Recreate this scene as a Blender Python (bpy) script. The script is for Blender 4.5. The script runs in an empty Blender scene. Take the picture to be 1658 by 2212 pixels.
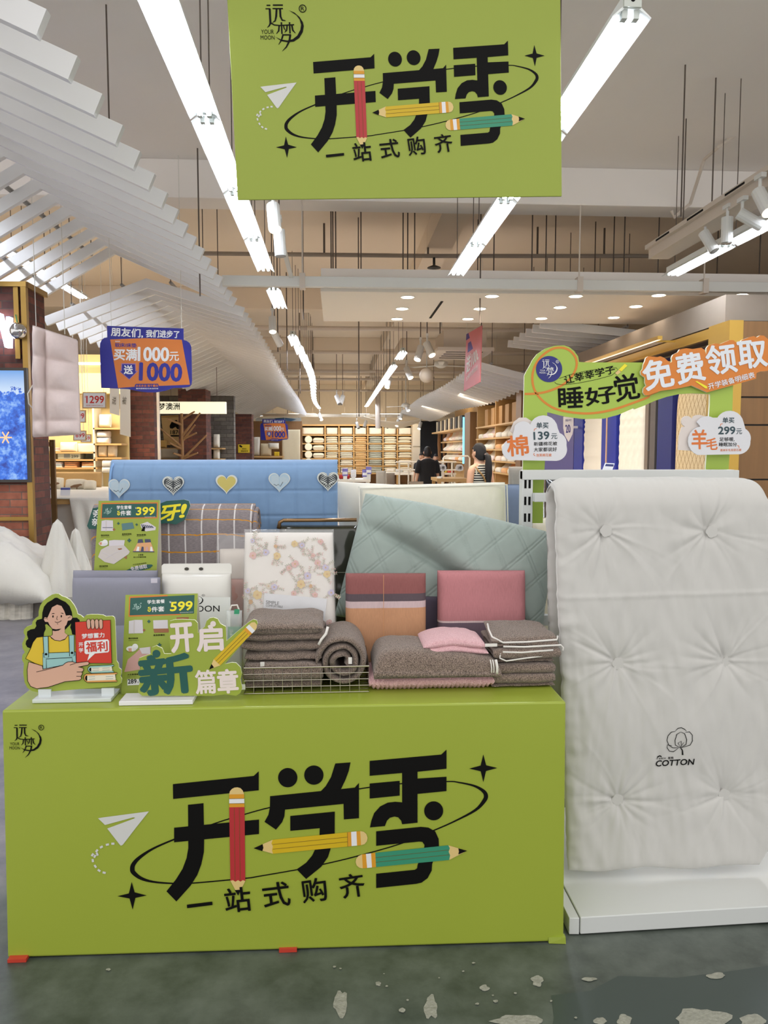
import bpy, bmesh, math, random
import numpy as np
from mathutils import Vector as V, Matrix, noise, geometry
random.seed(11)
S = bpy.context.scene
COL = S.collection
PI = math.pi
# ---------------------------------------------------------------- camera
W, H = 1658, 2212
F = 1700.0
CH = 1.585
VPX, VPY = 727.0, 972.0
PITCH = math.atan((H / 2 - VPY) / F)
YAW = math.atan((W / 2 - VPX) / F * math.cos(PITCH))
cam = bpy.data.objects.new('camera', bpy.data.cameras.new('camera'))
COL.objects.link(cam)
cam.location = (0, 0, CH)
cam.rotation_euler = (PI / 2 - PITCH, 0, -YAW)
cam.data.sensor_fit = 'VERTICAL'
cam.data.sensor_height = 36
cam.data.lens = F / H * 36
cam.data.clip_start = 0.05
S.camera = cam
CP = V((0, 0, CH))
_R = Matrix.Rotation(-YAW, 3, 'Z') @ Matrix.Rotation(PI / 2 - PITCH, 3, 'X')
def ray(u, v):
    return _R @ V(((u - W / 2) / F, (H / 2 - v) / F, -1))
def at(u, v, Y):
    d = ray(u, v); return CP + d * (Y / d.y)
def onz(u, v, Z):
    d = ray(u, v); return CP + d * ((Z - CH) / d.z)
# ---------------------------------------------------------------- world, exposure
S.view_settings.view_transform = 'Standard'
S.view_settings.look = 'None'
S.view_settings.gamma = 1
S.view_settings.use_curve_mapping = False
S.view_settings.exposure = 0.0
S.cycles.max_bounces = 6
S.cycles.diffuse_bounces = 4
S.cycles.glossy_bounces = 3
S.cycles.transmission_bounces = 5
S.cycles.transparent_max_bounces = 8
S.cycles.caustics_reflective = False
S.cycles.caustics_refractive = False
S.cycles.sample_clamp_indirect = 6
S.cycles.use_adaptive_sampling = True
S.cycles.adaptive_threshold = 0.03
wd = bpy.data.worlds.new('hall_daylight'); S.world = wd; wd.use_nodes = True
wb = wd.node_tree.nodes['Background']
wb.inputs[0].default_value = (1.0, 0.985, 0.965, 1)
wb.inputs[1].default_value = 1.42
TUBE_COOL = 58.0
SPOT_WARM = 14.0
# ---------------------------------------------------------------- colour / materials
def lin(c):
    return tuple(((x / 255) / 12.92 if x / 255 <= 0.04045 else ((x / 255 + 0.055) / 1.055) ** 2.4) for x in c)
MATS = {}
def M(name, col=(200,200,200), rough=0.6, metal=0.0, var=0.0, vscale=8.0, bump=0.0, bscale=60.0, emis=0.0, trans=0.0, alpha=1.0, spec=0.5, sheen=0.0, coat=0.0, stretch=None):
    if name in MATS: return MATS[name]
    m = bpy.data.materials.new(name); m.use_nodes = True
    nt = m.node_tree; b = nt.nodes['Principled BSDF']
    c = (*lin(col), 1)
    b.inputs['Base Color'].default_value = c
    b.inputs['Roughness'].default_value = rough
    b.inputs['Metallic'].default_value = metal
    b.inputs['Specular IOR Level'].default_value = spec
    if trans: b.inputs['Transmission Weight'].default_value = trans
    if alpha < 1: b.inputs['Alpha'].default_value = alpha
    if sheen: b.inputs['Sheen Weight'].default_value = sheen
    if coat: b.inputs['Coat Weight'].default_value = coat; b.inputs['Coat Roughness'].default_value = 0.15
    if emis:
        b.inputs['Emission Color'].default_value = c; b.inputs['Emission Strength'].default_value = emis
    if var or bump:
        tc = nt.nodes.new('ShaderNodeTexCoord'); vec = tc.outputs['Object']
        if stretch:
            mp = nt.nodes.new('ShaderNodeMapping'); mp.inputs['Scale'].default_value = stretch
            nt.links.new(vec, mp.inputs['Vector']); vec = mp.outputs['Vector']
    if var:
        n = nt.nodes.new('ShaderNodeTexNoise'); n.inputs['Scale'].default_value = vscale; n.inputs['Detail'].default_value = 4
        nt.links.new(vec, n.inputs['Vector'])
        mx = nt.nodes.new('ShaderNodeMix'); mx.data_type = 'RGBA'
        mx.inputs[6].default_value = (*[x * (1 - var) for x in c[:3]], 1)
        mx.inputs[7].default_value = (*[min(1, x * (1 + var)) for x in c[:3]], 1)
        nt.links.new(n.outputs['Fac'], mx.inputs[0]); nt.links.new(mx.outputs[2], b.inputs['Base Color'])
    if bump:
        n = nt.nodes.new('ShaderNodeTexNoise'); n.inputs['Scale'].default_value = bscale; n.inputs['Detail'].default_value = 3
        nt.links.new(vec, n.inputs['Vector'])
        bp = nt.nodes.new('ShaderNodeBump'); bp.inputs['Strength'].default_value = bump; bp.inputs['Distance'].default_value = 0.01
        nt.links.new(n.outputs['Fac'], bp.inputs['Height']); nt.links.new(bp.outputs['Normal'], b.inputs['Normal'])
    MATS[name] = m
    return m
def nodes_of(m):
    nt = m.node_tree
    return nt, nt.nodes['Principled BSDF'], nt.nodes.new, nt.links.new
# ---------------------------------------------------------------- mesh builder
LOC = {}
class MB:
    def __init__(s): s.v = []; s.f = []; s.m = []
    def add(s, vs, fs, mi=0):
        o = len(s.v); s.v += [V(p) for p in vs]; s.f += [tuple(i + o for i in f) for f in fs]; s.m += [mi] * len(fs)
        return s
    def hexa(s, p, mi=0):
        return s.add(p, [(0, 3, 2, 1), (4, 5, 6, 7), (0, 1, 5, 4), (1, 2, 6, 5), (2, 3, 7, 6), (3, 0, 4, 7)], mi)
    def box(s, x0, x1, y0, y1, z0, z1, mi=0):
        return s.hexa([(x0, y0, z0), (x1, y0, z0), (x1, y1, z0), (x0, y1, z0), (x0, y0, z1), (x1, y0, z1), (x1, y1, z1), (x0, y1, z1)], mi)
    def quad(s, a, b, c, d, mi=0): return s.add([a, b, c, d], [(0, 1, 2, 3)], mi)
    def poly(s, p3, p2=None, mi=0):
        q = [V((a[0], a[1], 0)) for a in (p2 or p3)]
        t = geometry.tessellate_polygon([q])
        return s.add(p3, [tuple(x) for x in t], mi)
    def prism(s, p3, off, mi=0, side=None, p2=None):
        n = len(p3); off = V(off)
        if p2 is None:
            a = [abs(x) for x in off]; k = a.index(max(a)); ax = [i for i in range(3) if i != k]
            p2 = [(p[ax[0]], p[ax[1]]) for p in p3]
        q = [V((a[0], a[1], 0)) for a in p2]
        t = [tuple(x) for x in geometry.tessellate_polygon([q])]
        s.add(p3, t, mi); s.add([V(p) + off for p in p3], [x[::-1] for x in t], mi)
        side = mi if side is None else side
        s.add([V(p) for p in p3] + [V(p) + off for p in p3], [(i, (i + 1) % n, n + (i + 1) % n, n + i) for i in range(n)], side)
        return s
    def tube(s, pts, r, n=8, mi=0, cap=True):
        pts = [V(p) for p in pts]; rings = []
        rr = r if isinstance(r, (list, tuple)) else [r] * len(pts)
        up = None
        for i, p in enumerate(pts):
            d = (pts[min(i + 1, len(pts) - 1)] - pts[max(i - 1, 0)]).normalized()
            if up is None:
                up = V((0, 0, 1)) if abs(d.z) < 0.9 else V((0, 1, 0))
            a = d.cross(up)
            if a.length < 1e-5: a = d.cross(V((1, 0, 0)))
            a.normalize(); b = a.cross(d).normalized(); up = b
            rings.append([p + (a * math.cos(2 * PI * k / n) + b * math.sin(2 * PI * k / n)) * rr[i] for k in range(n)])
        vs = [q for r_ in rings for q in r_]; fs = []
        for i in range(len(pts) - 1):
            for k in range(n):
                fs.append((i * n + k, i * n + (k + 1) % n, (i + 1) * n + (k + 1) % n, (i + 1) * n + k))
        if cap:
            fs.append(tuple(range(n))); fs.append(tuple(range((len(pts) - 1) * n, len(pts) * n)))
        return s.add(vs, fs, mi)
    def lathe(s, prof, c, n=16, mi=0, axis='z'):
        vs = []; fs = []; c = V(c)
        for r, z in prof:
            for k in range(n):
                a = 2 * PI * k / n; p = (r * math.cos(a), r * math.sin(a), z)
                if axis == 'y': p = (p[0], p[2], p[1])
                vs.append(c + V(p))
        for i in range(len(prof) - 1):
            for k in range(n):
                fs.append((i * n + k, i * n + (k + 1) % n, (i + 1) * n + (k + 1) % n, (i + 1) * n + k))
        fs.append(tuple(range(n))); fs.append(tuple(range((len(prof) - 1) * n, len(prof) * n)))
        return s.add(vs, fs, mi)
    def grid(s, fn, nu, nv, mi=0):
        vs = [fn(i / nu, j / nv) for j in range(nv + 1) for i in range(nu + 1)]
        fs = [(j * (nu + 1) + i, j * (nu + 1) + i + 1, (j + 1) * (nu + 1) + i + 1, (j + 1) * (nu + 1) + i) for j in range(nv) for i in range(nu)]
        return s.add(vs, fs, mi)
    def pad(s, fn, nu, nv, mi=0):
        """closed soft body: fn(s,t) -> (front point, back point); the two skins meet along the rim"""
        vs = []; n = nu + 1
        for side in (0, 1):
            for j in range(nv + 1):
                for i in range(nu + 1):
                    vs.append(fn(i / nu, j / nv)[side])
        K = n * (nv + 1); fs = []
        for j in range(nv):
            for i in range(nu):
                a = j * n + i
                fs.append((a, a + 1, a + n + 1, a + n)); fs.append((K + a, K + a + n, K + a + n + 1, K + a + 1))
        for i in range(nu):
            fs.append((i, K + i, K + i + 1, i + 1)); a = nv * n + i; fs.append((a, a + 1, K + a + 1, K + a))
        for j in range(nv):
            a = j * n; fs.append((a, a + n, K + a + n, K + a)); a = j * n + nu; fs.append((a, K + a, K + a + n, a + n))
        return s.add(vs, fs, mi)
    def build(s, name, mats, parent=None, loc=None, smooth=False, bevel=0.0, merge=False, sub=0):
        if not isinstance(mats, (list, tuple)): mats = [mats]
        root = parent
        base = V((0, 0, 0))
        if parent is not None: base = LOC[parent.name]
        elif loc is not None: base = V(loc)
        me = bpy.data.meshes.new(name)
        me.from_pydata([tuple(p - base) for p in s.v], [], s.f)
        for m in mats: me.materials.append(m)
        me.polygons.foreach_set('material_index', s.m)
        me.update()
        bm = bmesh.new(); bm.from_mesh(me)
        if merge or bevel: bmesh.ops.remove_doubles(bm, verts=bm.verts, dist=1e-5)
        bmesh.ops.recalc_face_normals(bm, faces=bm.faces)
        if bevel:
            ed = [e for e in bm.edges if len(e.link_faces) == 2 and e.calc_face_angle(0) > 0.5]
            bmesh.ops.bevel(bm, geom=ed, offset=bevel, segments=2, affect='EDGES', profile=0.5, clamp_overlap=True)
        for f in bm.faces: f.smooth = smooth
        bm.to_mesh(me); bm.free()
        if smooth and bevel == 0: pass
        o = bpy.data.objects.new(name, me); COL.objects.link(o)
        if parent is not None:
            o.parent = parent; LOC[o.name] = base
        else:
            o.location = base; LOC[o.name] = base
        if sub:
            md = o.modifiers.new('soft', 'SUBSURF'); md.levels = sub; md.render_levels = sub
        return o
def thing(name, label, cat, loc, group=None):
    o = bpy.data.objects.new(name, None); COL.objects.link(o); o.empty_display_size = 0.05
    o.location = loc; LOC[o.name] = V(loc); o['label'] = label; o['category'] = cat
    if group: o['group'] = group
    return o
def tag(o, label, cat, group=None):
    o['label'] = label; o['category'] = cat
    if group: o['group'] = group
    return o
def struct(o): o['kind'] = 'structure'; return o
def dup(root, loc, label, group=None, rotz=0.0, scale=None):
    r = root.copy(); COL.objects.link(r); r.location = loc; r.rotation_euler = (0, 0, rotz); LOC[r.name] = V(loc)
    if scale: r.scale = scale
    r['label'] = label
    if group: r['group'] = group
    for ch in list(root.children):
        c = ch.copy(); COL.objects.link(c); c.parent = r
        for g in list(ch.children):
            d = g.copy(); COL.objects.link(d); d.parent = c
    return r
# ---------------------------------------------------------------- flat printed art
_TX = {}
def text_mesh(s, bold=0.0):
    k = (s, bold)
    if k in _TX: return _TX[k]
    cu = bpy.data.curves.new('t', 'FONT'); cu.body = s; cu.offset = bold; cu.resolution_u = 3
    o = bpy.data.objects.new('t', cu); COL.objects.link(o)
    dg = bpy.context.evaluated_depsgraph_get(); dg.update()
    me = bpy.data.meshes.new_from_object(o.evaluated_get(dg))
    vs = [(v.co.x, v.co.y) for v in me.vertices]; fs = [tuple(p.vertices) for p in me.polygons]
    bpy.data.objects.remove(o); bpy.data.meshes.remove(me); bpy.data.curves.remove(cu)
    xs = [p[0] for p in vs]; ys = [p[1] for p in vs]
    x0, x1, y0, y1 = min(xs), max(xs), min(ys), max(ys)
    _TX[k] = ([((x - x0) / (x1 - x0), (y - y0) / (y1 - y0)) for x, y in vs], fs)
    return _TX[k]
class Art:
    """printed shapes in photograph pixels carried onto a real plane by mp(u, v, layer)"""
    def __init__(s, mp, pre=None): s.mb = MB(); s.mp = mp; s.pre = pre or (lambda u, v: (u, v)); s.c = 0
    def up(s, k): s.c += 1; return k + (s.c % 45) * 0.02
    def P(s, q, k): return s.mp(*s.pre(*q), k)
    def poly(s, pts, mi=0, k=1): k = s.up(k); s.mb.poly([s.P(q, k) for q in pts], [(a, -b) for a, b in pts], mi); return s
    def disc(s, c, r, mi=0, k=1, n=20, ry=None):
        return s.poly([(c[0] + r * math.cos(2 * PI * i / n), c[1] + (ry or r) * math.sin(2 * PI * i / n)) for i in range(n)], mi, k)
    def stroke(s, pts, w, mi=0, k=1, closed=False):
        k = s.up(k); n = len(pts); ws = w if isinstance(w, (list, tuple)) else [w] * n; L = []; R = []
        for i, p in enumerate(pts):
            a = pts[i - 1] if (i > 0 or closed) else p; b = pts[(i + 1) % n] if (i < n - 1 or closed) else p
            dx, dy = b[0] - a[0], b[1] - a[1]; l = math.hypot(dx, dy) or 1; nx, ny = -dy / l * ws[i] / 2, dx / l * ws[i] / 2
            L.append((p[0] + nx, p[1] + ny)); R.append((p[0] - nx, p[1] - ny))
        vs = [s.P(q, k) for q in L + R]; m = n if closed else n - 1
        s.mb.add(vs, [(i, (i + 1) % n, n + (i + 1) % n, n + i) for i in range(m)], mi); return s
    def text(s, t, bl, br, h, mi=0, k=1, bold=0.0, up=None):
        vs, fs = text_mesh(t)
        dx, dy = br[0] - bl[0], br[1] - bl[1]; l = math.hypot(dx, dy)
        if up is None: up = (dy / l * h, -dx / l * h)
        b = bold * 0.85 * math.hypot(*up)
        for ox, oy in ([(0, 0)] if not bold else [(0, 0)] + [(b * math.cos(a * PI / 4), b * math.sin(a * PI / 4)) for a in range(8)]):
            k = s.up(int(k)); s.mb.add([s.P((bl[0] + dx * x + up[0] * y + ox, bl[1] + dy * x + up[1] * y + oy), k) for x, y in vs], fs, mi)
        return s
    def rect(s, u0, v0, u1, v1, mi=0, k=1): return s.poly([(u0, v0), (u1, v0), (u1, v1), (u0, v1)], mi, k)
    def build(s, name, mats, parent): return s.mb.build(name, mats, parent)
def smooth_pts(pts, closed=False, n=4):
    out = []; m = len(pts)
    for i in range(m if closed else m - 1):
        q = [pts[(i + d) % m] if closed else pts[min(m - 1, max(0, i + d))] for d in (-1, 0, 1, 2)]
        for k in range(n):
            t = k / n; out.append(tuple(0.5 * (2 * b + (c - a) * t + (2 * a - 5 * b + 4 * c - d) * t * t + (3 * b - a - 3 * c + d) * t ** 3) for a, b, c, d in zip(*q)))
    return out if closed else out + [tuple(pts[-1])]
def planeY(Y, step=0.0006): return lambda u, v, k: at(u, v, Y - step * k)
def plane3(a, b, c, step=0.0006):
    """plane through three points; layers come off it towards the camera"""
    n = (b - a).cross(c - a).normalized()
    if n.dot(CP - a) < 0: n = -n
    def f(u, v, k):
        d = ray(u, v); return CP + d * ((a - CP).dot(n) / d.dot(n)) + n * (step * k)
    f.n = n
    return f
def affine(src, dst):
    A = np.array([[x, y, 1] for x, y in src]); B = np.array(dst)
    X, *_ = np.linalg.lstsq(A, B, rcond=None)
    return lambda u, v: (u * X[0, 0] + v * X[1, 0] + X[2, 0], u * X[0, 1] + v * X[1, 1] + X[2, 1])
def rrect(x0, x1, z0, z1, r, n=5):
    out = []
    for cx, cz, a0 in ((x1 - r, z1 - r, 0), (x0 + r, z1 - r, 90), (x0 + r, z0 + r, 180), (x1 - r, z0 + r, 270)):
        for i in range(n + 1):
            a = math.radians(a0 + 90 * i / n); out.append((cx + r * math.cos(a), cz + r * math.sin(a)))
    return out
def fbm(p, o=3): return noise.fractal(V(p), 1.0, 2.0, o)
BLACK = M('black_ink', (9, 8, 7), 0.6, spec=0.15)
WHITE_INK = M('white_ink', (226, 226, 226), 0.5)
WHITE_PAINT = M('white_paint', (226, 226, 222), 0.45)
# ---------------------------------------------------------------- the hall
def floor_mat():
    m = M('painted_concrete', (84, 92, 92), 0.32)
    nt, b, N, L = nodes_of(m)
    tc = N('ShaderNodeTexCoord'); sx = N('ShaderNodeSeparateXYZ'); L(tc.outputs['Object'], sx.inputs[0])
    # deep green paint in the middle aisle, plain grey screed to the side
    n0 = N('ShaderNodeTexNoise'); n0.inputs['Scale'].default_value = 3; n0.inputs['Detail'].default_value = 6; L(tc.outputs['Object'], n0.inputs['Vector'])
    ad = N('ShaderNodeMath'); ad.operation = 'MULTIPLY_ADD'; ad.inputs[1].default_value = 0.25; L(n0.outputs['Fac'], ad.inputs[0]); L(sx.outputs['X'], ad.inputs[2])
    cr = N('ShaderNodeMapRange'); cr.inputs['From Min'].default_value = -1.18; cr.inputs['From Max'].default_value = -1.02; L(ad.outputs[0], cr.inputs['Value'])
    sc = N('ShaderNodeTexNoise'); sc.inputs['Scale'].default_value = 4.5; sc.inputs['Detail'].default_value = 12; sc.inputs['Roughness'].default_value = 0.65; L(tc.outputs['Object'], sc.inputs['Vector'])
    st = N('ShaderNodeMapRange'); st.inputs['From Min'].default_value = 0.36; st.inputs['From Max'].default_value = 0.66; L(sc.outputs['Fac'], st.inputs['Value'])
    g = N('ShaderNodeMix'); g.data_type = 'RGBA'; g.inputs[6].default_value = (*lin((62, 69, 63)), 1); g.inputs[7].default_value = (*lin((98, 105, 98)), 1); L(st.outputs[0], g.inputs[0])
    gy = N('ShaderNodeMix'); gy.data_type = 'RGBA'; gy.inputs[6].default_value = (*lin((104, 102, 108)), 1); gy.inputs[7].default_value = (*lin((140, 136, 140)), 1); L(st.outputs[0], gy.inputs[0])
    mx = N('ShaderNodeMix'); mx.data_type = 'RGBA'; L(cr.outputs[0], mx.inputs[0]); L(gy.outputs[2], mx.inputs[6]); L(g.outputs[2], mx.inputs[7])
    L(mx.outputs[2], b.inputs['Base Color'])
    rr = N('ShaderNodeMapRange'); rr.inputs['To Min'].default_value = 0.24; rr.inputs['To Max'].default_value = 0.5; L(sc.outputs['Fac'], rr.inputs['Value']); L(rr.outputs[0], b.inputs['Roughness'])
    bp = N('ShaderNodeBump'); bp.inputs['Strength'].default_value = 0.12; bp.inputs['Distance'].default_value = 0.01; L(sc.outputs['Fac'], bp.inputs['Height']); L(bp.outputs[0], b.inputs['Normal'])
    return m
struct(MB().box(-9, 9, -3, 38, -0.2, 0).build('floor', floor_mat()))
struct(MB().box(-9, 9, 9.0, 38, 0.0, 0.004).build('floor_tile', M('store_tile', (212, 202, 186), 0.35, var=0.05, vscale=1.5)))
CEIL = M('ceiling_paint', (246, 240, 235), 0.8, var=0.04, vscale=0.6)
CEILW = M('far_ceiling_warm_tint', (238, 224, 206), 0.8, var=0.05, vscale=0.6)  # glow of the warm spotlights tinted into the ceiling colour beyond the beam
CZ = CH + 3.07
struct(MB().box(-9, 9, 2.2, 8.9, CZ, CZ + 0.2).build('ceiling', CEIL))
struct(MB().box(-9, 9, 8.9, 38, CZ, CZ + 0.2).build('ceiling_far', CEILW))
for i, (y, z) in enumerate(((8.7, CH + 2.67), (15.3, CH + 2.67), (21.9, CH + 2.67), (28.5, CH + 2.67))):
    struct(MB().box(-9, 9, y, y + 0.4, z, CZ).build('trim_%d' % (i + 1), CEIL if i == 0 else CEILW, bevel=0.01))
struct(MB().box(1.25, 1.6, 9.1, 37, CH + 2.77, CZ).build('trim_5', CEILW))
WALLP = M('wall_paint', (212, 200, 180), 0.8, var=0.04)
struct(MB().box(-9, 9, 37.6, 37.8, 0, CZ).build('wall_back', WALLP))
struct(MB().box(-9.2, -9, 7, 37.6, 0, CZ).build('wall_left', WALLP))
struct(MB().box(9, 9.2, 5, 37.6, 0, CZ).build('wall_right', WALLP))
# worn spots where the paint has chipped to bare concrete
CHIP = M('bare_concrete', (150, 150, 138), 0.9, var=0.35, vscale=60, bump=0.6, bscale=90)
chip = MB()
def blob(u, v, ru, rv, seed, k):
    pts = []
    for i in range(22):
        a = 2 * PI * i / 22; r = 1 + 0.45 * noise.noise(V((math.cos(a) * 1.6 + seed * 3.1, math.sin(a) * 1.6, seed)))
        pts.append((u + ru * r * math.cos(a), v + rv * r * math.sin(a)))
    chip.poly([onz(a, b, 0.0012 + 0.0001 * k) for a, b in pts], [(a, -b) for a, b in pts])
for k, (u, v, a, b) in enumerate(((737, 2168, 16, 26), (930, 2176, 13, 28), (1045, 2134, 10, 6), (817, 2125, 6, 5), (1160, 2118, 13, 11), (1117, 2206, 52, 13), (1295, 2205, 14, 7), (1348, 2203, 16, 12), (1520, 2200, 60, 24), (1625, 2204, 28, 16), (1545, 2107, 20, 6), (1272, 2115, 16, 4), (1070, 2162, 5, 3), (868, 2182, 7, 5), (1030, 2168, 4, 2.5), (722, 2088, 4, 2), (735, 2092, 2.5, 1.5), (1000, 2098, 3, 1.6), (1113, 2145, 3, 2), (1190, 2162, 2.5, 2), (234, 2094, 5, 2.5), (1022, 2080, 3.5, 2), (835, 2130, 3, 1.8), (880, 2160, 3, 2), (1064, 2150, 2.6, 1.6), (1243, 2198, 3, 2), (948, 2112, 2, 1.2), (829, 2103, 2, 1))):
    blob(u, v, a, b, k * 1.7, k)
o = chip.build('paint_chip', CHIP); o['kind'] = 'stuff'; tag(o, 'chipped spots of bare concrete in the dark green painted floor', 'worn patches')
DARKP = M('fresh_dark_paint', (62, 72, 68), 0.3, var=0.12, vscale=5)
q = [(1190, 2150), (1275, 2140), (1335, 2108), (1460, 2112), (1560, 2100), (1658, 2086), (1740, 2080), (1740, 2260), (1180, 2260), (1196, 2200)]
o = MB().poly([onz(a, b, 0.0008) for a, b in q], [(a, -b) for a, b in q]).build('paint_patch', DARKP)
tag(o, 'darker repainted patch of floor before the white shelf base', 'floor paint')

# ---------------------------------------------------------------- ceiling services
GREYPIPE = M('grey_pipe', (150, 138, 126), 0.5)
DKROD = M('dark_rod', (92, 80, 72), 0.6)
PIPEW = M('white_pipe', (216, 204, 192), 0.5)
t = thing('sprinkler_pipe', 'long grey sprinkler pipe crossing below the ceiling, with one round sprinkler head', 'pipe', at(937, 552, 11.0))
MB().tube([at(400, 547, 11.0), at(937, 553, 11.0), at(1420, 553, 11.0)], 0.028, 10).build('pipe', GREYPIPE, t)
MB().tube([at(937, 553, 11.0), at(937, 576, 11.0)], 0.018, 8).lathe([(0.02, 0.02), (0.09, -0.01), (0.095, -0.02), (0.02, -0.035)], at(937, 576, 11.0), 16).build('sprinkler_head', M('black_metal', (30, 28, 26), 0.5), t)
for u in (924, 1304, 1160, 700):
    MB().tube([at(u, 553, 11.0), V((at(u, 553, 11).x, 11.0, CZ))], 0.014, 6).build('hanger_rod', DKROD, t)
for i, (y, z) in enumerate(((16.6, 4.1), (20.2, 4.05), (24.5, 4.0), (27.2, 4.0), (31, 3.9))):
    o = MB().tube([(-4.5, y, z), (5, y, z)], 0.045, 8).build('ceiling_pipe', PIPEW); LOC[o.name] = V((0, 0, 0))
    tag(o, 'white ceiling pipe crossing the hall, ' + ['the one next behind the downlight panel', 'second of the row behind the downlight panel', 'third of the row behind the downlight panel', 'fourth of the row behind the downlight panel', 'last one before the far wall'][i], 'pipe', 'pipes crossing the far ceiling')
# hanger rods, each one a thing
rods = [(432, 640, 8.4), (655, 690, 10), (715, 590, 9.4), (719, 590, 10.0), (725, 592, 9.6), (870, 590, 9.5), (880, 590, 10), (895, 592, 9.6), (1148, 590, 9.5), (1178, 590, 9.7), (1198, 590, 10.2), (1324, 590, 10), (1420, 600, 9.6), (1470, 468, 6.4), (1536, 470, 6.6), (775, 900, 14), (1036, 700, 9.3), (600, 760, 12), (620, 800, 14), (648, 850, 17)]
for i, (u, v, y) in enumerate(rods):
    p = at(u, v, y); top = V((p.x, p.y, CZ))
    o = MB().tube([p - V((0, 0, 0)), top], 0.004 + 0.0004 * y, 6).build('hanger_rod', DKROD, loc=top)
    tag(o, 'thin dark hanger rod hanging from the concrete ceiling', 'rod', 'thin rods hanging from the ceiling')
# white cable conduit bending round the beam
o = MB().tube([at(1720, 200, 7.4), at(1550, 318, 7.9), at(1520, 345, 8.2), at(1490, 440, 8.6), at(1455, 470, 8.62), at(1450, 455, 8.62)], 0.018, 8).build('cable_conduit', PIPEW)
tag(o, 'cream cable conduit running over the ceiling and bending down the beam', 'conduit')

# ---------------------------------------------------------------- fluorescent battens
TUBE = M('fluorescent_tube_light', (236, 243, 255), 0.4, emis=TUBE_COOL)
BATTEN = M('batten_white', (236, 240, 238), 0.35)
HOLD = M('lamp_holder', (210, 215, 210), 0.5)
LZ = CH + 1.76
def batten(label, loc, group, tubes=2, rodlen=CZ - LZ - 0.06):
    t = thing('fluorescent_light', label, 'light fitting', loc, group); x, y, z = loc
    mb = MB()
    prof = [(-0.035, 0.075), (0.035, 0.075), (0.035, 0.03), (0.082, -0.012), (0.08, -0.016), (0.03, 0.02), (-0.03, 0.02), (-0.08, -0.016), (-0.082, -0.012), (-0.035, 0.03)]
    mb.prism([(x + a, y, z + b) for a, b in prof], (0, 1.17, 0)); mb.build('housing', BATTEN, t)
    MB().box(x - 0.036, x + 0.036, y - 0.012, y, z + 0.022, z + 0.075).lathe([(0.009, -0.014), (0.009, -0.005)], (x, y, z + 0.05), 10, axis='y', mi=1).build('end_cap', [M('cap_grey_white', (200, 204, 196), 0.5), BLACK], t)
    for k in range(tubes):
        dx = (-0.024, 0.024)[k] if tubes == 2 else (-0.045, 0, 0.045)[k]
        tb = MB().tube([(x + dx, y + 0.045, z), (x + dx, y + 1.125, z)], 0.0135, 8).build('tube', TUBE, t)
        for yy in (0.01, 1.125): MB().box(x + dx - 0.012, x + dx + 0.012, y + yy, y + yy + 0.035, z - 0.012, z + 0.025).build('lamp_holder', HOLD, tb)
    for yy in (0.12, 1.05): MB().tube([(x, y + yy, z + 0.07), (x, y + yy, z + 0.075 + rodlen)], 0.004, 5).build('hanger_wire', DKROD, t)
    return t
ORD = ['first', 'second', 'third', 'fourth', 'fifth', 'sixth', 'seventh', 'eighth', 'ninth', 'tenth', 'eleventh', 'twelfth', 'thirteenth', 'fourteenth', 'fifteenth', 'sixteenth', 'seventeenth', 'eighteenth', 'nineteenth', 'twentieth', 'twenty-first', 'twenty-second', 'twenty-third', 'twenty-fourth', 'twenty-fifth']
X1, X2 = -0.685, 1.20
b0 = None; n = 0
ys = [3.2 + 1.2 * i for i in range(4)] + [8.85] + [12.4 + 1.2 * i for i in range(18)]
for y in ys:
    lab = 'twin tube light, %s from the green sign along the slat canopy' % ORD[n]
    loc = (X1 + (0.10 * math.sin((y - 12) * 0.28) if y > 12 else 0), y, LZ)
    if b0 is None: b0 = batten(lab, loc, 'tube lights in the row beside the slat canopy')
    else: dup(b0, loc, lab)
    n += 1
n = 0
for y in [3.27 + 1.2 * i for i in range(4)] + [14.3] + [16.6 + 1.2 * i for i in range(13)]:
    dup(b0, (X2, y, LZ), 'twin tube light, %s from the green sign in the middle row' % ORD[n], 'tube lights in the middle ceiling row'); n += 1
for i, y in enumerate((4.35, 5.55, 6.75)):
    dup(b0, (3.36, y, LZ), 'white twin tube light beside the track of spotlights, ' + ['out at the near end', 'in the middle', 'ending above the downlight panel'][i], 'tube lights beside the spotlight track')
for i in range(6):
    dup(b0, (-3.68, 4.6 + 1.25 * i, LZ + 0.46), 'tube light glimpsed above the slat canopy gaps, %s along' % ORD[i], 'tube lights above the slat canopy', scale=(1, 1, 0.66))
for i, x in enumerate((-2.6, -0.9, 1.4, 3.0)):
    dup(b0, (x, 34.2, CH + 1.47), 'crosswise tube light before the far quilt shelves, %s along' % ORD[i], 'crosswise tube lights at the far end', rotz=PI / 2, scale=(1, 1, 1.24))

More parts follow.
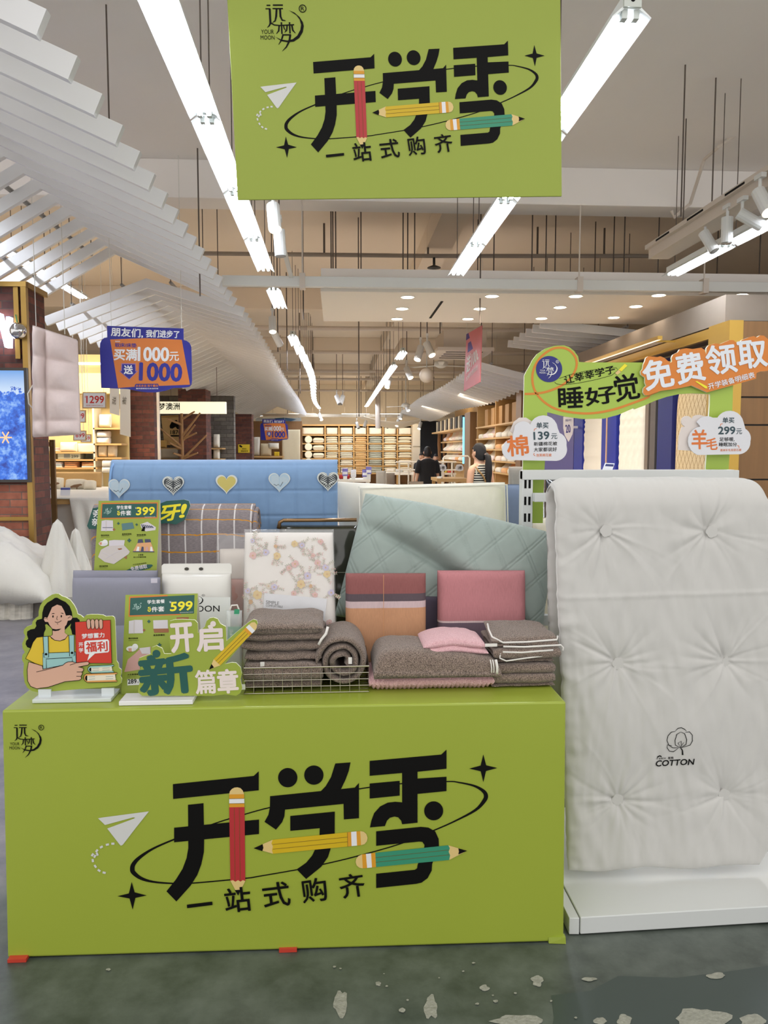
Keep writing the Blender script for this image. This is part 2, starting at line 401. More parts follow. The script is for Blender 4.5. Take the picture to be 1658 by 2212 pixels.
# ---------------------------------------------------------------- spotlights on tracks
GLOW = M('warm_spot_glow', (255, 236, 205), 0.4, emis=SPOT_WARM)
SPOTW = M('spot_white', (226, 226, 224), 0.4)
def spot(label, loc, aim, group, power=0, size=1.0, lit=True, hang=True):
    t = thing('track_spotlight', label, 'spotlight', loc, group); p = V(loc); d = V(aim).normalized()
    r = 0.045 * size; L = 0.17 * size
    MB().tube([p + V((0, 0, 0.10 * size)), p], 0.012 * size, 8).box(p.x - 0.02, p.x + 0.02, p.y - 0.05, p.y + 0.05, p.z + 0.10 * size, p.z + 0.13 * size).build('bracket', SPOTW, t)
    MB().tube([p - d * 0.03, p + d * L], [r, r], 14).build('can', SPOTW, t, smooth=False)
    MB().tube([p + d * (L + 0.001), p + d * (L + 0.006)], r * 0.86, 14).build('lens', GLOW if lit else M('dull_lens', (120, 116, 110), 0.2), t)
    if hang: MB().tube([p + V((0, 0, 0.12 * size)), (p.x, p.y, CZ)], 0.006 * size, 5).build('hanger_rod', DKROD, t)
    if power:
        ld = bpy.data.lights.new('spot_beam', 'SPOT'); ld.energy = power; ld.color = (1, 0.84, 0.64); ld.spot_size = 1.5; ld.spot_blend = 0.8; ld.shadow_soft_size = r
        lo = bpy.data.objects.new('spot_beam', ld); COL.objects.link(lo); lo.parent = t; lo.location = d * (L + 0.02)
        lo.rotation_euler = d.to_track_quat('-Z', 'Y').to_euler()
    return t
ZO = CH - 1.53
tr = MB().box(-0.50, -0.46, 5.2, 9.0, 3.37 + ZO, 3.4 + ZO).build('lighting_track', SPOTW, loc=(-0.48, 7, 3.4 + ZO)); tag(tr, 'white lighting track beside the tube lights, carrying the two lamps below the hanging sign', 'track')
spot('lit white can spotlight just under the lower edge of the hanging green sign', at(590, 452, 5.6), (0.1, -0.45, -1), 'spotlights beside the row of tube lights', 60, 1.0)
spot('unlit white can spotlight hanging straight down below the lit one under the green sign', at(603, 505, 6.3), (0.05, 0.0, -1), 'spotlights beside the row of tube lights', 0, 1.0, False)
spot('lit white can spotlight in the gap of the tube light row', at(588, 690, 11.2), (0.05, -0.4, -1), 'spotlights beside the row of tube lights', 120, 1.15)
spot('white can spotlight tilted away, just past the lit one in the tube light row gap', at(593, 722, 11.9), (0.4, 0.5, -0.8), 'spotlights beside the row of tube lights', 0, 1.15, False)
# track with four spots at the far edge of the picture
t = thing('lighting_track', 'long white lighting track above the tube light at the picture edge', 'track', (3.12, 6.4, 3.55 + ZO))
MB().box(3.09, 3.13, 4.2, 7.9, 3.53 + ZO, 3.57 + ZO).build('rail', PIPEW, t); MB().box(3.13, 3.28 + ZO, 4.2, 7.9, 3.44 + ZO, 3.54 + ZO).build('cable_duct', PIPEW, t)
for y in (4.8, 7.4): MB().tube([(3.2 + ZO, y, 3.54 + ZO), (3.2 + ZO, y, CZ)], 0.006, 5).build('hanger_wire', DKROD, t)
for k in range(5):
    y = 4.6 + 0.68 * k
    MB().box(3.085, 3.089, y, y + 0.3, 3.54 + ZO, 3.556 + ZO).build('slot', BLACK, t)
spot('white can spotlight on the long track, the one tilted forward at its far end', at(1522, 508, 6.75), (0.32, -0.35, -0.8), 'spotlights on the long track', 0, 1.0, False, False)
spot('white can spotlight on the long track pointing straight down', at(1570, 478, 6.3), (0.0, 0.0, -1), 'spotlights on the long track', 0, 1.0, False, False)
spot('white can spotlight on the long track lying nearly flat', at(1602, 464, 6.0), (0.75, -0.2, -0.5), 'spotlights on the long track', 0, 1.0, False, False)
spot('lit white can spotlight on the long track at the very edge of the picture', at(1640, 420, 5.7), (0.1, -0.55, -0.85), 'spotlights on the long track', 60, 1.1, True, False)
# ---------------------------------------------------------------- dropped panel with downlights
PANEL = M('panel_white', (244, 238, 228), 0.6)
t = thing('ceiling_panel', 'white dropped ceiling panel with rows of round downlights', 'ceiling panel', (2.8, 9.9, 3.3 + ZO))
xl = at(692, 640, 9.0).x
MB().box(xl, 6.2, 9.0, 11.05, 3.30 + ZO, 3.34 + ZO).build('board', PANEL, t)
MB().box(xl + 0.02, 6.2, 9.0, 9.03, 3.34 + ZO, 3.42 + ZO).build('fascia', WHITE_PAINT, t)
MB().box(xl, 6.2, 9.3, 9.34, 3.34 + ZO, 3.62 + ZO).build('upstand', CEIL, t)
MB().box(at(945, 640, 9.4).x + 0.05, at(945, 640, 9.4).x + 0.08, 9.5, 10.7, 3.294 + ZO, 3.299 + ZO).build('slot', BLACK, t)
DL = M('downlight_glow', (255, 242, 222), 0.4, emis=11.0)
dl = [(880, 642), (868, 667), (857, 689), (1062, 640), (1036, 667), (1010, 689), (1243, 640), (1209, 664), (1169, 688), (1422, 638), (1373, 662), (1325, 686), (1600, 637), (1540, 661), (1482, 684)]
for i, (u, v) in enumerate(dl):
    p = onz(u, v, 3.295 + ZO)
    q = MB().lathe([(0.075, 0.0), (0.085, -0.004), (0.085, 0.004)], p, 16).build('downlight', WHITE_PAINT, t)
    MB().lathe([(0.068, -0.0055), (0.068, -0.0045)], p, 16).build('diffuser', DL, q)
    ld = bpy.data.lights.new('downlight_beam', 'SPOT'); ld.energy = 70; ld.color = (1, 0.88, 0.74); ld.spot_size = 2.2; ld.spot_blend = 0.9; ld.shadow_soft_size = 0.06
    lo = bpy.data.objects.new('downlight_beam', ld); COL.objects.link(lo); lo.parent = t; lo.location = p - LOC[t.name] + V((0, 0, -0.02))
for sx in (0.3, 1.9, 3.5, 5.2):
    for sy in (9.6, 10.7): MB().tube([(sx, sy, 3.34 + ZO), (sx, sy, CZ)], 0.008, 5).build('hanger_rod', DKROD, t)
# white box bar crossing in front of the panel
t = thing('cable_tray', 'white square cable tray crossing the hall before the downlight panel', 'cable tray', (1.5, 8.6, 3.4 + ZO))
a = at(480, 606, 8.7)
MB().box(a.x, 6.0, 8.66, 8.74, a.z - 0.06, a.z + 0.05).build('channel', WHITE_PAINT, t, bevel=0.006)
for u in (653, 1250, 1520):
    p = at(u, 605, 8.7); MB().box(p.x - 0.03, p.x + 0.03, 8.64, 8.76, a.z - 0.08, a.z + 0.08).tube([(p.x, 8.7, a.z), (p.x, 8.7, CH + 2.67)], 0.008, 6).build('clamp', PIPEW, t)
# ---------------------------------------------------------------- slat canopies
SLAT = M('slat_white', (236, 236, 236), 0.45)
def slat_canopy(label, ys, fn, cat='canopy'):
    x0 = fn(ys[0]); t = thing('slat_canopy', label, cat, (x0[0][0], ys[0], x0[0][1]))
    for y in ys:
        (xr, zr), (xm, zm), (xl_, zl) = fn(y)
        tk = 0.115
        pts = [(xr, y, zr)]
        if xm is not None: pts.append((xm, y, zm))
        pts.append((xl_, y, zl))
        up = []
        for i, p in enumerate(pts):
            a = pts[max(0, i - 1)]; b = pts[min(len(pts) - 1, i + 1)]
            d = V((b[0] - a[0], 0, b[2] - a[2])).normalized(); nn = V((-d.z, 0, d.x))
            if nn.z < 0: nn = -nn
            up.append(V(p) + nn * tk)
        MB().prism(pts + up[::-1], (0, 0.05, 0)).build('slat', SLAT, t)
    for f in (0.25, 0.75):
        for seg in (0, 1):
            if fn(ys[0])[1][0] is None and seg: continue
            P = []
            for y in (ys[0], ys[len(ys) // 2], ys[-1]):
                c = fn(y); A = V((c[seg][0], y, c[seg][1])); B = V((c[seg + 1][0], y, c[seg + 1][1])) if c[1][0] is not None else V((c[2][0], y, c[2][1]))
                P.append(A.lerp(B, f) + V((0, 0, 0.15)))
            MB().tube(P, 0.022, 6).build('rail', M('rail_grey', (150, 146, 142), 0.5), t)
            for p in (P[0], P[1], P[2]):
                MB().tube([p, (p.x, p.y, CZ)], 0.006, 5).build('hanger_wire', DKROD, t)
    return t
K1 = [(p_.x, p_.z) for p_ in (at(503, 663, 9.686), at(247, 548, 9.686), at(50, 668, 9.686))]
K2 = [(p_.x, p_.z) for p_ in (at(523, 680, 10.2), at(317, 618, 10.2), at(101, 700, 10.2))]
K3 = [(p_.x, p_.z) for p_ in (at(664, 902, 34), at(604, 882, 34), at(552, 912, 34))]
ys1 = [3.478 + 0.388 * k for k in range(-4, 17)]
slat_canopy('large gabled canopy of white slats hanging beside the front row of tube lights', ys1, lambda y: K1)
def c2(y):
    k = min(1, (y - 10.2) / 23.8); w = 0.03 * math.sin(y * 0.55)
    return tuple((a_[0] + (b_[0] - a_[0]) * k, a_[1] + (b_[1] - a_[1]) * k + w) for a_, b_ in zip(K2, K3))
slat_canopy('second gabled canopy of white slats running back behind the blue price sign', [10.2 + 0.42 * k for k in range(54)], c2)
def c3(y):
    k = (y - 9.6) / 22
    return ((2.45, CH + 1.42 + 0.03 * math.sin(y * 0.6)), (None, None), (3.6, CH + 1.12 + 0.05 * math.sin(y * 0.6)))
slat_canopy('sloping canopy of white slats over the store opposite, behind the green arch', [13.9 + 0.40 * k for k in range(42)], c3)
t = slat_canopy('short flat canopy of thick white slats right below the downlight panel', [11.25 + 0.42 * k for k in range(6)], lambda y: ((2.9, CH + 1.74), (None, None), (4.6, CH + 1.58)))
# cloth bulging at the end of the canopy
def sag(s, t_):
    x = 1.0 + 2.7 * s; y = 31 + 2.2 * t_; z = 2.9 - 0.45 * math.sin(PI * s) * (0.5 + 0.5 * math.sin(PI * t_)); return V((x, y, z)), V((x, y, z + 0.02))
o = MB().pad(sag, 16, 8).build('ceiling_drape', M('drape_white', (238, 226, 206), 0.8), smooth=True); tag(o, 'white cloth sagging under the far end of the slat canopy', 'ceiling drape')
# ---------------------------------------------------------------- shared printed artwork (pixels of the carton front)
GREEN = M('lime_green_board', (148, 163, 58), 0.5, var=0.02, vscale=3)
PLANEW = M('paper_plane_white', (206, 206, 202), 0.5)
PENRED = M('pencil_red', (178, 44, 48), 0.5); PENYEL = M('pencil_yellow', (206, 172, 20), 0.5); PENGRN = M('pencil_teal', (52, 140, 108), 0.5)
PENWOOD = M('pencil_wood', (218, 190, 124), 0.5); PENOR = M('pencil_band_orange', (214, 150, 36), 0.5); PENLINE = M('pencil_line', (104, 84, 20), 0.6)
def z6(x, y): return (180 + x / 3.4542, 1600 + y / 3.4542)
def z7(x, y): return (560 + x / 3.0704, 1600 + y / 3.0704)
def zz(f, pts): return [f(*p) for p in pts]
def logo_strokes(A, mi=0, k=2, words=True):
    st = [([(440, 365), (525, 365)], 25), ([(580, 360), (800, 360)], 30), ([(415, 437), (520, 437)], 22), ([(570, 433), (800, 433)], 25),
          ([(508, 437), (512, 640), (515, 745)], 44), ([(515, 735), (490, 790), (440, 832)], [40, 30, 8]), ([(525, 735), (600, 778), (720, 788), (1035, 772)], [30, 24, 24, 26]),
          ([(660, 440), (645, 600), (620, 690), (560, 730)], [42, 42, 34, 10]), ([(735, 440), (740, 600), (775, 675), (850, 688)], [42, 42, 34, 14]),
          ([(755, 720), (762, 965)], 32), ([(935, 720), (940, 955)], 32), ([(705, 790), (692, 900), (640, 962)], [32, 32, 10]), ([(800, 790), (815, 850), (850, 900)], [24, 24, 12]),
          ([(880, 790), (868, 890), (820, 935)], [30, 30, 10]), ([(985, 790), (1003, 890), (1060, 950)], [36, 36, 10]),
          ([(765, 985), (960, 985)], 28), ([(785, 985), (745, 1100), (680, 1192)], [36, 32, 8]), ([(945, 985), (920, 1115), (850, 1240), (755, 1330)], [42, 42, 30, 6])]
    for p, w in st: A.stroke(p, w, mi, k)
    A.poly([(930, 470), (1050, 518), (1160, 610), (1230, 720), (1248, 800), (1220, 930), (1140, 1050), (1020, 1125), (880, 1140), (740, 1115), (610, 1025), (740, 1085), (880, 1105), (1000, 1075), (1100, 1000), (1170, 880), (1190, 770), (1160, 660), (1090, 570)], mi, k)
    A.stroke([(1233 + 76 * math.cos(a * PI / 12), 433 + 76 * math.sin(a * PI / 12)) for a in range(24)], 18, mi, k, closed=True)
    A.text('R', (1195, 475), (1272, 475), 85, mi, k)
    if words:
        A.text('YOUR', (305, 965), (585, 965), 90, mi, k); A.text('MOON', (288, 1085), (595, 1085), 88, mi, k)
def logo(mp, parent, mat, src_to, name='logo', words=True):
    A = Art(mp, affine([(1233, 433), (760, 1330), (305, 920)], src_to)); logo_strokes(A, 0, 2, words)
    return A.build(name, mat, parent)
def season_art(mp, parent, pre=None):
    """the big three-character headline with its pencils, ring, stars, paper plane and strapline"""
    A = Art(mp, pre)
    for p in ([(668, 323), (1270, 262), (1308, 227), (1308, 369), (670, 434)], [(677, 648), (1310, 587), (1310, 695), (677, 757)],
              [(781, 477), (896, 465), (901, 735), (899, 830), (880, 920), (850, 1000), (800, 1080), (694, 1198), (620, 1122), (690, 1035), (740, 955), (770, 875), (783, 800)]):
        A.poly(zz(z6, p), 0, 2)
    for p in ([(503, 150), (604, 143), (592, 200), (572, 255), (541, 320), (632, 310), (660, 279), (660, 513), (560, 521), (558, 418), (170, 456), (166, 500), (150, 540), (110, 589), (34, 537), (60, 490), (70, 440), (71, 367), (408, 333), (440, 300), (475, 240)],
              [(205, 498), (500, 469), (499, 620), (490, 670), (473, 712), (455, 770), (410, 835), (310, 916), (247, 852), (310, 808), (350, 760), (378, 700), (398, 640), (400, 579), (205, 597)],
              [(731, 133), (1205, 91), (1240, 58), (1240, 185), (1048, 205), (1048, 250), (1240, 238), (1240, 333), (1048, 352), (1048, 543), (946, 553), (940, 530), (920, 507), (895, 502), (865, 510), (845, 530), (832, 565), (733, 574), (742, 530), (760, 480), (800, 435), (850, 410), (900, 404), (946, 408), (946, 213), (731, 232)],
              [(731, 283), (930, 265), (930, 363), (731, 383)],
              [(774, 600), (1070, 570), (1120, 575), (1165, 600), (1188, 650), (1190, 700), (1145, 815), (1142, 860), (1115, 910), (1075, 940), (1040, 948), (774, 976), (774, 881), (1030, 855), (1045, 845), (1048, 825), (1093, 703), (1094, 690), (1080, 670), (1060, 668), (774, 696)]):
        A.poly(zz(z7, p), 0, 2)
    for c, r in (((188, 244), 64), ((361, 227), 64), ((1155, 464), 63)): A.disc(z7(*c), r / 3.0704, 0, 2, 28)
    A.build('headline_lettering', BLACK, parent)
    B = Art(mp, pre)
    ring = [(964, 1688, 2.5), (990, 1690, 3), (1022.5, 1697, 4.5), (1042, 1707.5, 7), (1049, 1718, 9), (1045, 1730, 8.5), (1026, 1750, 5.5), (983, 1773, 3.4), (938, 1793, 2.8), (863, 1823, 2.5), (768, 1850, 2.5), (697, 1867, 2.5), (641, 1878.5, 2.5), (560, 1892.5, 2.5), (530, 1897, 2.6), (416, 1907.5, 2.8), (371, 1908, 3.2), (330.5, 1904.6, 4.5), (304.5, 1897, 7), (288.6, 1885, 9.5), (285.7, 1876.5, 10), (288.6, 1866, 9), (301.6, 1852, 7), (330.5, 1833, 4.5), (376, 1813, 3.5), (461, 1779.5, 2.6), (529, 1758.7, 2.5), (583, 1744, 2.5), (680, 1722, 2.5), (775, 1704, 2.5), (863, 1693, 2.5)]
    ring = smooth_pts(ring, True)
    B.stroke([(a, b) for a, b, c in ring], [c for a, b, c in ring], 0, 1, closed=True); B.build('orbit_ring', BLACK, parent)
    for c, f in (((364, 1155), z6), ((1484, 182), z7)):
        q = [(361, 1052), (383, 1130), (473, 1153), (388, 1172), (368, 1259), (345, 1176), (254, 1159), (340, 1138)] if f is z6 else [(1484, 90), (1503, 162), (1577, 180), (1502, 200), (1484, 274), (1467, 202), (1390, 184), (1466, 164)]
        Art(mp, pre).poly(zz(f, q), 0, 2).build('star', BLACK, parent)
    Cc = Art(mp, pre)
    Cc.poly(zz(z6, [(110, 578), (140, 572), (490, 526), (395, 645), (295, 775), (280, 782), (268, 770), (178, 654), (378, 580), (387, 573), (372, 571), (162, 628)]), 0, 2)
    pc = Cc.build('paper_plane', PLANEW, parent)
    D = Art(mp, pre)
    for (x, y), a in zip(((221, 767), (180, 774), (135, 792), (101, 820), (104, 845), (86, 861), (69, 850), (71, 893), (90, 936), (118, 967), (156, 983)), (0, -.2, -.5, -.9, 1.2, -1.1, -1.0, 1.4, 1.0, .6, .2)):
        c = z6(x, y); dx, dy = math.cos(a) * 3.4, math.sin(a) * 3.4; D.stroke([(c[0] - dx, c[1] - dy), (c[0] + dx, c[1] + dy)], 4.6, 0, 2)
    D.build('dashed_trail', PLANEW, parent)
    E_ = Art(mp, pre)
    Art(mp, pre).poly(zz(z6, [(773, 1220), (962, 1197), (964, 1222), (775, 1246)]), 0, 5).build('strapline_lettering', BLACK, parent)
    E_.text('站', z6(1066, 1283), z6(1256, 1262), 52, 0, 5, 0.016); E_.text('式', z6(1352, 1245), z6(1548, 1222), 52, 0, 5, 0.016)
    E_.text('购', z7(293, 1075), z7(455, 1052), 50, 0, 5, 0.016); E_.text('齐', z7(545, 1046), z7(706, 1022), 50, 0, 5, 0.016)
    E_.build('strapline_lettering', BLACK, parent)
    def pencil(body, col, ends, wood, tip, dome, lines, name, f):
        A = Art(mp, pre); A.poly(zz(f, body), 0, 3)
        for q, mi in ends: A.poly(zz(f, q), mi, 3)
        A.poly(zz(f, wood), 1, 3); A.poly(zz(f, tip), 4, 4); A.poly(zz(f, dome), 1, 3)
        for l in lines: A.stroke(zz(f, l), 0.8, 5, 4)
        A.build(name, [col, PENWOOD, PENOR, WHITE_INK, BLACK, PENLINE], parent)
    pencil([(1088, 495), (1202, 493), (1208, 1045), (1190, 1040), (1172, 1052), (1154, 1040), (1134, 1052), (1115, 1040), (1097, 1045)], PENRED,
           [([(1088, 398), (1199, 396), (1200, 429), (1088, 431)], 2), ([(1088, 431), (1200, 429), (1201, 466), (1088, 468)], 3), ([(1088, 468), (1201, 466), (1202, 493), (1088, 495)], 2)],
           [(1097, 1043), (1115, 1038), (1134, 1050), (1154, 1038), (1172, 1050), (1190, 1038), (1208, 1045), (1155, 1152)], [(1130, 1112), (1176, 1108), (1155, 1153)],
           [(1088, 399), (1093, 376), (1108, 358), (1128, 348), (1150, 346), (1172, 352), (1188, 368), (1199, 397)], [[(1126, 500), (1132, 1042)], [(1164, 500), (1170, 1042)], [(1088, 431), (1200, 429)], [(1088, 467), (1201, 465)]], 'red_pencil', z6)
    pencil([(88, 655), (583, 606), (586, 700), (90, 748), (84, 725), (90, 700), (80, 680)], PENYEL,
           [([(583, 606), (608, 603), (611, 697), (586, 700)], 2), ([(608, 603), (643, 600), (647, 694), (611, 697)], 3), ([(643, 600), (668, 598), (674, 691), (647, 694)], 2)],
           [(88, 655), (80, 680), (90, 700), (84, 725), (90, 748), (-37, 711)], [(22, 684), (27, 708), (20, 730), (-38, 711)],
           [(668, 598), (692, 602), (709, 618), (717, 642), (712, 666), (697, 684), (674, 691)], [[(88, 686), (584, 637)], [(90, 717), (585, 668)], [(583, 606), (586, 700)]], 'yellow_pencil', z7)
    pencil([(768, 742), (1252, 692), (1262, 712), (1254, 735), (1264, 758), (1258, 789), (773, 836)], PENGRN,
           [([(680, 752), (706, 749), (714, 842), (685, 845)], 2), ([(706, 749), (740, 745), (746, 839), (714, 842)], 3), ([(740, 745), (768, 742), (773, 836), (746, 839)], 2)],
           [(1252, 692), (1262, 712), (1254, 735), (1264, 758), (1258, 789), (1376, 728)], [(1318, 711), (1322, 732), (1318, 752), (1377, 728)],
           [(680, 752), (655, 764), (641, 783), (638, 804), (645, 826), (662, 840), (685, 845)], [[(769, 773), (1255, 722)], [(771, 804), (1258, 754)]], 'green_pencil', z7)
# ---------------------------------------------------------------- the green wrapped counter
bl = onz(16, 2072, 0.0); br = onz(1217, 2036, 0.0)
YL, YR_ = bl.y, br.y
YF = (YL + YR_) / 2
fl = at(4, 1537, YL); fr = at(1222, 1514, YR_); gl = V((bl.x, YL, 0)); gr = V((br.x, YR_, 0))
ZT = 0.5 * (fl.z + fr.z)
BD = 1.02
t = thing('display_counter', 'long lime green wrapped counter printed with black characters and pencils', 'counter', ((fl.x + fr.x) / 2, YF, 0))
def cbox(a, b, c, d, y0, y1, zt, zb):
    return [(c.x, c.y, zb), (d.x, d.y, zb), (d.x, y1, zb), (c.x, y1, zb), (a.x, a.y, zt), (b.x, b.y, zt), (b.x, y1, zt), (a.x, y1, zt)]
MB().hexa(cbox(fl, fr, gl, gr, YF, YF + BD, ZT, 0.004)).build('carton', M('counter_green', (153, 167, 58), 0.36, var=0.03, vscale=2.5, bump=0.05, bscale=5), t, bevel=0.006)
for u in (45, 622):
    p = onz(u, 2062 if u < 100 else 2050, 0.006); MB().box(p.x - 0.028, p.x + 0.028, YF - 0.010, YF + 0.2, 0.001, 0.012).build('red_tape', M('red_tape', (190, 62, 46), 0.4), t)
MB().hexa([(gr.x - 0.05, YF - 0.016, 0.002), (gr.x + 0.004, YF - 0.022, 0.002), (gr.x + 0.006, YF - 0.002, 0.002), (gr.x - 0.05, YF - 0.001, 0.002), (gr.x - 0.05, YF - 0.012, 0.02), (gr.x + 0.003, YF - 0.020, 0.024), (gr.x + 0.004, YF - 0.001, 0.024), (gr.x - 0.05, YF - 0.0005, 0.02)]).build('torn_flap', GREEN, t)
PF = plane3(V((fl.x, YL - 0.0006, ZT)), V((fr.x, YR_ - 0.0006, ZT)), V((fl.x, YL - 0.0006, 0)))
season_art(PF, t)
lg = affine([(0, 0), (1000, 0), (0, 1000)], [(0, 1540), (1000 / 13.817, 1540), (0, 1540 + 1000 / 13.817)])
logo(PF, t, BLACK, [lg(1233, 433), lg(760, 1330), lg(305, 920)])
# ---------------------------------------------------------------- hanging green sign
YS = 3.38
sa = at(513, 432, YS + 0.03); sb = at(1213, 424, YS + 0.05); sc_ = at(490, -10, YS - 0.06); sd = at(1210, -10, YS - 0.06)
up = (sc_ - sa).normalized(); SP = plane3(sa, sb, sc_, 0.0008); sd = SP(1210, -10, 0)
TL = sa + up * 0.98; TR = sb + (sd - sb).normalized() * 0.98
t = thing('hanging_sign', 'big lime green board with black characters hanging from the ceiling', 'sign', (sa + sb) / 2)
nrm = SP.n
MB().prism([sa, sb, TR, TL], -nrm * 0.012, p2=[(0, 0), (7, 0), (7, 5), (0, 5)]).build('board', GREEN, t, bevel=0.002)
season_art(SP, t, affine([(1043.3, 1659.3), (285.4, 1934.4), (373.4, 1693.5), (812, 1917.9), (380.9, 1946.8), (963.9, 1618.9)], [(1153.8, 120.1), (618.4, 318.6), (675.7, 133.9), (994.3, 315.4), (687.2, 329.1), (1096.6, 88.5)]))
logo(SP, t, BLACK, [(653.3, 18.8), (609.7, 111), (563.9, 68.8)])
for q, nx in ((TL, 0.12), (TR, -0.12)):
    p = q + V((nx, 0, -0.012)); MB().tube([p, (p.x, p.y, CZ)], 0.003, 6).build('hanging_cord', M('cord_white', (220, 218, 210), 0.6), t)
# ---------------------------------------------------------------- soft goods helpers
def ease(x): return 0.5 - 0.5 * math.cos(PI * x)
def cushion(mb, c, D, p=8, q=2, nu=28, nv=20, disp=None, mi=0, n=None):
    """soft body on a quad c = bl, br, tr, tl (mid plane), thickness D"""
    bl, br, tr, tl = [V(x) for x in c]
    if n is None: n = (br - bl).cross(tl - bl).normalized()
    if abs(n.y) > 0.3 and n.y > 0: n = -n
    def f(s, t):
        s, t = ease(s), ease(t)
        P = bl * (1 - s) * (1 - t) + br * s * (1 - t) + tr * s * t + tl * (1 - s) * t
        h = (max(0, 1 - abs(2 * s - 1) ** p) * max(0, 1 - abs(2 * t - 1) ** p)) ** (1 / q)
        a = b = 0
        if disp: a, b = disp(s, t, P)
        e = 1 if h > 0.02 else h / 0.02
        return P + n * (D / 2 * h + a * e), P - n * (D / 2 * h + b * e)
    mb.pad(f, nu, nv, mi); return mb
def wrinkle(a, sc, seed=0.0):
    def d(s, t, P):
        w = a * (fbm((P.x * sc + seed, P.y * sc, P.z * sc)) ); return w, a * 0.5
    return d
def rectpx(u0, v0, u1, v1, Y, Y2=None):
    Y2 = Y if Y2 is None else Y2
    return [at(u0, v1, Y), at(u1, v1, Y), at(u1, v0, Y2), at(u0, v0, Y2)]
def rest(c, z):
    """stretch the lower edge of an upright quad down onto height z"""
    for i, j in ((0, 3), (1, 2)):
        a, b = V(c[i]), V(c[j]); k = (z - b.z) / (a.z - b.z); c[i] = b + (a - b) * k
    return c
def sfold(mb, x0, x1, yf, yb, z0, th, n, amp=0.004, nx=26, seed=0, mi=0, start=0, taper=6, rib=None, skew=0.0, rise=None):
    """one cloth folded to and fro n times: its folds face the front and the back"""
    path = []; L = yb - yf; r = th / 2
    for i in range(n):
        z = z0 + (i + 0.5) * th; fw = (i + start) % 2 == 0
        ya, yb_ = (yf + r, yb - r) if fw else (yb - r, yf + r)
        for k in range(9): path.append((ya + (yb_ - ya) * k / 8, z, 1 if fw else -1))
        if i < n - 1:
            cz = z + r
            for k in range(1, 6):
                a = PI * k / 6; path.append((yb_ + (1 if fw else -1) * r * math.sin(a) * 1.0, cz - r * math.cos(a), 0))
    m = len(path) - 1
    def f(s, t):
        j = min(m, int(round(t * m))); y, z, _ = path[j]; a = path[max(0, j - 1)]; b = path[min(m, j + 1)]
        d = V((0, b[0] - a[0], b[1] - a[1])).normalized(); nn = V((0, -d.z, d.y))
        x = x0 + (x1 - x0) * ease(s)
        e = max(0, 1 - abs(2 * ease(s) - 1) ** taper) ** 0.5; ee = 1 if 0 < j < m else 0.3
        w = amp * fbm((x * 14 + seed, y * 9, z * 18 + seed)); zz_ = rise(x, y) if rise else 0
        wx = amp * 1.5 * noise.noise(V((z * 60, y * 10, seed))) * (2 * ease(s) - 1)
        rb = rib(x) if rib else 0
        P = V((x + wx + skew * (z - z0), y, z + zz_ + w)); h = 0.49 * th * (0.25 + 0.75 * e) * ee
        return P + nn * (h + rb), P - nn * (h + rb)
    mb.pad(f, nx, m, mi); return mb
def fabric(name, col=(200, 200, 200), var=0.06, bump=0.15, bscale=900, rough=0.9, vscale=40, sheen=0.2): return M(name, col, rough, var=var, vscale=vscale, bump=bump, bscale=bscale, sheen=sheen, spec=0.2)
def terry(name, dark, light):
    m = M(name, dark, 0.95, sheen=0.3, spec=0.15); nt, b, N, L = nodes_of(m); tc = N('ShaderNodeTexCoord'); n = N('ShaderNodeTexNoise'); n.inputs['Scale'].default_value = 380; n.inputs['Detail'].default_value = 2; L(tc.outputs['Object'], n.inputs[0])
    r = N('ShaderNodeValToRGB'); e = r.color_ramp.elements; e[0].position = 0.36; e[0].color = (*lin(dark), 1); e[1].position = 0.64; e[1].color = (*lin(light), 1); L(n.outputs['Fac'], r.inputs[0]); L(r.outputs[0], b.inputs['Base Color'])
    bp = N('ShaderNodeBump'); bp.inputs['Strength'].default_value = 0.9; bp.inputs['Distance'].default_value = 0.006; L(n.outputs['Fac'], bp.inputs['Height']); L(bp.outputs[0], b.inputs['Normal']); return m
BROWN = terry('brown_terry', (86, 72, 64), (166, 146, 132))
PINKT = terry('pink_terry', (218, 164, 170), (244, 200, 204))
WTRIM = fabric('white_trim', (226, 222, 216), 0.04, 0.2, 300)
ZC = ZT + 0.001
def tone_bands(name, stops, rough=0.85, weave=0.10):
    """woven cloth with level colour bands: stops = [(height z above which the colour holds, colour)] from low to high"""
    m = M(name, stops[0][1], rough, spec=0.25); nt, b, N, L = nodes_of(m)
    tc = N('ShaderNodeTexCoord'); sx = N('ShaderNodeSeparateXYZ'); L(tc.outputs['Object'], sx.inputs[0])
    prev = None
    for z, c in stops:
        rgb = N('ShaderNodeRGB'); rgb.outputs[0].default_value = (*lin(c), 1)
        if prev is None: prev = rgb.outputs[0]; continue
        g = N('ShaderNodeMath'); g.operation = 'GREATER_THAN'; g.inputs[1].default_value = z; L(sx.outputs['Z'], g.inputs[0])
        mx = N('ShaderNodeMix'); mx.data_type = 'RGBA'; L(g.outputs[0], mx.inputs[0]); L(prev, mx.inputs[6]); L(rgb.outputs[0], mx.inputs[7]); prev = mx.outputs[2]
    n = N('ShaderNodeTexNoise'); n.inputs['Scale'].default_value = 120; mp = N('ShaderNodeMapping'); mp.inputs['Scale'].default_value = (6, 1, 0.4); L(tc.outputs['Object'], mp.inputs[0]); L(mp.outputs[0], n.inputs['Vector'])
    hs = N('ShaderNodeHueSaturation'); mr = N('ShaderNodeMapRange'); mr.inputs['To Min'].default_value = 1 - weave * 2; mr.inputs['To Max'].default_value = 1 + weave * 2; L(n.outputs['Fac'], mr.inputs['Value']); L(mr.outputs[0], hs.inputs['Value']); L(prev, hs.inputs['Color'])
    L(hs.outputs[0], b.inputs['Base Color']); return m
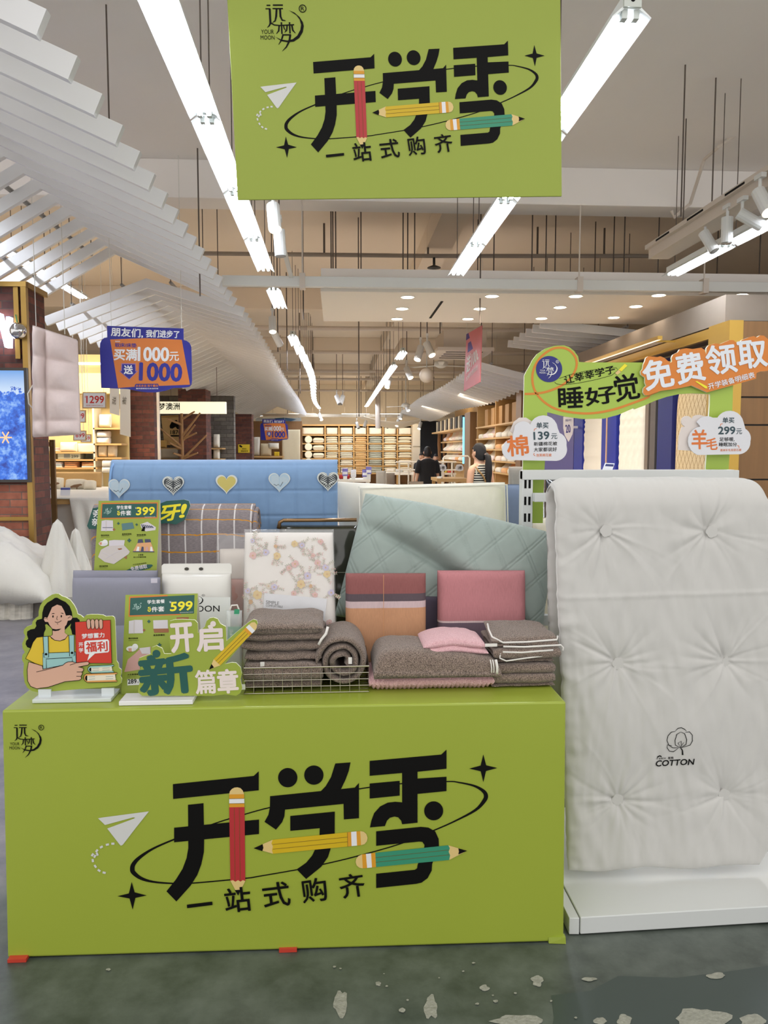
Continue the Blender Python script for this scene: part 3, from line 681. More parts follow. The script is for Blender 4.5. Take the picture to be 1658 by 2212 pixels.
# ---------------------------------------------------------------- towels at the front of the counter
# wire basket
yf, yb = 2.515, 2.80
p0, p1 = at(527, 1497, yf), at(796, 1490, yf); x0, x1 = p0.x, p1.x; zt = at(660, 1441, yf).z
t = thing('wire_basket', 'low chrome wire basket holding folded and rolled brown towels', 'basket', ((x0 + x1) / 2, yf, ZC))
WIRE = M('chrome_wire', (176, 168, 158), 0.25, metal=1.0)
mb = MB(); R_ = 0.0013
for i in range(1, 13):
    x = x0 + (x1 - x0) * i / 13; mb.tube([(x, yf, zt), (x, yf, ZC + 0.003), (x, yb, ZC + 0.003), (x, yb, zt)], R_, 5)
for k in range(4):
    z = ZC + 0.003 + (zt - ZC - 0.003) * k / 4; mb.tube([(x0, yf, z), (x1, yf, z), (x1, yb, z), (x0, yb, z), (x0, yf, z)], R_, 5)
for i in range(1, 9):
    y = yf + (yb - yf) * i / 9; mb.tube([(x0, y, zt), (x0, y, ZC + 0.003), (x1, y, ZC + 0.003), (x1, y, zt)], R_, 5)
mb.build('wire_mesh', WIRE, t)
MB().tube([(x0, yf, zt), (x1, yf, zt), (x1, yb, zt), (x0, yb, zt), (x0, yf - 0.001, zt)], 0.003, 8).build('rim', WIRE, t)
MB().box(x0 - 0.008, x0 + 0.004, yf - 0.004, yf, ZC + 0.018, ZC + 0.035).build('clip', WHITE_PAINT, t)
xa, xb = at(524, 1450, 2.56).x, at(700, 1450, 2.56).x
o = sfold(MB(), xa + 0.006, xb - 0.006, 2.53, 2.79, ZC + 0.006, 0.030, 4, 0.004, seed=3).build('bath_towel', BROWN, loc=((xa + xb) / 2, 2.66, ZC), smooth=True)
tag(o, 'brown terry bath towel folded flat in the wire basket, the lower one of the pile', 'towel', 'brown towels in the basket')
t = thing('bath_towel', 'thick brown terry bath towel folded on top of the pile in the wire basket', 'towel', ((xa + xb) / 2, 2.66, ZC + 0.124), 'brown towels in the basket')
sfold(MB(), at(520, 1400, 2.56).x, at(700, 1400, 2.56).x, 2.535, 2.78, ZC + 0.126, 0.034, 2, 0.006, seed=8, start=0).build('cloth', BROWN, t, smooth=True)
cushion(MB(), [V((at(524, 1340, 2.6).x, 2.545, ZC + 0.206)), V((at(698, 1340, 2.6).x, 2.545, ZC + 0.206)), V((at(696, 1340, 2.6).x, 2.79, ZC + 0.211)), V((at(530, 1340, 2.6).x, 2.79, ZC + 0.211))], 0.048, 5, 2, 30, 24, wrinkle(0.008, 9, 4), n=V((0, 0, 1))).build('top_fold', BROWN, t, smooth=True)
MB().tube([V((at(708, 1370, 2.56).x, 2.55, ZC + 0.212)), V((at(704, 1385, 2.55).x, 2.545, ZC + 0.190)), V((at(694, 1397, 2.55).x, 2.54, ZC + 0.172)), V((at(688, 1408, 2.54).x, 2.54, ZC + 0.155))], 0.0045, 8).build('white_edge', WTRIM, t, smooth=True)
MB().box(at(562, 1437, 2.53).x, at(571, 1437, 2.53).x, 2.527, 2.532, at(562, 1441, 2.53).z, at(562, 1430, 2.53).z).build('care_tag', WTRIM, t)
# rolled towel: a spiral of cloth seen end-on
cx, cz = at(739, 1433, 2.53).x, ZC + 0.094
def spiral(s, tt):
    a = -0.4 + tt * 2 * PI * 2.6; r = 0.018 + 0.066 * tt; w = 0.0035 * noise.noise(V((a * 1.5, s * 5, 2.0)))
    ru = V((math.cos(a), 0, math.sin(a))); y = 2.535 + 0.26 * s + 0.012 * (1 - tt) * math.sin(a * 2); e = (1 - abs(2 * s - 1) ** 6) ** 0.5
    h = 0.0115 * (0.35 + 0.65 * e) * (1 if tt < 0.98 else 0.4); P = V((cx, y, cz)) + ru * (r + w); P.z = max(P.z, ZC + 0.013)
    return P + ru * h, P - ru * h
t = thing('rolled_towel', 'brown terry towel rolled up, standing end-on in the wire basket', 'towel', (cx, 2.66, ZC), 'brown towels in the basket')
MB().pad(spiral, 14, 130).build('cloth', BROWN, t, smooth=True)
MB().box(at(752, 1425, 2.52).x, at(760, 1425, 2.52).x, 2.523, 2.527, at(750, 1435, 2.52).z, at(750, 1421, 2.52).z).build('care_tag', WTRIM, t)
# pink ribbed towel under a brown one
xa, xb = at(797, 1480, 2.53).x, at(1067, 1480, 2.53).x
o = sfold(MB(), xa, xb, 2.495, 2.77, ZC, 0.054, 1, 0.003, nx=150, seed=21, rib=lambda x: 0.003 * math.sin(x * 2 * PI / 0.0145), taper=14).build('ribbed_towel', PINKT, loc=((xa + xb) / 2, 2.65, ZC), smooth=True)
tag(o, 'pale pink ribbed towel folded flat at the counter edge beside the basket', 'towel')
t = thing('brown_towel', 'long brown terry towel with white striped end lying on the pink ribbed towel', 'towel', ((xa + xb) / 2, 2.66, ZC + 0.058))
xc, xd = at(806, 1440, 2.53).x, at(1078, 1440, 2.53).x
zt0 = lambda x: 0.062 + 0.030 * (1 - ((x - xc) / (xd - xc)) ** 1.3)
def bt(s, tt):
    s_, t_ = ease(s), ease(tt); x = xc + (xd - xc) * s_; y = 2.49 + 0.26 * t_; e = ((1 - abs(2 * s_ - 1) ** 9) * (1 - abs(2 * t_ - 1) ** 7)) ** 0.5
    top = ZC + 0.062 + (0.088 - 0.040 * s_ ** 1.6) * e + 0.006 * fbm((x * 9, y * 9, 5)) * e; low = ZC + 0.0615 - 0.012 * (1 - e)
    k = ZC + 0.075 - 0.012 * s_
    return V((x, y, max(top, k) if e > 0.01 else k)), V((x, y, low if e > 0.01 else k))
MB().pad(bt, 40, 28).build('cloth', BROWN, t, smooth=True)
for k, (u, w) in enumerate(((1062, 2.2), (1067, 2.2), (1074, 6))):
    A = at(u, 1440, 2.485); top_ = [V((A.x - 0.004 * (1 - j / 6) ** 2, 2.500 - 0.014 * math.sin(PI * (0.15 + 0.7 * j / 6)), ZC + 0.062 + 0.046 * (1 - j / 6))) for j in range(7)]
    MB().tube(top_, 0.0007 * w + 0.0006, 6).build('white_stripe', WTRIM, t, smooth=True)
# pink washcloth on top
xe, xg = at(900, 1410, 2.56).x, at(1048, 1410, 2.56).x
t = thing('pink_washcloth', 'soft pink terry washcloth folded and slumped on the brown towel', 'towel', ((xe + xg) / 2, 2.62, ZC + 0.12))
def wc(lo, hi, y0, y1, u0, u1, seed):
    def f(s, tt):
        s_, t_ = ease(s), ease(tt); x = u0 + (u1 - u0) * s_; y = y0 + (y1 - y0) * t_; e = ((1 - abs(2 * s_ - 1) ** 5) * (1 - abs(2 * t_ - 1) ** 6)) ** 0.5
        sl = -0.035 * max(0, s_ - 0.45) ** 1.2 - 0.018 * (1 - s_) ** 3
        m_ = (lo + hi) / 2 + sl; h = (hi - lo) / 2 * e
        w = 0.006 * fbm((x * 16 + seed, y * 14, seed)) * e
        return V((x, y, m_ + h + w)), V((x, y, m_ - h))
    return f
MB().pad(wc(ZC + 0.126, ZC + 0.152, 2.52, 2.70, xe + 0.006, xg + 0.004, 1), 30, 20).build('lower_fold', PINKT, t, smooth=True)
MB().pad(wc(ZC + 0.142, ZC + 0.180, 2.525, 2.715, xe + 0.018, xg - 0.004, 7), 30, 20).build('upper_fold', PINKT, t, smooth=True)
# stack of brown towels
xa, xb = at(1063, 1460, 2.54).x, at(1196, 1460, 2.54).x
o = sfold(MB(), xa, xb, 2.53, 2.74, ZC, 0.0165, 6, 0.004, seed=33).build('brown_towel', BROWN, loc=((xa + xb) / 2, 2.64, ZC), smooth=True); tag(o, 'brown terry towel folded into many layers at the end of the counter', 'towel')
t = thing('trimmed_towel', 'brown towels end pile topper: brown terry cloth with white piping, folded loosely', 'towel', ((xa + xb) / 2, 2.64, ZC + 0.106))
t['label'] = 'brown terry cloth with white piping folded loosely on the end pile'
xt0, xt1 = at(1062, 1400, 2.56).x, at(1206, 1400, 2.56).x
sfold(MB(), xt0, xt1, 2.525, 2.73, ZC + 0.100, 0.0185, 3, 0.004, seed=41, start=1, skew=-0.1).build('cloth', BROWN, t, smooth=True)
cushion(MB(), [V((xt0 - 0.008, 2.53, ZC + 0.160)), V((xt1 - 0.005, 2.55, ZC + 0.160)), V((xt1 - 0.02, 2.74, ZC + 0.174)), V((xt0 + 0.005, 2.74, ZC + 0.180))], 0.022, 8, 2, 26, 18, wrinkle(0.006, 12, 9), n=V((0, 0, 1))).build('top_fold', BROWN, t, smooth=True)
def piping(pts, r=0.0032): MB().tube(pts, r, 7).build('white_piping', WTRIM, t, smooth=True)
piping([V((xt0 + 0.004, 2.66, ZC + 0.189)), V((xt0 - 0.004, 2.60, ZC + 0.184)), V((xt0 - 0.002, 2.55, ZC + 0.170)), V((xt0 + 0.03, 2.527, ZC + 0.156)), V((xt0 + 0.11, 2.53, ZC + 0.156)), V((xt1 - 0.012, 2.54, ZC + 0.160)), V((xt1 - 0.004, 2.56, ZC + 0.167))])
piping([V((xt0 + 0.03, 2.522, ZC + 0.144)), V((xt0 + 0.1, 2.520, ZC + 0.142)), V((xt1 - 0.004, 2.522, ZC + 0.146)), V((xt1 + 0.006, 2.53, ZC + 0.136)), V((xt1 + 0.004, 2.525, ZC + 0.126))])
piping([V((xt0 + 0.028, 2.52, ZC + 0.126)), V((xt0 + 0.09, 2.518, ZC + 0.124)), V((xt1 - 0.03, 2.520, ZC + 0.130))])
piping([V((xt0 + 0.02, 2.52, ZC + 0.122)), V((xt0 + 0.018, 2.518, ZC + 0.106)), V((xt0 + 0.04, 2.519, ZC + 0.096)), V((xt0 + 0.1, 2.519, ZC + 0.104)), V((xt1 - 0.01, 2.522, ZC + 0.116))], 0.0026)
MB().box(xt0 - 0.03, xt0 + 0.01, 2.522, 2.525, ZC + 0.144, ZC + 0.154).build('care_tag', WTRIM, t)
# ---------------------------------------------------------------- wrapped sheet packs standing behind
def pack(name, u0, v0, u1, Y, D, mat, label, cat='bedding pack', lean=0.03, seed=0, p=14, zbase=None, extra=None, vb=1450):
    zb = ZC if zbase is None else zbase
    c = rest(rectpx(u0, v0, u1, vb, Y, Y + lean), zb)
    mid = (c[0] + c[1]) / 2; t = thing(name, label, cat, mid)
    cushion(MB(), c, D, p, 2, 34, 30, lambda s, t_, P: (0.003 * fbm((P.x * 11 + seed, P.z * 9, seed)) + 0.0025 * max(0, noise.noise(V((P.x * 30 + seed, P.z * 7, 3)))), 0)).build('cloth_wrap', mat, t, smooth=True)
    return t, c
def relz(v, Y): return at(830, v, Y).z - ZC
YP = 2.80
t, c = pack('sheet_pack', 746, 1238, 919, YP, 0.06, tone_bands('maroon_orange_cloth', [(0, (190, 142, 108)), (relz(1311, YP + .01), (198, 176, 178)), (relz(1297, YP + .01), (92, 80, 86)), (relz(1281, YP + .01), (140, 88, 86))]), 'folded sheet set banded maroon, grey, pale pink and ochre')
MB().tube([at(828, 1242, YP - 0.025), at(828, 1395, YP - 0.031)], 0.0009, 5).build('fold_crease', M('ochre_crease', (206, 150, 104), 0.8), t)
YP2 = 2.86
t, c = pack('sheet_pack', 944, 1232, 1133, YP2, 0.07, tone_bands('rose_purple_cloth', [(0, (112, 94, 106)), (relz(1345, YP2), (214, 190, 190)), (relz(1341, YP2), (188, 126, 130))]), 'folded rose pink sheet set with a purple lower band', seed=5)
pack('sheet_pack', 905, 1288, 960, 2.93, 0.05, fabric('dark_purple_cloth', (92, 84, 100)), 'dark purple folded cloth pack wedged between the ochre and rose sheet sets', seed=9)
LAV = fabric('lavender_grey_cloth', (140, 140, 154), 0.05, 0.12)
t, c = pack('sheet_pack', 158, 1232, 341, 2.84, 0.05, LAV, 'lavender grey sheet set, the rear one behind its twin', seed=11)
t, c = pack('sheet_pack', 158, 1247, 346, 2.74, 0.07, tone_bands('lavender_two_tone', [(0, (164, 166, 192)), (relz(1341, 2.74), (138, 138, 152))], weave=0.03), 'lavender grey sheet set with a paler lower half, before its twin', seed=13)
MB().box(at(322, 1260, 2.70).x, at(336, 1260, 2.70).x, 2.725, 2.7255, at(330, 1262, 2.70).z, at(330, 1252, 2.70).z).build('tape_patch', M('clear_tape', (190, 186, 200), 0.1), t)
# white zip bag with two hang holes
CLEAR = M('clear_film', (250, 250, 250), 0.05, alpha=0.17, spec=1.0)
YB = 2.80
c = rest(rectpx(349, 1218, 500, 1450, YB, YB + 0.03), ZC)
t = thing('zip_bag', 'white zip bag printed with black capital letters, two hang holes at its top', 'bag', (c[0] + c[1]) / 2)
c2 = [c[0] + V((0.004, 0, 0)), c[1] - V((0.004, 0, 0)), at(499, 1238, YB + 0.028), at(350, 1238, YB + 0.028)]
cushion(MB(), c2, 0.09, 8, 2, 26, 24, wrinkle(0.006, 8, 2)).build('pouch', M('milky_plastic', (216, 214, 208), 0.3, var=0.03), t, smooth=True)
mb = MB(); ho = [at(u, v, YB + 0.028) for u, v in ((349, 1240), (349, 1222), (353, 1218), (496, 1217), (500, 1221), (500, 1240))]
mb.prism(ho, (0, 0.004, 0)).build('top_flap', M('flap_plastic', (222, 220, 214), 0.25), t)
for u in (405, 436):
    A = Art(planeY(YB + 0.026)); A.disc((u, 1243), 10, 0, 1, 18, 5); A.build('hang_hole', M('hole_blue', (150, 152, 176), 0.4), t)
    A = Art(planeY(YB + 0.026)); A.disc((u - 2, 1229), 5, 0, 1, 12, 3.5); A.build('cord_hole', M('hole_dark', (60, 56, 50), 0.6), t)
PZ = planeY(YB - 0.052)
A = Art(PZ); A.rect(352, 1290, 497, 1420, 0, 1); A.build('white_print_panel', M('panel_print', (226, 228, 226), 0.35), t)
A = Art(PZ); A.text('YOUR MOON', (340, 1322), (474, 1321), 13, 0, 2, 0.004); A.build('bag_lettering', BLACK, t)
logo(PZ, t, BLACK, [(439, 1286), (418, 1312), (400, 1300)], 'bag_logo', False)
# clear bag with pale bedding, floral set in clear film
YC = 2.99
c = rest(rectpx(468, 1152, 600, 1450, YC, YC + 0.03), ZC)
t = thing('bedding_bag', 'clear plastic bedding bag of cream and pink cloth behind the floral set', 'bag', (c[0] + c[1]) / 2)
cc = [c[0] + V((0.01, 0.02, 0)), c[1] - V((0.01, -0.02, 0)), at(590, 1185, YC + 0.05), at(474, 1185, YC + 0.05)]
cushion(MB(), cc, 0.07, 10, 2, 14, 14).build('cream_bedding', fabric('cream_cloth', (216, 206, 196)), t, smooth=True)
cushion(MB(), [at(499, 1440, YC - 0.03), at(560, 1440, YC - 0.03), at(560, 1250, YC - 0.03), at(499, 1250, YC - 0.03)], 0.03, 10, 2, 12, 14).build('pink_cloth', fabric('dusty_pink_cloth', (200, 156, 146)), t, smooth=True)
cushion(MB(), [c[0] - V((0, 0.01, 0)), c[1] - V((0, 0.01, 0)), c[2], c[3]], 0.12, 8, 2, 22, 22, wrinkle(0.012, 16, 5)).build('clear_film', CLEAR, t, smooth=True)
YFL = 2.83
c = rest([at(524, 1430, YFL), at(727, 1430, YFL), at(719, 1150, YFL + 0.05), at(529, 1150, YFL + 0.05)], ZC)
t = thing('floral_set', 'white bedding set with small flowers in a clear film wrap', 'bedding pack', (c[0] + c[1]) / 2)
cushion(MB(), c, 0.07, 20, 2, 24, 24).build('floral_cloth', fabric('floral_white', (226, 220, 214), 0.02, 0.1), t, smooth=True)
FP = plane3(c[0] - V((0, 0.0365, 0)), c[1] - V((0, 0.0365, 0)), c[3] - V((0, 0.0365, 0)), 0.0005)
A = Art(FP); rnd = random.Random(4)
FLC = [(214, 184, 116), (190, 180, 206), (214, 168, 162), (200, 152, 92), (164, 160, 138), (208, 196, 176)]
def flower(u, v, r, mi):
    for k in range(6):
        a = 2 * PI * k / 6 + rnd.random(); A.disc((u + 0.55 * r * math.cos(a), v + 0.55 * r * math.sin(a)), r * 0.5, mi, 2 + k % 2, 8)
    A.disc((u, v), r * 0.25, 3, 5, 8)
def sprig(u, v, a, n=5):
    x, y = u, v
    for k in range(n):
        x2, y2 = x + 4 * math.cos(a), y + 4 * math.sin(a); A.stroke([(x, y), (x2, y2)], 0.7, 4, 1); x, y = x2, y2; a += rnd.uniform(-.4, .4)
        for sg in (-1, 1):
            q = a + sg * 1.0; A.poly([(x, y), (x + 2.4 * math.cos(q - .4), y + 2.4 * math.sin(q - .4)), (x + 4.6 * math.cos(q), y + 4.6 * math.sin(q)), (x + 2.4 * math.cos(q + .4), y + 2.4 * math.sin(q + .4))], rnd.choice((4, 5, 2)), 1)
for (u, v, r, mi) in ((598, 1201, 8, 0), (574, 1193, 7, 1), (546, 1200, 8, 2), (637, 1218, 8, 2), (664, 1244, 8, 1), (650, 1262, 9, 0), (592, 1268, 7, 1), (580, 1266, 6, 5), (556, 1285, 10, 0), (535, 1276, 6, 1), (686, 1216, 7, 2), (706, 1240, 8, 0), (703, 1226, 7, 1), (636, 1175, 7, 0), (652, 1178, 6, 1), (692, 1170, 6, 2), (595, 1180, 4, 3), (671, 1266, 4, 3), (541, 1300, 5, 3), (715, 1280, 7, 1), (634, 1282, 6, 2), (624, 1227, 6, 2), (680, 1285, 6, 2), (711, 1345, 7, 2), (545, 1168, 5, 1), (676, 1200, 5, 2)):
    for _ in range(4): sprig(u, v, rnd.uniform(0, 2 * PI))
    flower(u, v, r, mi)
A.build('flower_print', [M('flower_%d' % i, x, 0.7) for i, x in enumerate(FLC)], t)
A = Art(FP); A.poly([(571, 1281), (706, 1293), (702, 1330), (690, 1420), (560, 1420)], 0, 7); A.text('SIMPLE', (574, 1304), (602, 1307), 7.5, 1, 8, 0.012); A.text('COMFORTABLE', (574, 1309.5), (610, 1313), 4.6, 1, 8, 0.006); A.build('card_insert', [M('card_white', (216, 216, 220), 0.5), M('ink_grey', (60, 58, 58), 0.5)], t)
c3_ = [c[0] - V((0.004, 0, 0)), c[1] + V((0.004, 0, 0)), c[2] + V((0.003, 0, 0.012)), c[3] + V((-0.003, 0, 0.012))]
cushion(MB(), c3_, 0.086, 16, 2, 40, 40, lambda s, t_, P: (0.007 * abs(noise.noise(V((P.x * 26, P.z * 22, 1)))) + 0.002 * noise.noise(V((P.x * 90, P.z * 60, 7))), 0.0)).build('clear_film', CLEAR, t, smooth=True)
# small clear travel kit
YK = 2.62
c = rest(rectpx(489, 1318, 523, 1440, YK, YK + 0.01), ZC)
t = thing('travel_kit', 'small clear travel kit with a green label, behind the yellow pencil cutout', 'toiletry kit', (c[0] + c[1]) / 2)
cushion(MB(), c, 0.035, 10, 2, 12, 18).build('clear_case', M('clear_case', (236, 240, 240), 0.1, alpha=0.35), t, smooth=True)
A = Art(planeY(YK - 0.003)); A.poly([(492, 1354), (520, 1353), (521, 1385), (492, 1386)], 0, 1); A.poly([(506, 1316), (517, 1316), (516, 1330), (505, 1330)], 0, 1); A.poly([(499, 1338), (510, 1333), (514, 1350), (500, 1352)], 2, 1); A.text('LIFE', (503, 1382), (503, 1360), 7, 1, 3, 0.02); A.build('contents_print', [M('mint_label', (54, 150, 112), 0.4), WHITE_INK, M('kit_grey', (150, 150, 156), 0.5)], t)
MB().tube([at(496, 1318, YK), at(500, 1308, YK), at(512, 1307, YK), at(516, 1318, YK)], 0.003, 6).build('carry_loop', M('loop_clear', (220, 214, 208), 0.2), t)
# ---------------------------------------------------------------- bulkier bedding at the back of the counter
YD = 3.20
c = rest(rectpx(603, 1135, 772, 1450, YD, YD + 0.04), ZC)
t = thing('dark_bedding_bag', 'glossy dark olive bedding bag with bronze zip edge below the blue mattress', 'bag', (c[0] + c[1]) / 2)
cushion(MB(), c, 0.08, 10, 2, 26, 26, wrinkle(0.008, 12, 8)).build('dark_bag', M('olive_black_gloss', (52, 52, 42), 0.12, var=0.3, vscale=9, coat=0.6), t, smooth=True)
MB().tube([at(601, 1142, YD + 0.03), at(604, 1128, YD + 0.03), at(612, 1124, YD + 0.03), at(770, 1123, YD + 0.03)], 0.008, 8).build('zip_edge', M('bronze_zip', (150, 118, 84), 0.25, metal=0.7), t, smooth=True)
MB().tube([at(600, 1240, YD - 0.046), at(775, 1236, YD - 0.046)], 0.002, 5).build('seam', M('olive_seam', (92, 94, 78), 0.3), t)
# plaid folded mattress pad
YPL = 3.13
def plaid():
    m = M('plaid_linen', (124, 116, 120), 0.9, spec=0.2); nt, b, N, L = nodes_of(m)
    tc = N('ShaderNodeTexCoord'); sx = N('ShaderNodeSeparateXYZ'); L(tc.outputs['Object'], sx.inputs[0])
    def line(out, period, width, off):
        a = N('ShaderNodeMath'); a.operation = 'MULTIPLY_ADD'; a.inputs[1].default_value = 1 / period; a.inputs[2].default_value = off; L(out, a.inputs[0])
        f = N('ShaderNodeMath'); f.operation = 'FRACT'; L(a.outputs[0], f.inputs[0]); l = N('ShaderNodeMath'); l.operation = 'LESS_THAN'; l.inputs[1].default_value = width; L(f.outputs[0], l.inputs[0]); return l.outputs[0]
    n = N('ShaderNodeTexNoise'); n.inputs['Scale'].default_value = 90; n.inputs['Detail'].default_value = 5; mp = N('ShaderNodeMapping'); mp.inputs['Scale'].default_value = (1, 1, 5); L(tc.outputs['Object'], mp.inputs[0]); L(mp.outputs[0], n.inputs[0])
    base = N('ShaderNodeMix'); base.data_type = 'RGBA'; base.inputs[6].default_value = (*lin((92, 86, 92)), 1); base.inputs[7].default_value = (*lin((160, 150, 150)), 1); L(n.outputs['Fac'], base.inputs[0])
    w = N('ShaderNodeMix'); w.data_type = 'RGBA'; w.inputs[7].default_value = (*lin((206, 202, 202)), 1); L(base.outputs[2], w.inputs[6]); L(line(sx.outputs['X'], 0.062, 0.09, 0.2), w.inputs[0])
    y = N('ShaderNodeMath'); y.operation = 'ADD'; L(sx.outputs['Z'], y.inputs[0]); L(sx.outputs['Y'], y.inputs[1])
    o2 = N('ShaderNodeMix'); o2.data_type = 'RGBA'; o2.inputs[7].default_value = (*lin((198, 138, 48)), 1); L(w.outputs[2], o2.inputs[6]); L(line(y.outputs[0], 0.066, 0.075, 0.35), o2.inputs[0])
    L(o2.outputs[2], b.inputs['Base Color']); return m
PLD = plaid()
xl_, xr_ = at(206, 1150, YPL).x, at(552, 1150, YPL).x; ztp = at(440, 1086, YPL + 0.06).z
def roll_pad(x0, x1, yc, zt, z0, R, disp, nu, nv, th=0.0):
    """mattress folded over: rounded top and bottom, one closed body"""
    def f(s, tt):
        s_ = ease(s); x = x0 + (x1 - x0) * s_; zz_ = z0 + (zt - z0) * tt
        e = (1 - abs(2 * s_ - 1) ** 14) ** 0.5
        k = 1.0
        if zz_ > zt - R: k = math.sqrt(max(0, 1 - ((zz_ - zt + R) / R) ** 2))
        a = disp(x, zz_)
        return V((x, yc - R * k * (0.55 + 0.45 * e) - a * k, zz_)), V((x, yc + R * k * (0.55 + 0.45 * e), zz_))
    return f
t = thing('plaid_mattress_pad', 'grey plaid mattress pad folded thick, with orange and white check lines', 'mattress pad', ((xl_ + xr_) / 2, YPL, ZC))
def qd(x, z): # diamond quilting
    p = 0.16; a = ((x + z) / p) % 1; b = ((x - z) / p) % 1; d = min(abs(a - 0.5), abs(b - 0.5)); return -0.004 * math.exp(-(d / 0.03) ** 2) + 0.005 * fbm((x * 7, z * 7, 2))
MB().pad(roll_pad(xl_, xr_, YPL, ztp, ZC, 0.09, qd, 80, 60), 80, 60).build('folded_pad', PLD, t, smooth=True)
sp = []
for k in range(46):
    a = k * 0.33; r = 0.085 - 0.0015 * k; sp.append(V((xr_ + 0.004, YPL + r * math.cos(a), ztp - 0.10 + r * math.sin(a))))
MB().tube(sp, 0.010, 6).build('rolled_edge', PLD, t, smooth=True)
# blue folded mattress with hearts
YBM = 3.36
xl_, xr_ = at(231, 1080, YBM - 0.09).x, at(729, 1080, YBM - 0.09).x; ztb = at(480, 993, YBM - 0.02).z
t = thing('blue_mattress', 'light blue folded mattress with a row of appliqued hearts', 'mattress', ((xl_ + xr_) / 2, YBM, ZC))
def qb(x, z):
    a = ((x - xl_) / 0.118) % 1; b = ((ztb - z + 0.03) / 0.105) % 1
    return -0.0045 * math.exp(-((a - 0.5) / 0.045) ** 2) - 0.0045 * math.exp(-((b - 0.5) / 0.05) ** 2) + 0.004 * fbm((x * 8, z * 8, 6))
BLUEF = fabric('blue_cotton', (122, 152, 188), 0.05, 0.15, 900)
MB().pad(roll_pad(xl_, xr_, YBM, ztb, ZC, 0.088, qb, 260, 170), 260, 170).build('folded_body', BLUEF, t, smooth=True)
MB().tube([V((xl_ + 0.012, YBM - 0.085, ZC + 0.02)), V((xl_ + 0.012, YBM - 0.088, ztb - 0.09)), V((xl_ + 0.014, YBM - 0.06, ztb - 0.028)), V((xl_ + 0.016, YBM - 0.01, ztb - 0.006))], 0.005, 7).build('piping', fabric('blue_piping', (120, 156, 200)), t, smooth=True)
HP = planeY(YBM - 0.0935, 0.0004)
def heart(cu, cv, w, k=1.0):
    out = []
    for i in range(40):
        a = 2 * PI * i / 40; x = 16 * math.sin(a) ** 3; y = 13 * math.cos(a) - 5 * math.cos(2 * a) - 2 * math.cos(3 * a) - math.cos(4 * a)
        out.append((cu + x / 32 * w * k, cv - (y + 2.5) / 32 * w * k))
    return out
HW = M('heart_white', (206, 210, 206), 0.8); HY = M('heart_mustard', (196, 182, 104), 0.8); HK = M('heart_dark', (62, 66, 70), 0.8); HL = M('heart_pale_blue', (168, 190, 206), 0.8)
for i, (u, v, kd) in enumerate(((257, 1056, 2), (374, 1050, 0), (489, 1047, 1), (603, 1043, 2), (708, 1041, 0))):
    A = Art(HP); A.poly(heart(u, v, 47), 0, 1)
    if kd == 0:
        A.poly(heart(u, v, 41), 2, 2); r_ = random.Random(i)
        for j in range(13):
            y = v - 17 + j * 2.9; hw = 19 - max(0, (y - v) * 1.05 - 1) * 1.0 if y > v - 6 else 18
            for sg in (-1, 1):
                A.stroke([(u + sg * hw * q * 0.95, y + 2.5 * math.sin(q * 5 + j) - 3 * (1 - q)) for q in (0.08, 0.35, 0.62, 0.95)], [0.4, 1.5, 1.3, 0.4], 0, 3)
    elif kd == 1: A.poly(heart(u, v, 40), 1, 2)
    else:
        A.poly(heart(u, v, 43), 3, 2)
        for j in range(9):
            y = v - 15 + j * 2.7; hw = 17 - max(0, (y - v) * 0.95); A.stroke([(u - hw, y + 2), (u - hw * 0.4, y), (u - 1, y + 1.2)], 0.7, 0, 3)
        for j in range(6): A.stroke([(u + 3 + j * 3, v - 14 + abs(j - 2) * 1.4), (u + 2.5 + j * 2.6, v + 2 - j * 0.6)], 0.7, 0, 3)
        A.stroke([(u - 12, v + 3), (u - 6, v + 6), (u - 2, v + 3), (u + 2, v + 8), (u + 8, v - 2)], 1.0, 2, 3)
    A.build('heart_patch', [HW, HY, HK, HL], t)
# white pillows at the back
YW = 3.50
WCOT = fabric('white_cotton', (228, 224, 212), 0.02, 0.15, 900)
c = rest([at(736, 1180, YW), at(1010, 1180, YW), at(1010, 1055, YW + 0.04), at(724, 1040, YW + 0.04)], ZC)
o = cushion(MB(), c, 0.10, 4, 2, 30, 26, wrinkle(0.008, 7, 1)).build('white_pillow', WCOT, loc=(c[0] + c[1]) / 2, smooth=True); tag(o, 'plain white pillow, only its corner showing beside the blue mattress', 'pillow')
YW2 = 3.32
c = rest([at(778, 1180, YW2), at(1093, 1180, YW2), at(1090, 1042, YW2 + 0.06), at(774, 1050, YW2 + 0.06)], ZC)
t = thing('latex_pillow', 'cream white boxed pillow standing behind the sage green pillow', 'pillow', (c[0] + c[1]) / 2)
cushion(MB(), c, 0.11, 14, 2, 60, 40, lambda s, tt, P: (0.0022 * math.sin(P.x * 420) * math.sin(P.z * 420), 0)).build('pillow_body', fabric('cream_knit', (230, 226, 210), 0.04, 0.25, 700), t, smooth=True)
MB().tube([c[1] + V((0, -0.05, 0)), c[2] + V((-0.002, -0.05, -0.008)), c[3] + V((0.002, -0.05, -0.008)), c[0] + V((0, -0.05, 0))], 0.004, 7).build('piping', WCOT, t, smooth=True)
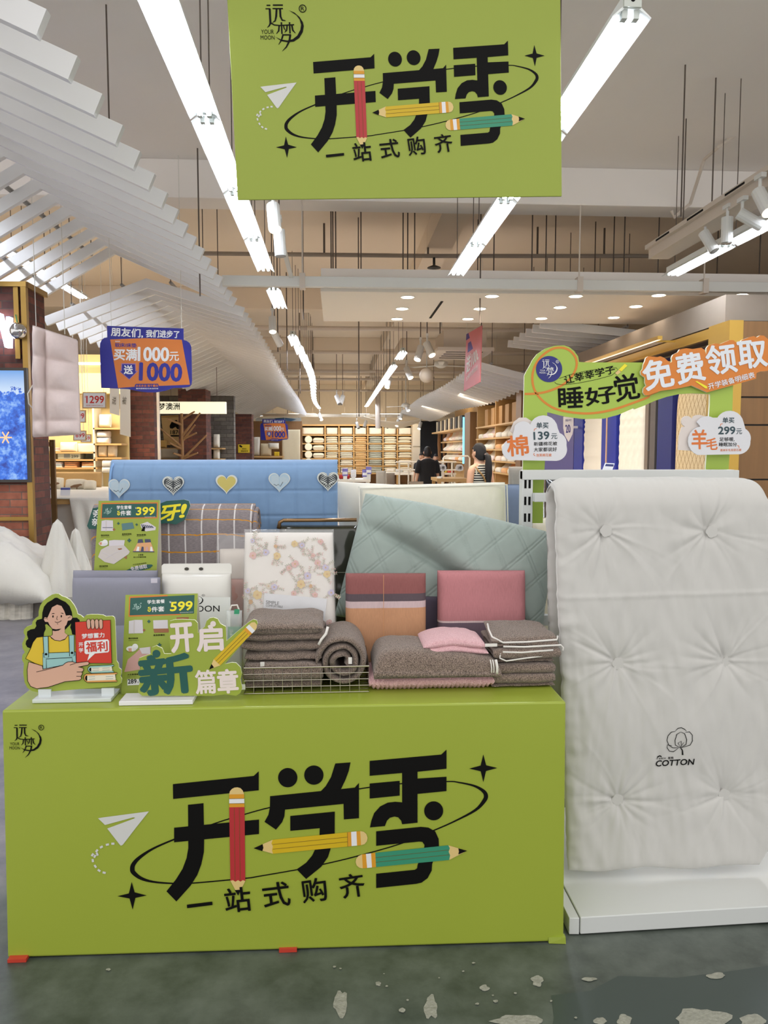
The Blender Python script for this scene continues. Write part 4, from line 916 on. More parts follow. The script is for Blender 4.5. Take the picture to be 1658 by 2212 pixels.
# the sage green folded pillow
YG = 3.05
SAGE = fabric('sage_cotton', (158, 171, 165), 0.04, 0.12, 900)
sb_, sr_, st_, sl_ = at(722, 1330, YG - 0.05), at(1150, 1400, YG - 0.05), at(1191, 1155, YG + 0.05), at(789, 1066, YG + 0.06)
t = thing('sage_pillow', 'big sage green quilted pillow leaning tilted behind the sheet sets', 'pillow', V(((sb_.x + sr_.x) / 2, YG, ZC)))
def sg(s, tt, P):
    # a broad lobe folds over the lower half along a slanting crease
    line = 0.80 - 0.72 * s + 0.10 * math.sin(PI * s); d = tt - line
    lobe = 0.085 / (1 + math.exp(-d * 34)) * min(1, s * 3.5) * (1 - 0.5 * max(0, d)) - 0.03 * math.exp(-((d + 0.05) / 0.04) ** 2) * min(1, s * 3.5)
    g = 0
    for w_, ph in ((P.x * 0.93 + P.z * 0.37, 0.0), (P.x * 0.6 - P.z * 0.8, 0.3)):
        k = (w_ / 0.105 + ph) % 1
        g += math.exp(-((k - 0.45) / 0.022) ** 2) + math.exp(-((k - 0.56) / 0.022) ** 2)
    pk = 0.006 * noise.noise(V((P.x * 40, P.z * 5, 1))) * math.exp(-((tt - 0.97) / 0.06) ** 2)
    return lobe - 0.0040 * g + 0.008 * fbm((P.x * 5, P.z * 5, 3)) + pk, 0.0
cc = [sb_, sr_, st_, sl_]
zlow = min(sb_.z, sr_.z)
mb = cushion(MB(), cc, 0.15, 5, 2, 220, 150, sg)
for p in mb.v:
    if p.z < ZC + 0.004: p.z = ZC + 0.004
mb.build('quilted_body', SAGE, t, smooth=True)
# ---------------------------------------------------------------- cut-out boards standing on the counter
DKGRN = M('dark_green_print', (22, 82, 74), 0.45); YELP = M('yellow_print', (236, 222, 40), 0.45); ORP = M('orange_print', (206, 118, 36), 0.45)
FOAM = M('foam_board_edge', (238, 240, 216), 0.6); SKIN_P = M('skin_print', (206, 162, 140), 0.5); SHIRT_P = M('mustard_print', (214, 182, 42), 0.5); DENIM_P = M('pale_teal_print', (146, 190, 188), 0.5)
REDP = M('red_print', (200, 52, 34), 0.45); CREAMP = M('cream_print', (224, 216, 196), 0.5); ORB = M('peach_orange_print', (222, 160, 88), 0.5); OFFW = M('warm_white_print', (226, 212, 208), 0.5)
BASEP = M('stand_plastic', (206, 212, 214), 0.25, alpha=1.0)
def cutout(mp, pts, D, name, t, mats=None):
    pf = [mp(u, v, 0) for u, v in pts]; MB().prism(pf, -mp.n * D if hasattr(mp, 'n') else (0, D, 0), 0, 1, p2=[(a, -b) for a, b in pts]).build(name, mats or [GREEN, FOAM], t)
def zg(x, y): return (40 + x / 6.908, 1280 + y / 6.908)
YGI = 2.50
mp = planeY(YGI, 0.0005)
t = thing('cutout_stand', 'green cutout of a drawn long-haired girl pointing, on a clear base', 'cutout sign', at(150, 1500, YGI))
t.location.z = ZC; LOC[t.name] = V(t.location)
OUT = [(560, 15), (600, 20), (650, 55), (700, 70), (770, 110), (830, 190), (865, 260), (880, 320), (930, 340), (970, 375), (1010, 335), (1070, 325), (1180, 325), (1260, 335), (1300, 355), (1400, 350), (1430, 370), (1440, 420), (1450, 700), (1462, 1020), (1490, 1060), (1495, 1120), (1530, 1150), (1535, 1210), (1520, 1250), (1540, 1290), (1530, 1350), (1490, 1385), (1440, 1400), (1260, 1412), (490, 1475), (300, 1492), (200, 1470), (130, 1420), (90, 1340), (70, 1200), (80, 1060), (50, 1000), (60, 930), (95, 890), (60, 830), (55, 760), (80, 700), (100, 650), (75, 600), (80, 550), (120, 510), (200, 480), (210, 430), (250, 385), (300, 350), (300, 280), (320, 200), (370, 120), (430, 75), (500, 30)]
cutout(mp, zz(zg, OUT), 0.006, 'board', t)
A = Art(mp)
A.poly(zz(zg, [(575, 75), (625, 105), (700, 140), (760, 200), (795, 290), (806, 375), (870, 375), (910, 410), (912, 432), (842, 442), (845, 632), (800, 625), (790, 570), (770, 520), (785, 460), (700, 550), (600, 580), (500, 540), (420, 470), (395, 480), (405, 545), (380, 600), (375, 655), (270, 670), (215, 740), (180, 835), (130, 815), (105, 770), (115, 720), (145, 690), (125, 630), (130, 580), (180, 550), (240, 540), (265, 500), (255, 450), (275, 410), (350, 390), (355, 300), (380, 210), (430, 150), (500, 110), (540, 80)]), 0, 1)
A.build('drawn_hair', BLACK, t)
face = [(575, 180), (640, 200), (680, 270), (708, 345), (760, 338), (795, 350), (802, 382), (780, 412), (735, 420), (715, 480), (690, 510), (688, 600), (735, 640), (700, 690), (620, 722), (540, 712), (470, 655), (505, 630), (505, 545), (460, 490), (437, 440), (395, 436), (378, 400), (390, 368), (432, 376), (470, 290), (500, 220)]
arm = [(150, 1035), (250, 1062), (355, 1095), (360, 1145), (660, 1085), (700, 1050), (740, 1034), (800, 1030), (860, 1050), (1030, 1028), (1055, 1050), (1040, 1080), (900, 1110), (965, 1130), (968, 1165), (945, 1185), (952, 1215), (930, 1250), (940, 1285), (905, 1310), (690, 1330), (450, 1410), (270, 1435), (180, 1400), (135, 1320), (128, 1150)]
shirt = [(270, 670), (375, 655), (470, 650), (490, 680), (540, 712), (620, 722), (690, 700), (735, 640), (850, 635), (860, 1040), (355, 1095), (250, 1060), (105, 985), (180, 835), (215, 740)]
bib = [(360, 905), (850, 885), (858, 1050), (365, 1150)]
A = Art(mp); A.poly(zz(zg, shirt), 0, 2); A.stroke(zz(zg, shirt), 1.2, 4, 3, True)
A.poly(zz(zg, bib), 1, 4); A.stroke(zz(zg, bib), 1.2, 4, 5, True)
for s_, b_ in (([(365, 660), (440, 655), (448, 965), (380, 970)], (410, 920)), ([(750, 640), (830, 635), (832, 940), (762, 950)], (797, 900))):
    A.poly(zz(zg, s_), 1, 5); A.stroke(zz(zg, s_), 1.2, 4, 6, True); A.disc(zg(*b_), 2.7, 4, 7, 12)
A.stroke(zz(zg, [(415, 1140), (412, 990), (800, 970), (802, 1030)]), 1.2, 4, 6)
A.build('drawn_clothes', [SHIRT_P, DENIM_P, WHITE_INK, WHITE_INK, BLACK], t)
A = Art(mp); A.poly(zz(zg, face), 0, 3); A.stroke(zz(zg, face[13:21]), 1.1, 1, 4)
A.poly(zz(zg, [(505, 540), (560, 550), (640, 538), (600, 566), (545, 575), (508, 566)]), 1, 4)
for e in ((513, 357), (638, 354)): A.disc(zg(*e), 1.4, 1, 4, 12, 2.7)
for b_ in ([(484, 322), (510, 308), (538, 310), (536, 318), (512, 318)], [(622, 305), (650, 304), (670, 312), (668, 320), (645, 313)]): A.poly(zz(zg, b_), 1, 4)
A.stroke(zz(zg, [(578, 350), (568, 398), (585, 408)]), 1.0, 1, 4); A.stroke(zz(zg, [(542, 435), (570, 447), (610, 438), (640, 418)]), 1.1, 1, 4); A.stroke(zz(zg, [(575, 460), (588, 472)]), 1, 1, 4)
A.stroke(zz(zg, [(735, 385), (765, 362), (780, 366)]), 0.9, 1, 4); A.stroke(zz(zg, [(388, 390), (420, 380), (432, 400)]), 0.9, 1, 4)
A.poly(zz(zg, arm), 0, 9); A.stroke(zz(zg, arm), 1.2, 1, 10, True)
for l in ([(265, 1185), (400, 1155), (660, 1085)], [(765, 1082), (850, 1056)], [(868, 1186), (945, 1185)], [(862, 1248), (932, 1250)], [(890, 1112), (960, 1102)]): A.stroke(zz(zg, l), 1.1, 1, 10)
A.build('drawn_skin', [SKIN_P, BLACK], t)
A = Art(mp); bk = [(842, 440), (1370, 410), (1390, 1055), (862, 1052)]
A.poly(zz(zg, bk), 0, 7); A.stroke(zz(zg, bk), 1.1, 2, 7.5, True)
for i in range(4):
    x = 1012 + 61 * i; f_ = [(x, 430), (x + 15, 398), (x + 45, 395), (x + 60, 425), (x + 62, 510), (x + 50, 540), (x + 20, 545), (x + 8, 510)]; A.poly(zz(zg, f_), 3, 8); A.stroke(zz(zg, f_), 1.0, 2, 9, True)
A.text('梦想蓄力', zg(947, 690), zg(1282, 668), 10.5, 1, 8, 0.03); A.text('开', zg(900, 812), zg(965, 808), 9, 1, 8, 0.03); A.text('学', zg(902, 892), zg(967, 888), 9, 1, 8, 0.03)
A.poly(zz(zg, [(1000, 720), (1330, 698), (1350, 720), (1352, 870), (1335, 892), (1140, 910), (1025, 1018), (1055, 915), (1005, 920), (985, 900), (980, 740)]), 1, 8)
A.text('福利', zg(1012, 888), zg(1328, 870), 21, 0, 9, 0.035)
A.build('drawn_book', [REDP, WHITE_INK, BLACK, SKIN_P], t)
A = Art(mp)
for (x0_, y0_, x1_, h_, mi) in ((1030, 1095, 1420, 100, 0), (970, 1212, 1470, 122, 1)):
    f_ = [(x0_ + 40, y0_), (x1_, y0_ - 18), (x1_, y0_ + 2), (x1_ - 25, y0_ + 8), (x1_ - 25, y0_ + h_ - 28), (x1_, y0_ + h_ - 22), (x1_, y0_ + h_ - 2), (x0_ + 60, y0_ + h_ + 10), (x0_ + 15, y0_ + h_ - 20), (x0_, y0_ + h_ / 2), (x0_ + 10, y0_ + 22)]
    A.poly(zz(zg, f_), mi, 5); A.stroke(zz(zg, f_), 1.1, 3, 6, True)
    A.poly(zz(zg, [(x0_ + 55, y0_ + 28), (x1_ - 30, y0_ + 10), (x1_ - 20, y0_ + h_ - 30), (x0_ + 55, y0_ + h_ - 16)]), 2, 7); A.poly(zz(zg, [(x0_ + 35, y0_ + 28), (x0_ + 55, y0_ + 28), (x0_ + 55, y0_ + h_ - 16), (x0_ + 30, y0_ + h_ - 25), (x0_ + 22, y0_ + h_ / 2)]), 3, 7)
    for q in (0.38, 0.68): A.stroke(zz(zg, [(x0_ + 70, y0_ + h_ * q), (x0_ + 170, y0_ + h_ * q - 6)]), 0.8, 4, 8); A.stroke(zz(zg, [(x1_ - 170, y0_ + h_ * q - 4), (x1_ - 60, y0_ + h_ * q - 10)]), 0.8, 4, 8)
A.build('drawn_books', [M('teal_book_print', (150, 196, 186), 0.5), ORB, CREAMP, BLACK, M('grey_teal_print', (120, 150, 148), 0.5)], t)
a = at(78, 1500, YGI); b = at(246, 1490, YGI)
MB().box(a.x, b.x, YGI - 0.035, YGI + 0.07, ZC, ZC + 0.012).build('base_plate', BASEP, t, bevel=0.002)
for u0, u1 in ((85, 112), (221, 248)):
    MB().box(at(u0, 1490, YGI).x, at(u1, 1490, YGI).x, YGI - 0.010, YGI - 0.0035, ZC + 0.012, ZC + 0.036).build('clip', BASEP, t)
# the lettering cut-out
def zk(x, y): return (30 + x / 3.251, 1200 + y / 3.251)
YT = 2.455
mp = planeY(YT, 0.0005)
t = thing('cutout_stand', 'green lettering cutout with a yellow pencil, on a white base plate', 'cutout sign', at(340, 1500, YT)); t.location.z = ZC; LOC[t.name] = V(t.location)
cutout(mp, zz(zk, [(1095, 460), (1130, 450), (1180, 448), (1270, 453), (1290, 475), (1293, 545), (1312, 520), (1340, 500), (1352, 460), (1375, 440), (1400, 435), (1430, 445), (1448, 478), (1487, 500), (1492, 600), (1560, 540), (1650, 466), (1680, 448), (1705, 455), (1712, 478), (1690, 520), (1480, 762), (1530, 752), (1560, 755), (1590, 785), (1600, 830), (1590, 870), (1602, 930), (1590, 965), (1560, 985), (1480, 975), (1400, 985), (1280, 985), (900, 985), (870, 960), (880, 900), (905, 860), (880, 830), (892, 790), (870, 750), (880, 720), (960, 690), (970, 645), (1000, 632), (1040, 652), (1055, 690), (1105, 690), (1085, 560)]), 0.006, 'board', t)
A = Art(mp); A.text('开', zk(1112, 680), zk(1262, 668), 60, 0, 2, 0.045); A.text('启', zk(1290, 672), zk(1468, 664), 54, 0, 2, 0.045); A.disc(zk(1398, 480), 6.2, 0, 2); A.build('white_lettering', OFFW, t); A = Art(mp); A.text('篇', zk(1280, 972), zk(1420, 965), 50, 0, 2, 0.03); A.text('章', zk(1436, 968), zk(1575, 960), 50, 0, 2, 0.04)
A.build('white_lettering', OFFW, t)
A = Art(mp); A.text('新', zk(898, 985), zk(1258, 950), 82, 0, 2, 0.055); A.disc(zk(1000, 690), 8.5, 0, 2)
A.build('green_lettering', DKGRN, t)
A = Art(mp); A.poly(zz(zk, [(1402, 728), (1612, 520), (1656, 562), (1448, 772)]), 0, 3)
A.poly(zz(zk, [(1402, 728), (1448, 772), (1372, 800)]), 1, 3); A.poly(zz(zk, [(1387, 762), (1404, 786), (1370, 801)]), 4, 4)
A.poly(zz(zk, [(1612, 520), (1628, 505), (1672, 548), (1656, 562)]), 2, 3); A.poly(zz(zk, [(1628, 505), (1650, 485), (1692, 528), (1672, 548)]), 3, 3); A.poly(zz(zk, [(1650, 485), (1668, 470), (1690, 468), (1705, 485), (1704, 508), (1692, 528)]), 1, 3)
for o_ in (0.33, 0.66): A.stroke(zz(zk, [(1402 + 46 * o_, 728 + 44 * o_), (1612 + 44 * o_, 520 + 42 * o_)]), 0.8, 5, 4)
A.build('drawn_pencil', [PENYEL, PENWOOD, PENOR, WHITE_INK, BLACK, PENLINE], t)
a = at(262, 1512, YT); b = at(420, 1512, YT)
MB().box(a.x, b.x, YT - 0.03, YT + 0.055, ZC, ZC + 0.014).build('base_plate', M('base_white', (226, 224, 228), 0.3), t, bevel=0.002)
# ---------------------------------------------------------------- A-frame price boards
def aframe(label, TL_, TR_, BL_, BR_, Yt, Yb, price, zoom, layout):
    tl, tr, b0_, b1_ = at(*TL_, Yt), at(*TR_, Yt), at(*BL_, Yb), at(*BR_, Yb)
    for e, w in ((b0_, tl), (b1_, tr)):
        pass
    b0_, b1_ = rest([b0_, b1_, tr, tl], ZC)[:2]
    t = thing('price_board', label, 'price sign', (b0_ + b1_) / 2)
    mp = plane3(b0_, b1_, tl, 0.0005); n = -mp.n
    MB().prism([b0_, b1_, tr, tl], n * 0.003, 0, 1, p2=[(0, 0), (3, 0), (3, 4), (0, 4)]).build('front_board', [GREEN, FOAM], t)
    back = [V((b0_.x + 0.01, Yb + 0.10, ZC)), V((b1_.x + 0.015, Yb + 0.10, ZC)), tr + n * 0.006 + V((0, 0, -0.002)), tl + n * 0.006 + V((0, 0, -0.002))]
    MB().prism(back, (0, 0.003, 0), p2=[(0, 0), (3, 0), (3, 4), (0, 4)]).build('back_leg', M('board_back', (222, 214, 204), 0.7), t)
    layout(mp, t, zoom, price); return t
PLUSM = [DKGRN, WHITE_INK, YELP, ORP, BLACK, M('net_print', (206, 200, 206), 0.6), M('duvet_print', (198, 190, 186), 0.6), M('wood_print', (150, 96, 60), 0.6), M('blush_print', (202, 156, 150), 0.6), M('slate_print', (84, 120, 122), 0.6), M('ink_navy', (66, 70, 96), 0.6), M('apricot_print', (214, 160, 112), 0.6)]
def header(A, f, box_, inner, price):
    A.poly(zz(f, box_), 3, 1); A.poly(zz(f, inner), 0, 2)
def plus(A, c, r, k=3): A.stroke([(c[0] - r, c[1]), (c[0] + r, c[1])], r * 0.75, 0, k); A.stroke([(c[0], c[1] - r), (c[0], c[1] + r)], r * 0.75, 0, k)
def lay399(mp, t, f, price):
    A = Art(mp); header(A, f, [(100, 180), (1450, 165), (1440, 548), (78, 565)], [(125, 210), (1425, 193), (1415, 520), (108, 538)], price)
    A.text('学生套餐', f(468, 335), f(822, 328), 8, 1, 3, 0.03); A.text('5', f(478, 440), f(545, 438), 6, 2, 3, 0.03); A.stroke(zz(f, [(480, 448), (510, 470), (545, 448)]), 2.0, 2, 3); A.text('件套', f(560, 485), f(812, 475), 10.5, 1, 3, 0.03)
    A.text(price, f(932, 470), f(1360, 462), 16.5, 2, 3, 0.05, up=(1.2, -16.5)); A.text('¥', f(908, 328), f(935, 327), 4, 1, 3); A.text('指定商品满额可换购', f(1130, 527), f(1390, 522), 1.8, 1, 3)
    A.build('price_header', PLUSM, t); logo(mp, t, M('pale_teal_ink', (188, 214, 206), 0.5), [f(340, 310), f(235, 470), f(160, 410)])
    B = Art(mp)
    B.poly(zz(f, [(105, 610), (200, 590), (375, 600), (385, 850), (90, 850)]), 5, 2); B.stroke(zz(f, [(215, 600), (210, 860)]), 2, 6, 3); B.stroke(zz(f, [(130, 770), (370, 770)]), 1.2, 10, 3); B.disc(f(400, 815), 2.6, 7, 3, 10)
    B.poly(zz(f, [(580, 675), (845, 645), (885, 790), (600, 838)]), 9, 2)
    B.poly(zz(f, [(1030, 690), (1200, 630), (1400, 760), (1390, 830), (1160, 860), (1050, 770)]), 5, 2)
    for i in range(6): B.stroke(zz(f, [(1060 + i * 45, 690 + i * 8), (1100 + i * 48, 790 - i * 3)]), 2.2, 10, 3)
    B.poly(zz(f, [(1100, 750), (1150, 750), (1130, 855), (1050, 850)]), 4, 3)
    for c, r in (((505, 670), 2.8), ((942, 698), 2.6), ((765, 1075), 4)): plus(B, f(*c), r)
    B.text('棉纱蚊帐被', f(90, 972), f(285, 970), 3.2, 4, 3, 0.02); B.text('星辰定型枕', f(595, 948), f(820, 944), 3.8, 4, 3, 0.02); B.text('学生床垫', f(945, 965), f(1165, 960), 3.6, 4, 3, 0.02); B.text('规格90x200cm', f(90, 1003), f(305, 1000), 1.5, 4, 3); B.text('规格48x74cm', f(590, 972), f(770, 968), 1.4, 4, 3); B.text('规格90x190cm', f(940, 985), f(1125, 982), 1.4, 4, 3)
    B.poly(zz(f, [(280, 1080), (400, 1065), (660, 1070), (640, 1190), (280, 1220)]), 5, 2)
    B.poly(zz(f, [(20, 1470), (90, 1300), (250, 1210), (640, 1190), (780, 1340), (750, 1400), (400, 1640), (180, 1590)]), 6, 3); B.stroke(zz(f, [(200, 1500), (460, 1350), (700, 1290)]), 0.8, 5, 4); B.stroke(zz(f, [(120, 1360), (350, 1450), (480, 1540)]), 0.8, 5, 4); B.poly(zz(f, [(485, 1270), (590, 1260), (585, 1290), (520, 1302)]), 7, 4); B.poly(zz(f, [(640, 1480), (710, 1440), (705, 1520), (680, 1515)]), 7, 2)
    B.disc(f(150, 1150), 10, 1, 5, 20, 5.5); B.disc(f(190, 1120), 6, 1, 5, 16); B.text('软', f(60, 1185), f(125, 1180), 6, 3, 6, 0.03)
    for i in range(3): B.stroke(zz(f, [(140, 1150 + i * 22), (255 - i * 20, 1148 + i * 22)]), 0.8, 5, 6)
    B.poly(zz(f, [(980, 1050), (1080, 1045), (1100, 1130), (960, 1140)]), 10, 2); B.poly(zz(f, [(1135, 1045), (1270, 1045), (1285, 1130), (1140, 1130)]), 10, 2)
    B.poly(zz(f, [(960, 1140), (1280, 1120), (1370, 1350), (850, 1345)]), 11, 3)
    for i in range(4): B.poly(zz(f, [(930 + i * 110, 1330), (960 + i * 105, 1220), (1010 + i * 100, 1230), (1000 + i * 110, 1335)]), (1, 10, 8, 1)[i], 4)
    B.stroke(zz(f, [(855, 1340), (1365, 1345)]), 2, 10, 5)
    B.text('199', f(990, 1445), f(1100, 1443), 3.6, 4, 3, 0.03); B.text('单人三件套四件套', f(865, 1490), f(1165, 1485), 2.6, 4, 3, 0.02); B.text('棉花被梦被', f(50, 1710), f(255, 1705), 3.4, 4, 3, 0.02); B.text('规格150x200cm', f(50, 1735), f(245, 1732), 1.3, 4, 3)
    B.poly(zz(f, [(690, 1790), (900, 1700), (1150, 1650), (1300, 1650), (1330, 1680), (1250, 1740), (1000, 1800), (800, 1830), (690, 1830)]), 0, 3); B.text('免费领取', f(810, 1810), f(1200, 1735), 9, 5, 4, 0.03); B.text('开学装备明细表', f(855, 1675), f(1180, 1628), 3, 4, 3)
    B.build('product_print', PLUSM, t)
def za(x, y): return (210 + x / 11.053, 1070 + y / 11.053)
aframe('green price board showing 399, standing behind the lavender sheet sets', (213, 1082), (345, 1080), (196, 1330), (334, 1330), 2.93, 2.905, '399', za, lay399)
def lay599(mp, t, f, price):
    A = Art(mp); header(A, f, [(810, 288), (1280, 267), (1276, 415), (804, 430)], [(818, 298), (1268, 277), (1264, 407), (813, 420)], price)
    A.text('学生套餐', f(938, 340), f(1060, 334), 8.2, 1, 3, 0.03); A.text('5', f(940, 382), f(963, 381), 6, 2, 3, 0.03); A.stroke(zz(f, [(940, 385), (951, 393), (963, 384)]), 2.0, 2, 3); A.text('件套', f(968, 397), f(1057, 392), 11, 1, 3, 0.03)
    A.text(price, f(1098, 390), f(1250, 382), 19, 2, 3, 0.05, up=(1.4, -19)); A.text('¥', f(1092, 336), f(1106, 335), 5, 1, 3); A.text('指定商品满额可换购', f(1165, 404), f(1258, 400), 1.8, 1, 3)
    A.build('price_header', PLUSM, t); logo(mp, t, M('pale_teal_ink'), [f(892, 336), f(862, 388), f(833, 370)])
    B = Art(mp); B.poly(zz(f, [(808, 460), (850, 452), (903, 452), (908, 545), (806, 548)]), 5, 2); B.stroke(zz(f, [(845, 455), (843, 548)]), 2, 6, 3); B.disc(f(914, 524), 2.6, 7, 3, 10)
    B.poly(zz(f, [(978, 455), (1080, 452), (1082, 512), (980, 514)]), 5, 2); B.poly(zz(f, [(980, 514), (1085, 512), (1090, 540), (985, 542)]), 7, 2); B.poly(zz(f, [(1142, 434), (1228, 432), (1228, 446), (1142, 448)]), 7, 2)
    plus(B, f(948, 463), 3.4); plus(B, f(1022, 628), 4.2)
    B.text('棉纱蚊帐被', f(805, 588), f(872, 586), 3.6, 4, 3, 0.02); B.text('星辰柔暖枕', f(980, 566), f(1060, 563), 3.8, 4, 3, 0.02); B.text('规格90x200cm', f(805, 600), f(880, 598), 1.5, 4, 3)
    B.build('product_print', PLUSM, t); B = Art(mp)
    B.poly(zz(f, [(775, 818), (800, 730), (850, 690), (890, 650), (960, 640), (960, 700), (880, 730), (885, 800), (820, 812)]), 8, 2); B.poly(zz(f, [(880, 650), (955, 642), (960, 690), (900, 690)]), 5, 3)
    B.disc(f(825, 655), 11, 1, 5, 18, 6); B.disc(f(852, 640), 6.5, 1, 5, 16); B.text('豆', f(805, 675), f(830, 674), 7, 3, 6, 0.03)
    for i in range(3): B.stroke(zz(f, [(838, 650 + i * 8), (875 - i * 8, 649 + i * 8)]), 0.8, 5, 6)
    B.text('大豆桑蚕被', f(798, 843), f(875, 838), 3.6, 4, 3, 0.02); B.text('规格150x200cm', f(798, 855), f(865, 852), 1.4, 4, 3); B.build('product_print', PLUSM, t); B = Art(mp); B.poly(zz(f, [(797, 868), (885, 866), (885, 908), (797, 912)]), 1, 3); B.text('289', f(802, 900), f(862, 897), 9.5, 4, 4, 0.03); B.text('元', f(866, 896), f(880, 895), 3.6, 4, 4)
    B.build('handwritten_price', PLUSM, t)
aframe('green price board showing 599, standing behind the lettering cutout', (271, 1285), (427, 1282), (262, 1490), (420, 1489), 2.60, 2.545, '599', zk, lay599)
# dark green slogan cut-out behind the 399 board
YSL = 3.018
mp = planeY(YSL, 0.0006)
t = thing('slogan_cutout', 'dark green slogan cutout with yellow lettering, half hidden by the 399 price board', 'cutout sign', at(300, 1140, YSL)); t.location.z = ZC; LOC[t.name] = V(t.location)
out = [(200, 1098), (230, 1092), (340, 1090), (360, 1082), (398, 1079), (408, 1082), (411, 1092), (400, 1122), (380, 1133), (360, 1130), (300, 1136), (230, 1142), (192, 1143), (188, 1136)]
cutout(mp, out, 0.005, 'board', t, [DKGRN, M('pale_edge', (206, 214, 206), 0.6)])
A = Art(mp); A.text('亲', (201, 1118), (225, 1117), 17, 0, 2, 0.03); A.build('white_lettering', WHITE_INK, t); A = Art(mp); A.text('新', (199, 1136), (224, 1135), 16, 0, 2, 0.03); A.build('white_lettering', WHITE_INK, t)
A = Art(mp); A.text('牙', (340, 1127), (384, 1122), 34, 0, 2, 0.04, up=(8, -33)); A.text('!', (387, 1118), (397, 1117), 28, 0, 2, 0.05, up=(7, -28)); A.build('yellow_lettering', YELP, t)
MB().box(at(290, 1130, YSL).x, at(300, 1130, YSL).x, YSL + 0.0055, YSL + 0.010, ZC, at(300, 1136, YSL).z + 0.01).build('support_post', M('stand_plastic'), t)
# ---------------------------------------------------------------- white display rack
RACK = M('rack_white', (208, 210, 208), 0.35)
bf = onz(1250, 2022, 0.0)
xr0 = bf.x - 0.032; YR = 2.414; ZB = 0.064
YP_ = 3.16
t = thing('display_rack', 'white steel display rack with slotted posts and low base shelf', 'display rack', (1.3, YP_, 0))
tilt = 0.03
def sk(x, y): return y + (x - xr0) * tilt
MB().hexa([(xr0 + 0.036, YR, 0.006), (2.35, YR + 0.06, 0.006), (2.35, 3.2, 0.006), (xr0 + 0.036, 3.2, 0.006), (xr0 + 0.036, YR, ZB), (2.35, YR + 0.06, ZB), (2.35, 3.2, ZB), (xr0 + 0.036, 3.2, ZB)]).build('base_shelf', RACK, t, bevel=0.003)
MB().hexa([(xr0, YR + 0.005, 0.004), (xr0 + 0.033, YR + 0.003, 0.004), (xr0 + 0.033, 3.2, 0.004), (xr0, 3.2, 0.004), (xr0, YR + 0.005, ZB - 0.004), (xr0 + 0.033, YR + 0.003, ZB - 0.004), (xr0 + 0.033, 3.2, ZB - 0.004), (xr0, 3.2, ZB - 0.004)]).build('base_side', RACK, t, bevel=0.002)
pa = at(1137, 1016, YP_); pb = at(1580, 1016, YP_)
for x in (pa.x, pb.x):
    pst = MB().box(x - 0.022, x + 0.022, YP_ - 0.02, YP_ + 0.035, 0.0, pa.z).build('post', RACK, t, bevel=0.003)
    sl = MB()
    for k in range(19):
        z = pa.z - 0.055 - 0.068 * k
        for dx in (-0.009, 0.008): sl.box(x + dx - 0.0045, x + dx + 0.0045, YP_ - 0.0212, YP_ - 0.0195, z - 0.017, z + 0.017)
    sl.build('slot', BLACK, pst)
MB().box(pa.x - 0.022, pb.x + 0.0, YP_ - 0.024, YP_ + 0.02, pa.z - 0.038, pa.z + 0.002).build('top_bar', RACK, t, bevel=0.003)
MB().box(pa.x + 0.02, pa.x + 0.16, YP_ - 0.06, YP_ - 0.02, pa.z - 0.125, pa.z - 0.09).build('bracket', RACK, t, bevel=0.002)
MB().box(pa.x + 0.05, pb.x, 2.715, 2.745, at(1400, 1085, 2.73).z - 0.03, at(1400, 1085, 2.73).z).build('hanging_arm', RACK, t)
for x in (pa.x + 0.12, pb.x - 0.05): MB().box(x - 0.012, x + 0.012, 2.73, YP_, at(1400, 1085, 2.73).z - 0.03, at(1400, 1085, 2.73).z - 0.004).build('arm', RACK, t)
MB().tube([V((pa.x + 0.11, YP_ - 0.06, pa.z - 0.09)), V((pa.x + 0.11, YP_ - 0.065, pa.z - 0.16))], 0.006, 8).build('hook', BLACK, t)
yb_ = 2.9; MB().box(at(1150, 1370, 2.78).x, at(1205, 1370, 2.78).x + 0.4, 2.95, 2.985, at(1150, 1330, 2.95).z - 0.04, at(1150, 1330, 2.95).z).build('shelf_bracket', RACK, t, bevel=0.002)
# ---------------------------------------------------------------- tufted cotton quilt over the rack
QUILT = fabric('white_quilt_cotton', (200, 198, 194), 0.015, 0.10, 700)
YQ = 2.66
zt_, zb_ = at(1400, 1050, 2.74).z, at(1400, 1882, 2.62).z
def qx(z):
    k = (zt_ - z) / (zt_ - zb_)
    l = at(1188, 1075, 2.72).x * (1 - k) + at(1229, 1880, 2.62).x * k
    r = at(1648, 1060, 2.72).x + 0.10 * min(1, k * 2.2) ** 0.8 - 0.11 * max(0, k - 0.86) / 0.14
    return l, r
TUFT = [at(u, v, 2.64) for u, v in ((1306, 1146), (1534, 1148), (1334, 1433), (1571, 1430), (1333, 1727), (1563, 1716))]
TUFT2 = TUFT + [at(1760, 1150, 2.64), at(1800, 1430, 2.64)]
_r = random.Random(5); CRE = [[(math.cos(a_), math.sin(a_), _r.uniform(-1.2, 1.2), _r.choice((0.0045, -0.004, 0.003))) for a_ in [_r.uniform(0, 2 * PI) for _ in range(11)]] for _ in TUFT2]
